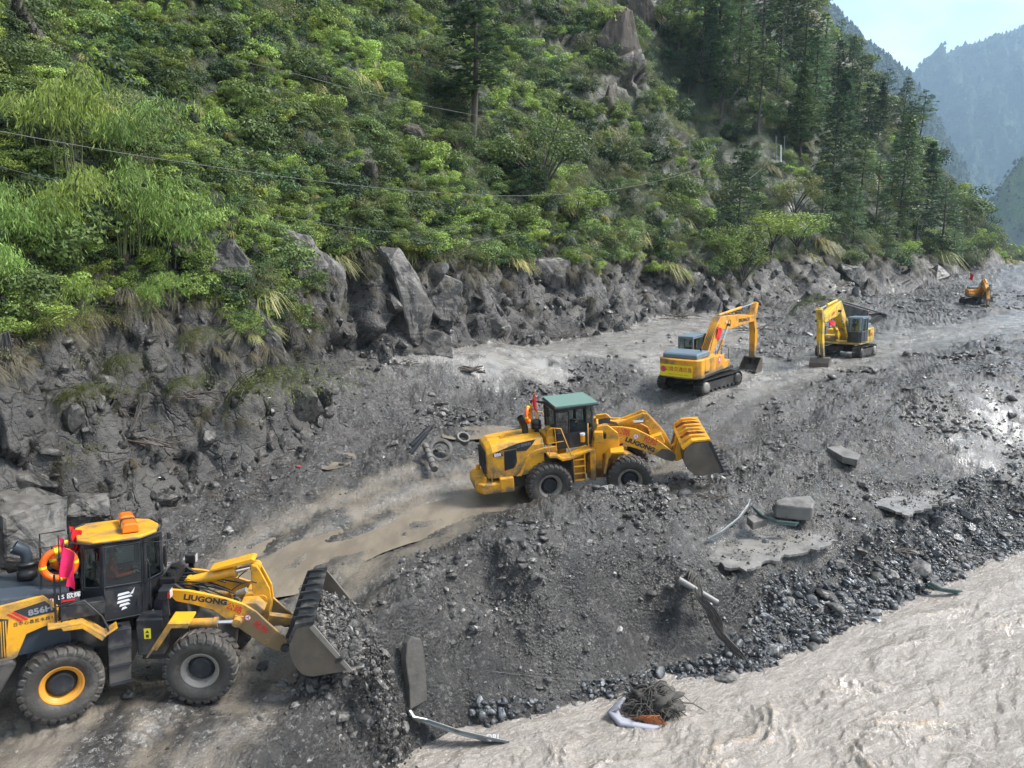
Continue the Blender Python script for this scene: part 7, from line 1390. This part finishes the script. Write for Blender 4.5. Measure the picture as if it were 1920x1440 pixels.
o = MB().tube([tuple(p0), tuple(p1)], .10, 18).tube([tuple(p0 * 1.0), tuple(p0 + (p1 - p0) * .02)], .104, 18).build('pipe', M['pipe']); tag(o, 'grey pipe sticking out of the bank with mud-soaked netting over it', 'pipe')
o = MB().tube([tuple(at(1622, 610, 3.0)), tuple(at(1655, 592, 3.9))], .25, 16).build('pipe', M['pipe']); tag(o, 'thick pale pipe leaning up behind the pale yellow excavator', 'pipe')
o = MB().tube([tuple(at(1628, 589, 4.1)), tuple(at(1652, 588, 4.1)), tuple(at(1658, 592, 4.0))], [.12, .12, .2], 10).build('broken_post', M['darksteel']); tag(o, 'dark broken post lying level over the thick pale pipe', 'post')
def cloth(name, label, pts, width, m=None, folds=5, cat='netting', taper=None, seed=0):
    r_ = random.Random(seed); pts = [Vector(p) for p in pts]; n = len(pts) * 4; v = []; K = 14
    for i in range(n):
        t = i / (n - 1) * (len(pts) - 1); a = min(int(t), len(pts) - 2); p = pts[a].lerp(pts[a + 1], t - a); w = width * (taper[a] * (1 - (t - a)) + taper[a + 1] * (t - a) if taper else 1)
        d = (pts[a + 1] - pts[a]).normalized(); s = d.cross(Vector((0, -1, .35))).normalized(); u = s.cross(d)
        for k in range(K): q = k / (K - 1) - .5; v.append(tuple(p + s * w * q * (1 + .15 * math.sin(i * .9)) + u * (w * .16 * math.sin(q * folds * 6.28 + i * .25 + seed) + .02 * math.sin(i * 1.7 + k))))
    f = [(i * K + k, i * K + k + 1, (i + 1) * K + k + 1, (i + 1) * K + k) for i in range(n - 1) for k in range(K - 1)]
    o = MB().add(v, f, 0, True).build(name, m or M['net']); md = o.modifiers.new('thick', 'SOLIDIFY'); md.thickness = .008; return tag(o, label, cat)
cloth('torn_netting', 'mud-soaked grey netting draped over the grey pipe and trailing down to the shore', [at(1306, 1055, -.7), at(1300, 1085, -.6), at(1312, 1120, -.9), at(1335, 1150, -1.3), at(1352, 1190, -1.9), at(1385, 1225, -2.5), at(1400, 1250, -2.75)], .5, taper=[.15, 1, .35, .7, .5, .4, .6], seed=2)
cloth('torn_netting', 'grey netting hanging like a tent in the debris on the left cliff', [up_(hit(392, 682), .35), up_(hit(388, 705), .3), up_(hit(388, 735), .2)], .8, taper=[.1, .6, 1.0], seed=3)
cloth('torn_netting', 'grey cloth wrapped on a post at the left edge of the cliff', [up_(hit(18, 680), .9), up_(hit(18, 715), .6), up_(hit(22, 760), .35), up_(hit(24, 800), .2)], .45, taper=[.5, .9, .5, .35], seed=5)
cloth('torn_netting', 'twisted grey cloth hanging on the mud left of the flattened bamboo', [up_(hit(275, 762), .4), up_(hit(262, 790), .3), up_(hit(245, 820), .2)], .4, taper=[.8, .5, .3], seed=6)
# snagged debris mound on the shore
def snag():
    c = at(1222, 1330, WATER); e = empty('debris_snag', tuple(c)); tag(e, 'tangled heap of mud-coated roots and netting caught at the shoreline', 'debris'); r_ = random.Random(5); b = MB()
    v, f = rock_verts(3, 14, 5, .55); b0 = MB().add([tuple(np.array(p) * [.62, .5, .5] + [0, 0, .22]) for p in v], [tuple(q) for q in f], 0, True).build('mud_core', M['net'], e)
    for k in range(330):
        a = r_.uniform(0, 6.28); ra = r_.uniform(.0, .7); p = Vector((math.cos(a) * ra, math.sin(a) * ra * .8, .62 - ra * .6 + r_.uniform(-.15, .1))); a2 = a + r_.gauss(0, 1.1); q = p + Vector((math.cos(a2) * r_.uniform(.2, .6), math.sin(a2) * r_.uniform(.15, .5), r_.uniform(-.6, .12))); q.z = max(q.z, -.05)
        m_ = p.lerp(q, .5) + Vector((0, 0, r_.uniform(.0, .2))); b.tube([tuple(p), tuple(m_), tuple(q)], [r_.uniform(.01, .035), .015, .004], 4, cap=False)
    b.build('roots', M['net'], e)
    w = MB()
    for k in range(5): w.tube([(-.75 - .05 * k, -.1 * k, .35), (-1.05 - .04 * k, -.2 - .05 * k, .2), (-.95, -.5 - .05 * k, .05), (-.45 + .08 * k, -.7 - .03 * k, .02), (.05, -.72, .0)], [.05, .08, .09, .07, .03], 8)
    w.build('pale_cloth', M['whitecloth'], e); rs = MB()
    for k in range(26): rs.tube([(-.6 + r_.uniform(-.1, .3), -.55 + r_.uniform(-.1, .1), .15), (-.3 + r_.uniform(-.3, .4), -.65, .18 + r_.uniform(0, .1)), (r_.uniform(-.2, .3), -.68, .05)], .014, 4)
    rs.build('rust_fibres', M['rust'], e); br = MB(); br.tube([(.6, -.1, .3), (1.1, -.05, .22), (1.45, -.15, .05)], [.03, .022, .012], 6).tube([(1.1, -.05, .22), (1.35, .15, .3)], [.015, .006], 5).tube([(-.9, .3, .5), (.2, .55, 1.0), (1.2, .7, 1.15)], .012, 5); br.build('branch', M['wood'], e)
snag()
# concrete pipe rings and broken posts beside the road
def pipe_ring(px, py, z, r, yaw, label, tilt=60):
    o = MB().lathe([(r, -.18), (r * 1.0, .18), (r * .72, .18), (r * .72, -.18), (r, -.18)], 36, ax='z').build('concrete_ring', M['concrete'], None, .01); o.location = at(px, py, z); o.rotation_euler = (R(tilt), 0, R(yaw)); tag(o, label, 'concrete ring')
pipe_ring(826, 845, .45, .55, 10, 'half-buried concrete pipe ring left of the middle loader'); pipe_ring(868, 823, .4, .34, 30, 'smaller mud-filled concrete ring behind the larger one', 35)
for a, b, rr_, lb in (((772, 836, .9), (808, 800, 1.6), .14, 'dark square beam leaning crosswise, upper left of the concrete ring'), ((770, 850, .75), (800, 812, 1.5), .12, 'second dark square beam below the other beside the concrete ring'), ((797, 835, .75), (815, 880, .25), .15, 'broken round concrete post leaning down beside the concrete ring')):
    p, q = Vector(at(*a)), Vector(at(*b)); o = (MB().tube([p, q], rr_, 4 if 'square' in lb else 14)).build('broken_post', M['darksteel'] if 'dark' in lb else M['concrete']); tag(o, lb, 'post')
    if 'round' in lb:
        for k in range(4): c_ = p.lerp(q, .2 + .2 * k); MB().tube([c_, c_ + (q - p).normalized() * .05], .165, 14).build('band', M['darksteel'], o)
def sticks():
    r_ = random.Random(77); srcs = []
    for s in range(4):
        b = MB()
        for k in range(9):
            a = r_.uniform(-.9, .9) + (3.14 if r_.random() < .5 else 0); L_ = r_.uniform(.4, 1.3); p = Vector((r_.uniform(-.4, .4), r_.uniform(-.3, .3), r_.uniform(0, .12))); q = p + Vector((math.cos(a) * L_, math.sin(a) * L_ * .6, r_.uniform(-.25, .35))); m_ = p.lerp(q, .5) + Vector((0, 0, r_.uniform(-.1, .15))); b.tube([p, m_, q], [.022, .015, .005], 4, cap=False)
        srcs.append(hide_src(b.build('stick_bundle', M['wood'])))
    c = np.where(inview & (gd > -1.8) & (gd < 3.2) & (V[:, 2] < 7) & (dist < 100) & (fbm(V, .25, 3) > .02))[0]; rng.shuffle(c); c = cells(c, .012 * dist[c] + .35); d_ = dist[c]
    scatter('stick_litter', srcs, V[c] + [0, 0, .03], np.stack([rng.normal(size=len(c)) * .3, rng.normal(size=len(c)) * .3, rng.uniform(-3, 3, len(c))], 1), ((.006 * d_ + .35) * rng.uniform(.5, 1.3, len(c)))[:, None] * np.array([1, 1, 1]), rng.integers(0, 4, len(c)))
sticks()
def branchy(px, py, n, spread, label, seed, name='driftwood', z=.1, col='wood', rad=.05):
    c = hit(px, py); r_ = random.Random(seed); e = empty(name, tuple(c + [0, 0, z])); tag(e, label, 'driftwood')
    for k in range(n):
        a = r_.uniform(-.6, .6) + (3.14 if r_.random() < .5 else 0); L_ = spread * r_.uniform(.4, 1.1); p = Vector((r_.uniform(-.4, .4) * spread, r_.uniform(-.25, .25) * spread, r_.uniform(0, .15) * spread)); q = p + Vector((math.cos(a) * L_, math.sin(a) * L_ * .5, r_.uniform(-.12, .35) * spread)); m_ = p.lerp(q, .5) + Vector((r_.uniform(-.1, .1), r_.uniform(-.1, .1), r_.uniform(-.05, .2))) * spread * .5
        b = MB().tube([p, m_, q], [rad * r_.uniform(.5, 1), rad * .5, rad * .15], 6); b.tube([m_, m_ + Vector((r_.uniform(-.3, .3), r_.uniform(-.3, .3), r_.uniform(.1, .4))) * spread * .4], [rad * .3, rad * .1], 5); b.build('branch', M[col], e)
branchy(885, 700, 7, .9, 'dark root stump standing on the edge of the wet terrace', 1, rad=.16)
branchy(345, 760, 16, 1.5, 'tangle of muddy branches caught in the left cliff above the flattened bamboo', 2)
branchy(300, 850, 12, 1.2, 'heap of thin muddy sticks at the foot of the left cliff', 3)
branchy(1060, 640, 14, 2.2, 'pile of driftwood along the back edge of the wet terrace', 4)
branchy(1270, 600, 14, 2.6, 'long tangle of driftwood and litter at the foot of the slope behind the terrace', 6, rad=.08)
branchy(760, 690, 10, 1.0, 'dark brushwood in front of the big leaning boulder', 7)
branchy(1410, 625, 10, 2.6, 'dead branches on the silt behind the bannered excavator boom', 8, rad=.09)
branchy(520, 700, 12, 1.1, 'bare muddy twigs in front of the rock slabs', 9)
branchy(1345, 945, 8, .8, 'dark roots in the gravel below the bucket of the middle loader', 11, rad=.03)
branchy(1240, 1010, 4, .7, 'thin roots poking out of the gravel mound', 12, rad=.02)
branchy(1680, 1040, 5, 1.0, 'grey sticks above the cobbles on the right part of the bank', 13, rad=.04)
branchy(200, 880, 10, 1.0, 'drooping muddy sticks on the boulder above the near loader cab', 14, rad=.03)
# ------------------------------------------------------------------ large rocks at the cliff foot
def cliff_material():
    b = NB('mud_stained_cliff_rock'); n2 = b.noise(1.3, 8, .65); st = b.noise(.9, 7, .6, scale3=(.5, .5, 3), dist=.7)
    col = b.mix(b.ramp(n2, .35, .62), (.062, .057, .051), (.15, .139, .124)); col = b.mix(b.ramp(st, .5, .58), col, (.085, .078, .069)); col = b.mix(b.ramp(b.noise(.55, 7, .72, dist=1.5, scale3=(1, 1, .5)), .50, .545), col, (.02, .019, .018))
    return b.fin(col, .5, b.math('ADD', n2, b.math('MULTIPLY', st, .6)), .10, .45)
M['cliffrock'] = cliff_material(); M['brownrock'] = mat('brown_layered_rock', (.07, .056, .044), .85, dirt=(.03, .035, .02), dirt_amt=.5, dirt_sc=1.2, var=.5, var_sc=2.5, bump=.12, bump_sc=3)
def hull_rock(seed, npt=13, cuts=7, amp=.035):
    import bmesh
    r_ = np.random.default_rng(seed); p = r_.normal(size=(npt, 3)); p /= np.linalg.norm(p, axis=1)[:, None]; p *= r_.uniform(.82, 1.08, (npt, 1)); bm = bmesh.new(); vs = [bm.verts.new(q) for q in p]; g_ = bmesh.ops.convex_hull(bm, input=vs)
    bmesh.ops.dissolve_limit(bm, angle_limit=R(22), verts=bm.verts, edges=bm.edges); bmesh.ops.triangulate(bm, faces=bm.faces); bmesh.ops.bevel(bm, geom=list(bm.edges), offset=.035, segments=1, affect='EDGES'); bmesh.ops.triangulate(bm, faces=bm.faces)
    for _ in range(3): bmesh.ops.subdivide_edges(bm, edges=[e for e in bm.edges if e.calc_length() > .16], cuts=1, use_grid_fill=False); bmesh.ops.triangulate(bm, faces=bm.faces)
    v = np.array([q.co[:] for q in bm.verts]); f = np.array([[q.index for q in fc.verts] for fc in bm.faces]); bm.free()
    n = v / np.linalg.norm(v, axis=1)[:, None]; b_, e_ = blocks3(v * [1, 1, .6] + seed, .55); return v + n * (amp * fbm(v + seed, 2.2, 5, .6) + .10 * b_ - .03 * np.exp(-(e_ / .03) ** 2))[:, None], f
def big_rock(px, py, s, rot, label, seed, planes=9, push=.3, name='boulder', m=None):
    c = hit(px, py); vv, ff = hull_rock(seed, planes + 7 if py > 260 else 26); o = mesh_np(name, vv, ff, M[m or ('brownrock' if py < 260 else 'cliffrock')]); o.location = c + np.array([-.3 * push, .5 * push + .1, 0]); o.scale = s; o.rotation_euler = [R(a) for a in rot]; tag(o, label, 'rock')
big_rock(800, 660, (2.9, 1.9, 1.7), (10, 22, -15), 'big dark undercut boulder leaning at the foot of the cliff behind the terrace', 31)
big_rock(735, 575, (3.4, 1.3, 4.3), (-12, -4, 25), 'tall smooth rock face with dark wet streaks above the big leaning boulder', 33, 7, .6)
big_rock(820, 545, (1.9, 1.1, 2.7), (-14, -18, 30), 'steep rock slab right of the streaked rock face, tilted left', 36, 7, .5)
big_rock(610, 560, (2.2, 1.2, 3.6), (-12, -10, 25), 'upright grey rock pillar left of the streaked rock face', 34, 8, .5)
big_rock(550, 500, (2.0, 1.0, 2.6), (-14, -24, 20), 'pale upper rock slab sloping down to the right under the grass', 41, 7, .4)
big_rock(470, 600, (.75, .6, 2.4), (10, -38, 10), 'pale narrow slab leaning diagonally among the cliff rocks', 35, 7, .0)
big_rock(510, 650, (.6, .5, 2.0), (10, -42, 10), 'second pale slab leaning behind the small muddy bamboo', 38, 7, .0)
big_rock(420, 520, (1.9, 1.3, 1.9), (0, 10, 30), 'brown blocky rock at the left end of the bare cliff', 37, 9, .4)
big_rock(560, 640, (1.3, 1.0, 1.2), (0, 0, 50), 'rounded rock block in the lower cliff beside the pale slabs', 39, 10, .2)
big_rock(20, 1010, (1.8, 1.4, 2.1), (0, 10, 0), 'huge pale boulder at the left edge behind the near loader', 42, 9, .3)
big_rock(150, 960, (1.1, .9, .8), (0, -10, 30), 'grey boulder behind the life ring of the near loader', 43, 9, .2)
big_rock(60, 930, (1.1, .8, .9), (0, 20, 80), 'layered boulder above the huge pale one', 44, 9, .2)
big_rock(300, 940, (.8, .6, .5), (0, 5, 10), 'low grey boulder at the cliff foot left of the slurry', 45, 9, .1)
big_rock(1030, 520, (2.8, 1.4, 2.4), (0, -12, 20), 'smooth mud-coated rock face under the slope above the terrace', 46, 8, .7)
big_rock(1600, 520, (3.2, 2.0, 1.6), (0, 25, 20), 'dark rock outcrop above the channel behind the pale excavator', 47, 9, .5)
big_rock(1760, 520, (3.0, 2.0, 2.2), (0, 10, 40), 'dark round outcrop left of the farthest excavator', 48, 10, .5)
big_rock(1165, 95, (3.6, 2.4, 6.5), (0, 8, 30), 'tall brown rock tower on the crest at the top of the slope', 49, 8, 1.0)
big_rock(1205, 30, (3.0, 2.2, 6.0), (0, -6, 10), 'second brown rock tower right of the first at the top edge', 50, 8, 1.0)
big_rock(1150, 210, (1.5, 1.2, 3.6), (0, 4, 50), 'narrow brown rock pillar below the rock towers', 51, 8, .5)
big_rock(760, 250, (2.2, 1.4, 1.0), (0, 12, 10), 'low brown ledge of layered rock in the middle of the greenery', 52, 8, .3)
big_rock(590, 150, (1.6, 1.0, .7), (0, 18, 0), 'grey rock overhang in the upper greenery', 53, 8, .2)
# ------------------------------------------------------------------ cables, poles
def cable(pts, label, r=.025, sag=0.):
    P_ = [Vector(p) for p in pts]; q = []
    n = len(P_)
    for i in range(n - 1):
        a, b, c, d = P_[max(i - 1, 0)], P_[i], P_[i + 1], P_[min(i + 2, n - 1)]
        for k in range(8): t = k / 8; q.append(.5 * ((2 * b) + (c - a) * t + (2 * a - 5 * b + 4 * c - d) * t * t + (3 * b - a - 3 * c + d) * t ** 3))
    q.append(P_[-1]); o = MB().tube(q, r * .62, 5).build('cable', M['cable']); return tag(o, label, 'cable')
M['cable'] = mat('grey_cable', (.13, .13, .12), .6)
cable([atd(-60, 235, 20), atd(120, 268, 24), atd(300, 298, 28), atd(600, 340, 35), atd(800, 360, 41), atd(980, 367, 47), atd(1130, 358, 53), atd(1250, 335, 60), atd(1350, 303, 68)], 'long pale cable sagging across the whole slope from the left edge to the leaning masts', .022)
cable([atd(395, 75, 38), atd(440, 110, 39), atd(560, 140, 41), atd(720, 182, 46), atd(885, 215, 54)], 'upper cable running down from the top left to the tall slim pine', .02)
cable([atd(885, 215, 54), atd(1050, 245, 60), atd(1150, 258, 66), atd(1280, 258, 74)], 'faint cable from the tall slim pine to the leaning masts', .016)
cable([atd(520, 405, 34), atd(700, 432, 38), atd(800, 434, 42), atd(900, 420, 46)], 'short slack cable hanging just above the mud line', .016)
cable([atd(780, 450, 40), atd(860, 456, 43), atd(975, 436, 47)], 'lowest slack cable right above the bare rock', .016)
cable([atd(-40, 300, 19), atd(60, 328, 22), atd(180, 350, 25)], 'dark-green thin cable at the left edge below the long pale one', .012)
M['mast'] = mat('grey_mast', (.16, .18, .18), .5)
def mast(px0, py0, px1, py1, label, m, r=.09):
    b = hit(px0, py0); v = proj_dir(px1, py1); t = b[1] / v[1]; p = v * t + [0, 0, CAM_Z]; o = MB().tube([tuple(b - [0, 0, .4]), tuple(p)], [r, r * .8], 10).build('mast', m); tag(o, label, 'pole')
mast(1292, 315, 1293, 262, 'upright grey pole left of the leaning mast on the slope', M['mast'])
mast(1300, 318, 1342, 268, 'grey mast leaning to the right above the wide dark conifer', M['mast'], .11)
mast(1248, 336, 1278, 264, 'thin pale stay rod leaning at the end of the long cable', M['cable'], .03)
mast(1455, 300, 1455, 255, 'left of the three upright poles standing in front of the conifers', M['mast'], .08)
mast(1464, 302, 1464, 272, 'short white pole between the two taller upright poles', M['whiteprint'], .12)
mast(1471, 300, 1471, 255, 'right of the three upright poles standing in front of the conifers', M['mast'], .08)
cable([atd(1443, 292, 86), atd(1436, 308, 82), atd(1418, 325, 78), atd(1405, 335, 76)], 'pale cable hanging in a curve left of the three upright poles', .03)
cable(tuple(up_(hit(px, py), .06) for px, py in ((870, 1257), (960, 1268), (1060, 1278), (1150, 1281))), 'thin pale wire lying across the face of the gravel bank above the shore', .012)
# litter: small coloured scraps
for k, (px, py, c, s) in enumerate(((560, 876, 'red', .09), (944, 1320, 'navy', .12), (1600, 975, 'whiteprint', .08), (505, 748, 'whiteprint', .07), (430, 640, 'whiteprint', .07), (300, 905, 'whiteprint', .05))):
    p = hit(px, py); vv, ff = rock_verts(1, 6, 70 + k, 0, 8., (1, .7, .25)); o = mesh_np('litter_scrap', vv * s, ff, M[c]); o.location = up_(p, .04); tag(o, ('red scrap of plastic on the gravel left of the brown puddle', 'dark blue rag at the water line below the gravel bank', 'white scrap on the mud right of the silt ledge', 'small white scrap in the cliff debris by the flattened bamboo', 'white scrap on the cliff beside the pale slabs', 'tiny white scrap at the foot of the left cliff')[k], 'litter')
# ------------------------------------------------------------------ haze
def haze():
    b = bpy.data.meshes.new('haze'); x0, x1, y0, y1, z0, z1 = -1200, 4600, -600, 4200, -60, 1050
    v = [(x, y, z) for z in (z0, z1) for y in (y0, y1) for x in (x0, x1)]
    b.from_pydata(v, [], [(0, 2, 3, 1), (4, 5, 7, 6), (0, 1, 5, 4), (2, 6, 7, 3), (0, 4, 6, 2), (1, 3, 7, 5)])
    m = bpy.data.materials.new('pale_air'); m.use_nodes = True; n = m.node_tree.nodes; n.clear(); o = n.new('ShaderNodeOutputMaterial'); p = n.new('ShaderNodeVolumePrincipled')
    p.inputs['Color'].default_value = (.55, .77, 1, 1); p.inputs['Density'].default_value = HAZE; p.inputs['Anisotropy'].default_value = .2
    m.node_tree.links.new(p.outputs[0], o.inputs['Volume']); b.materials.append(m)
    ob = bpy.data.objects.new('haze', b); COL.objects.link(ob); tag(ob, kind='stuff')
HAZE = .00015
haze()
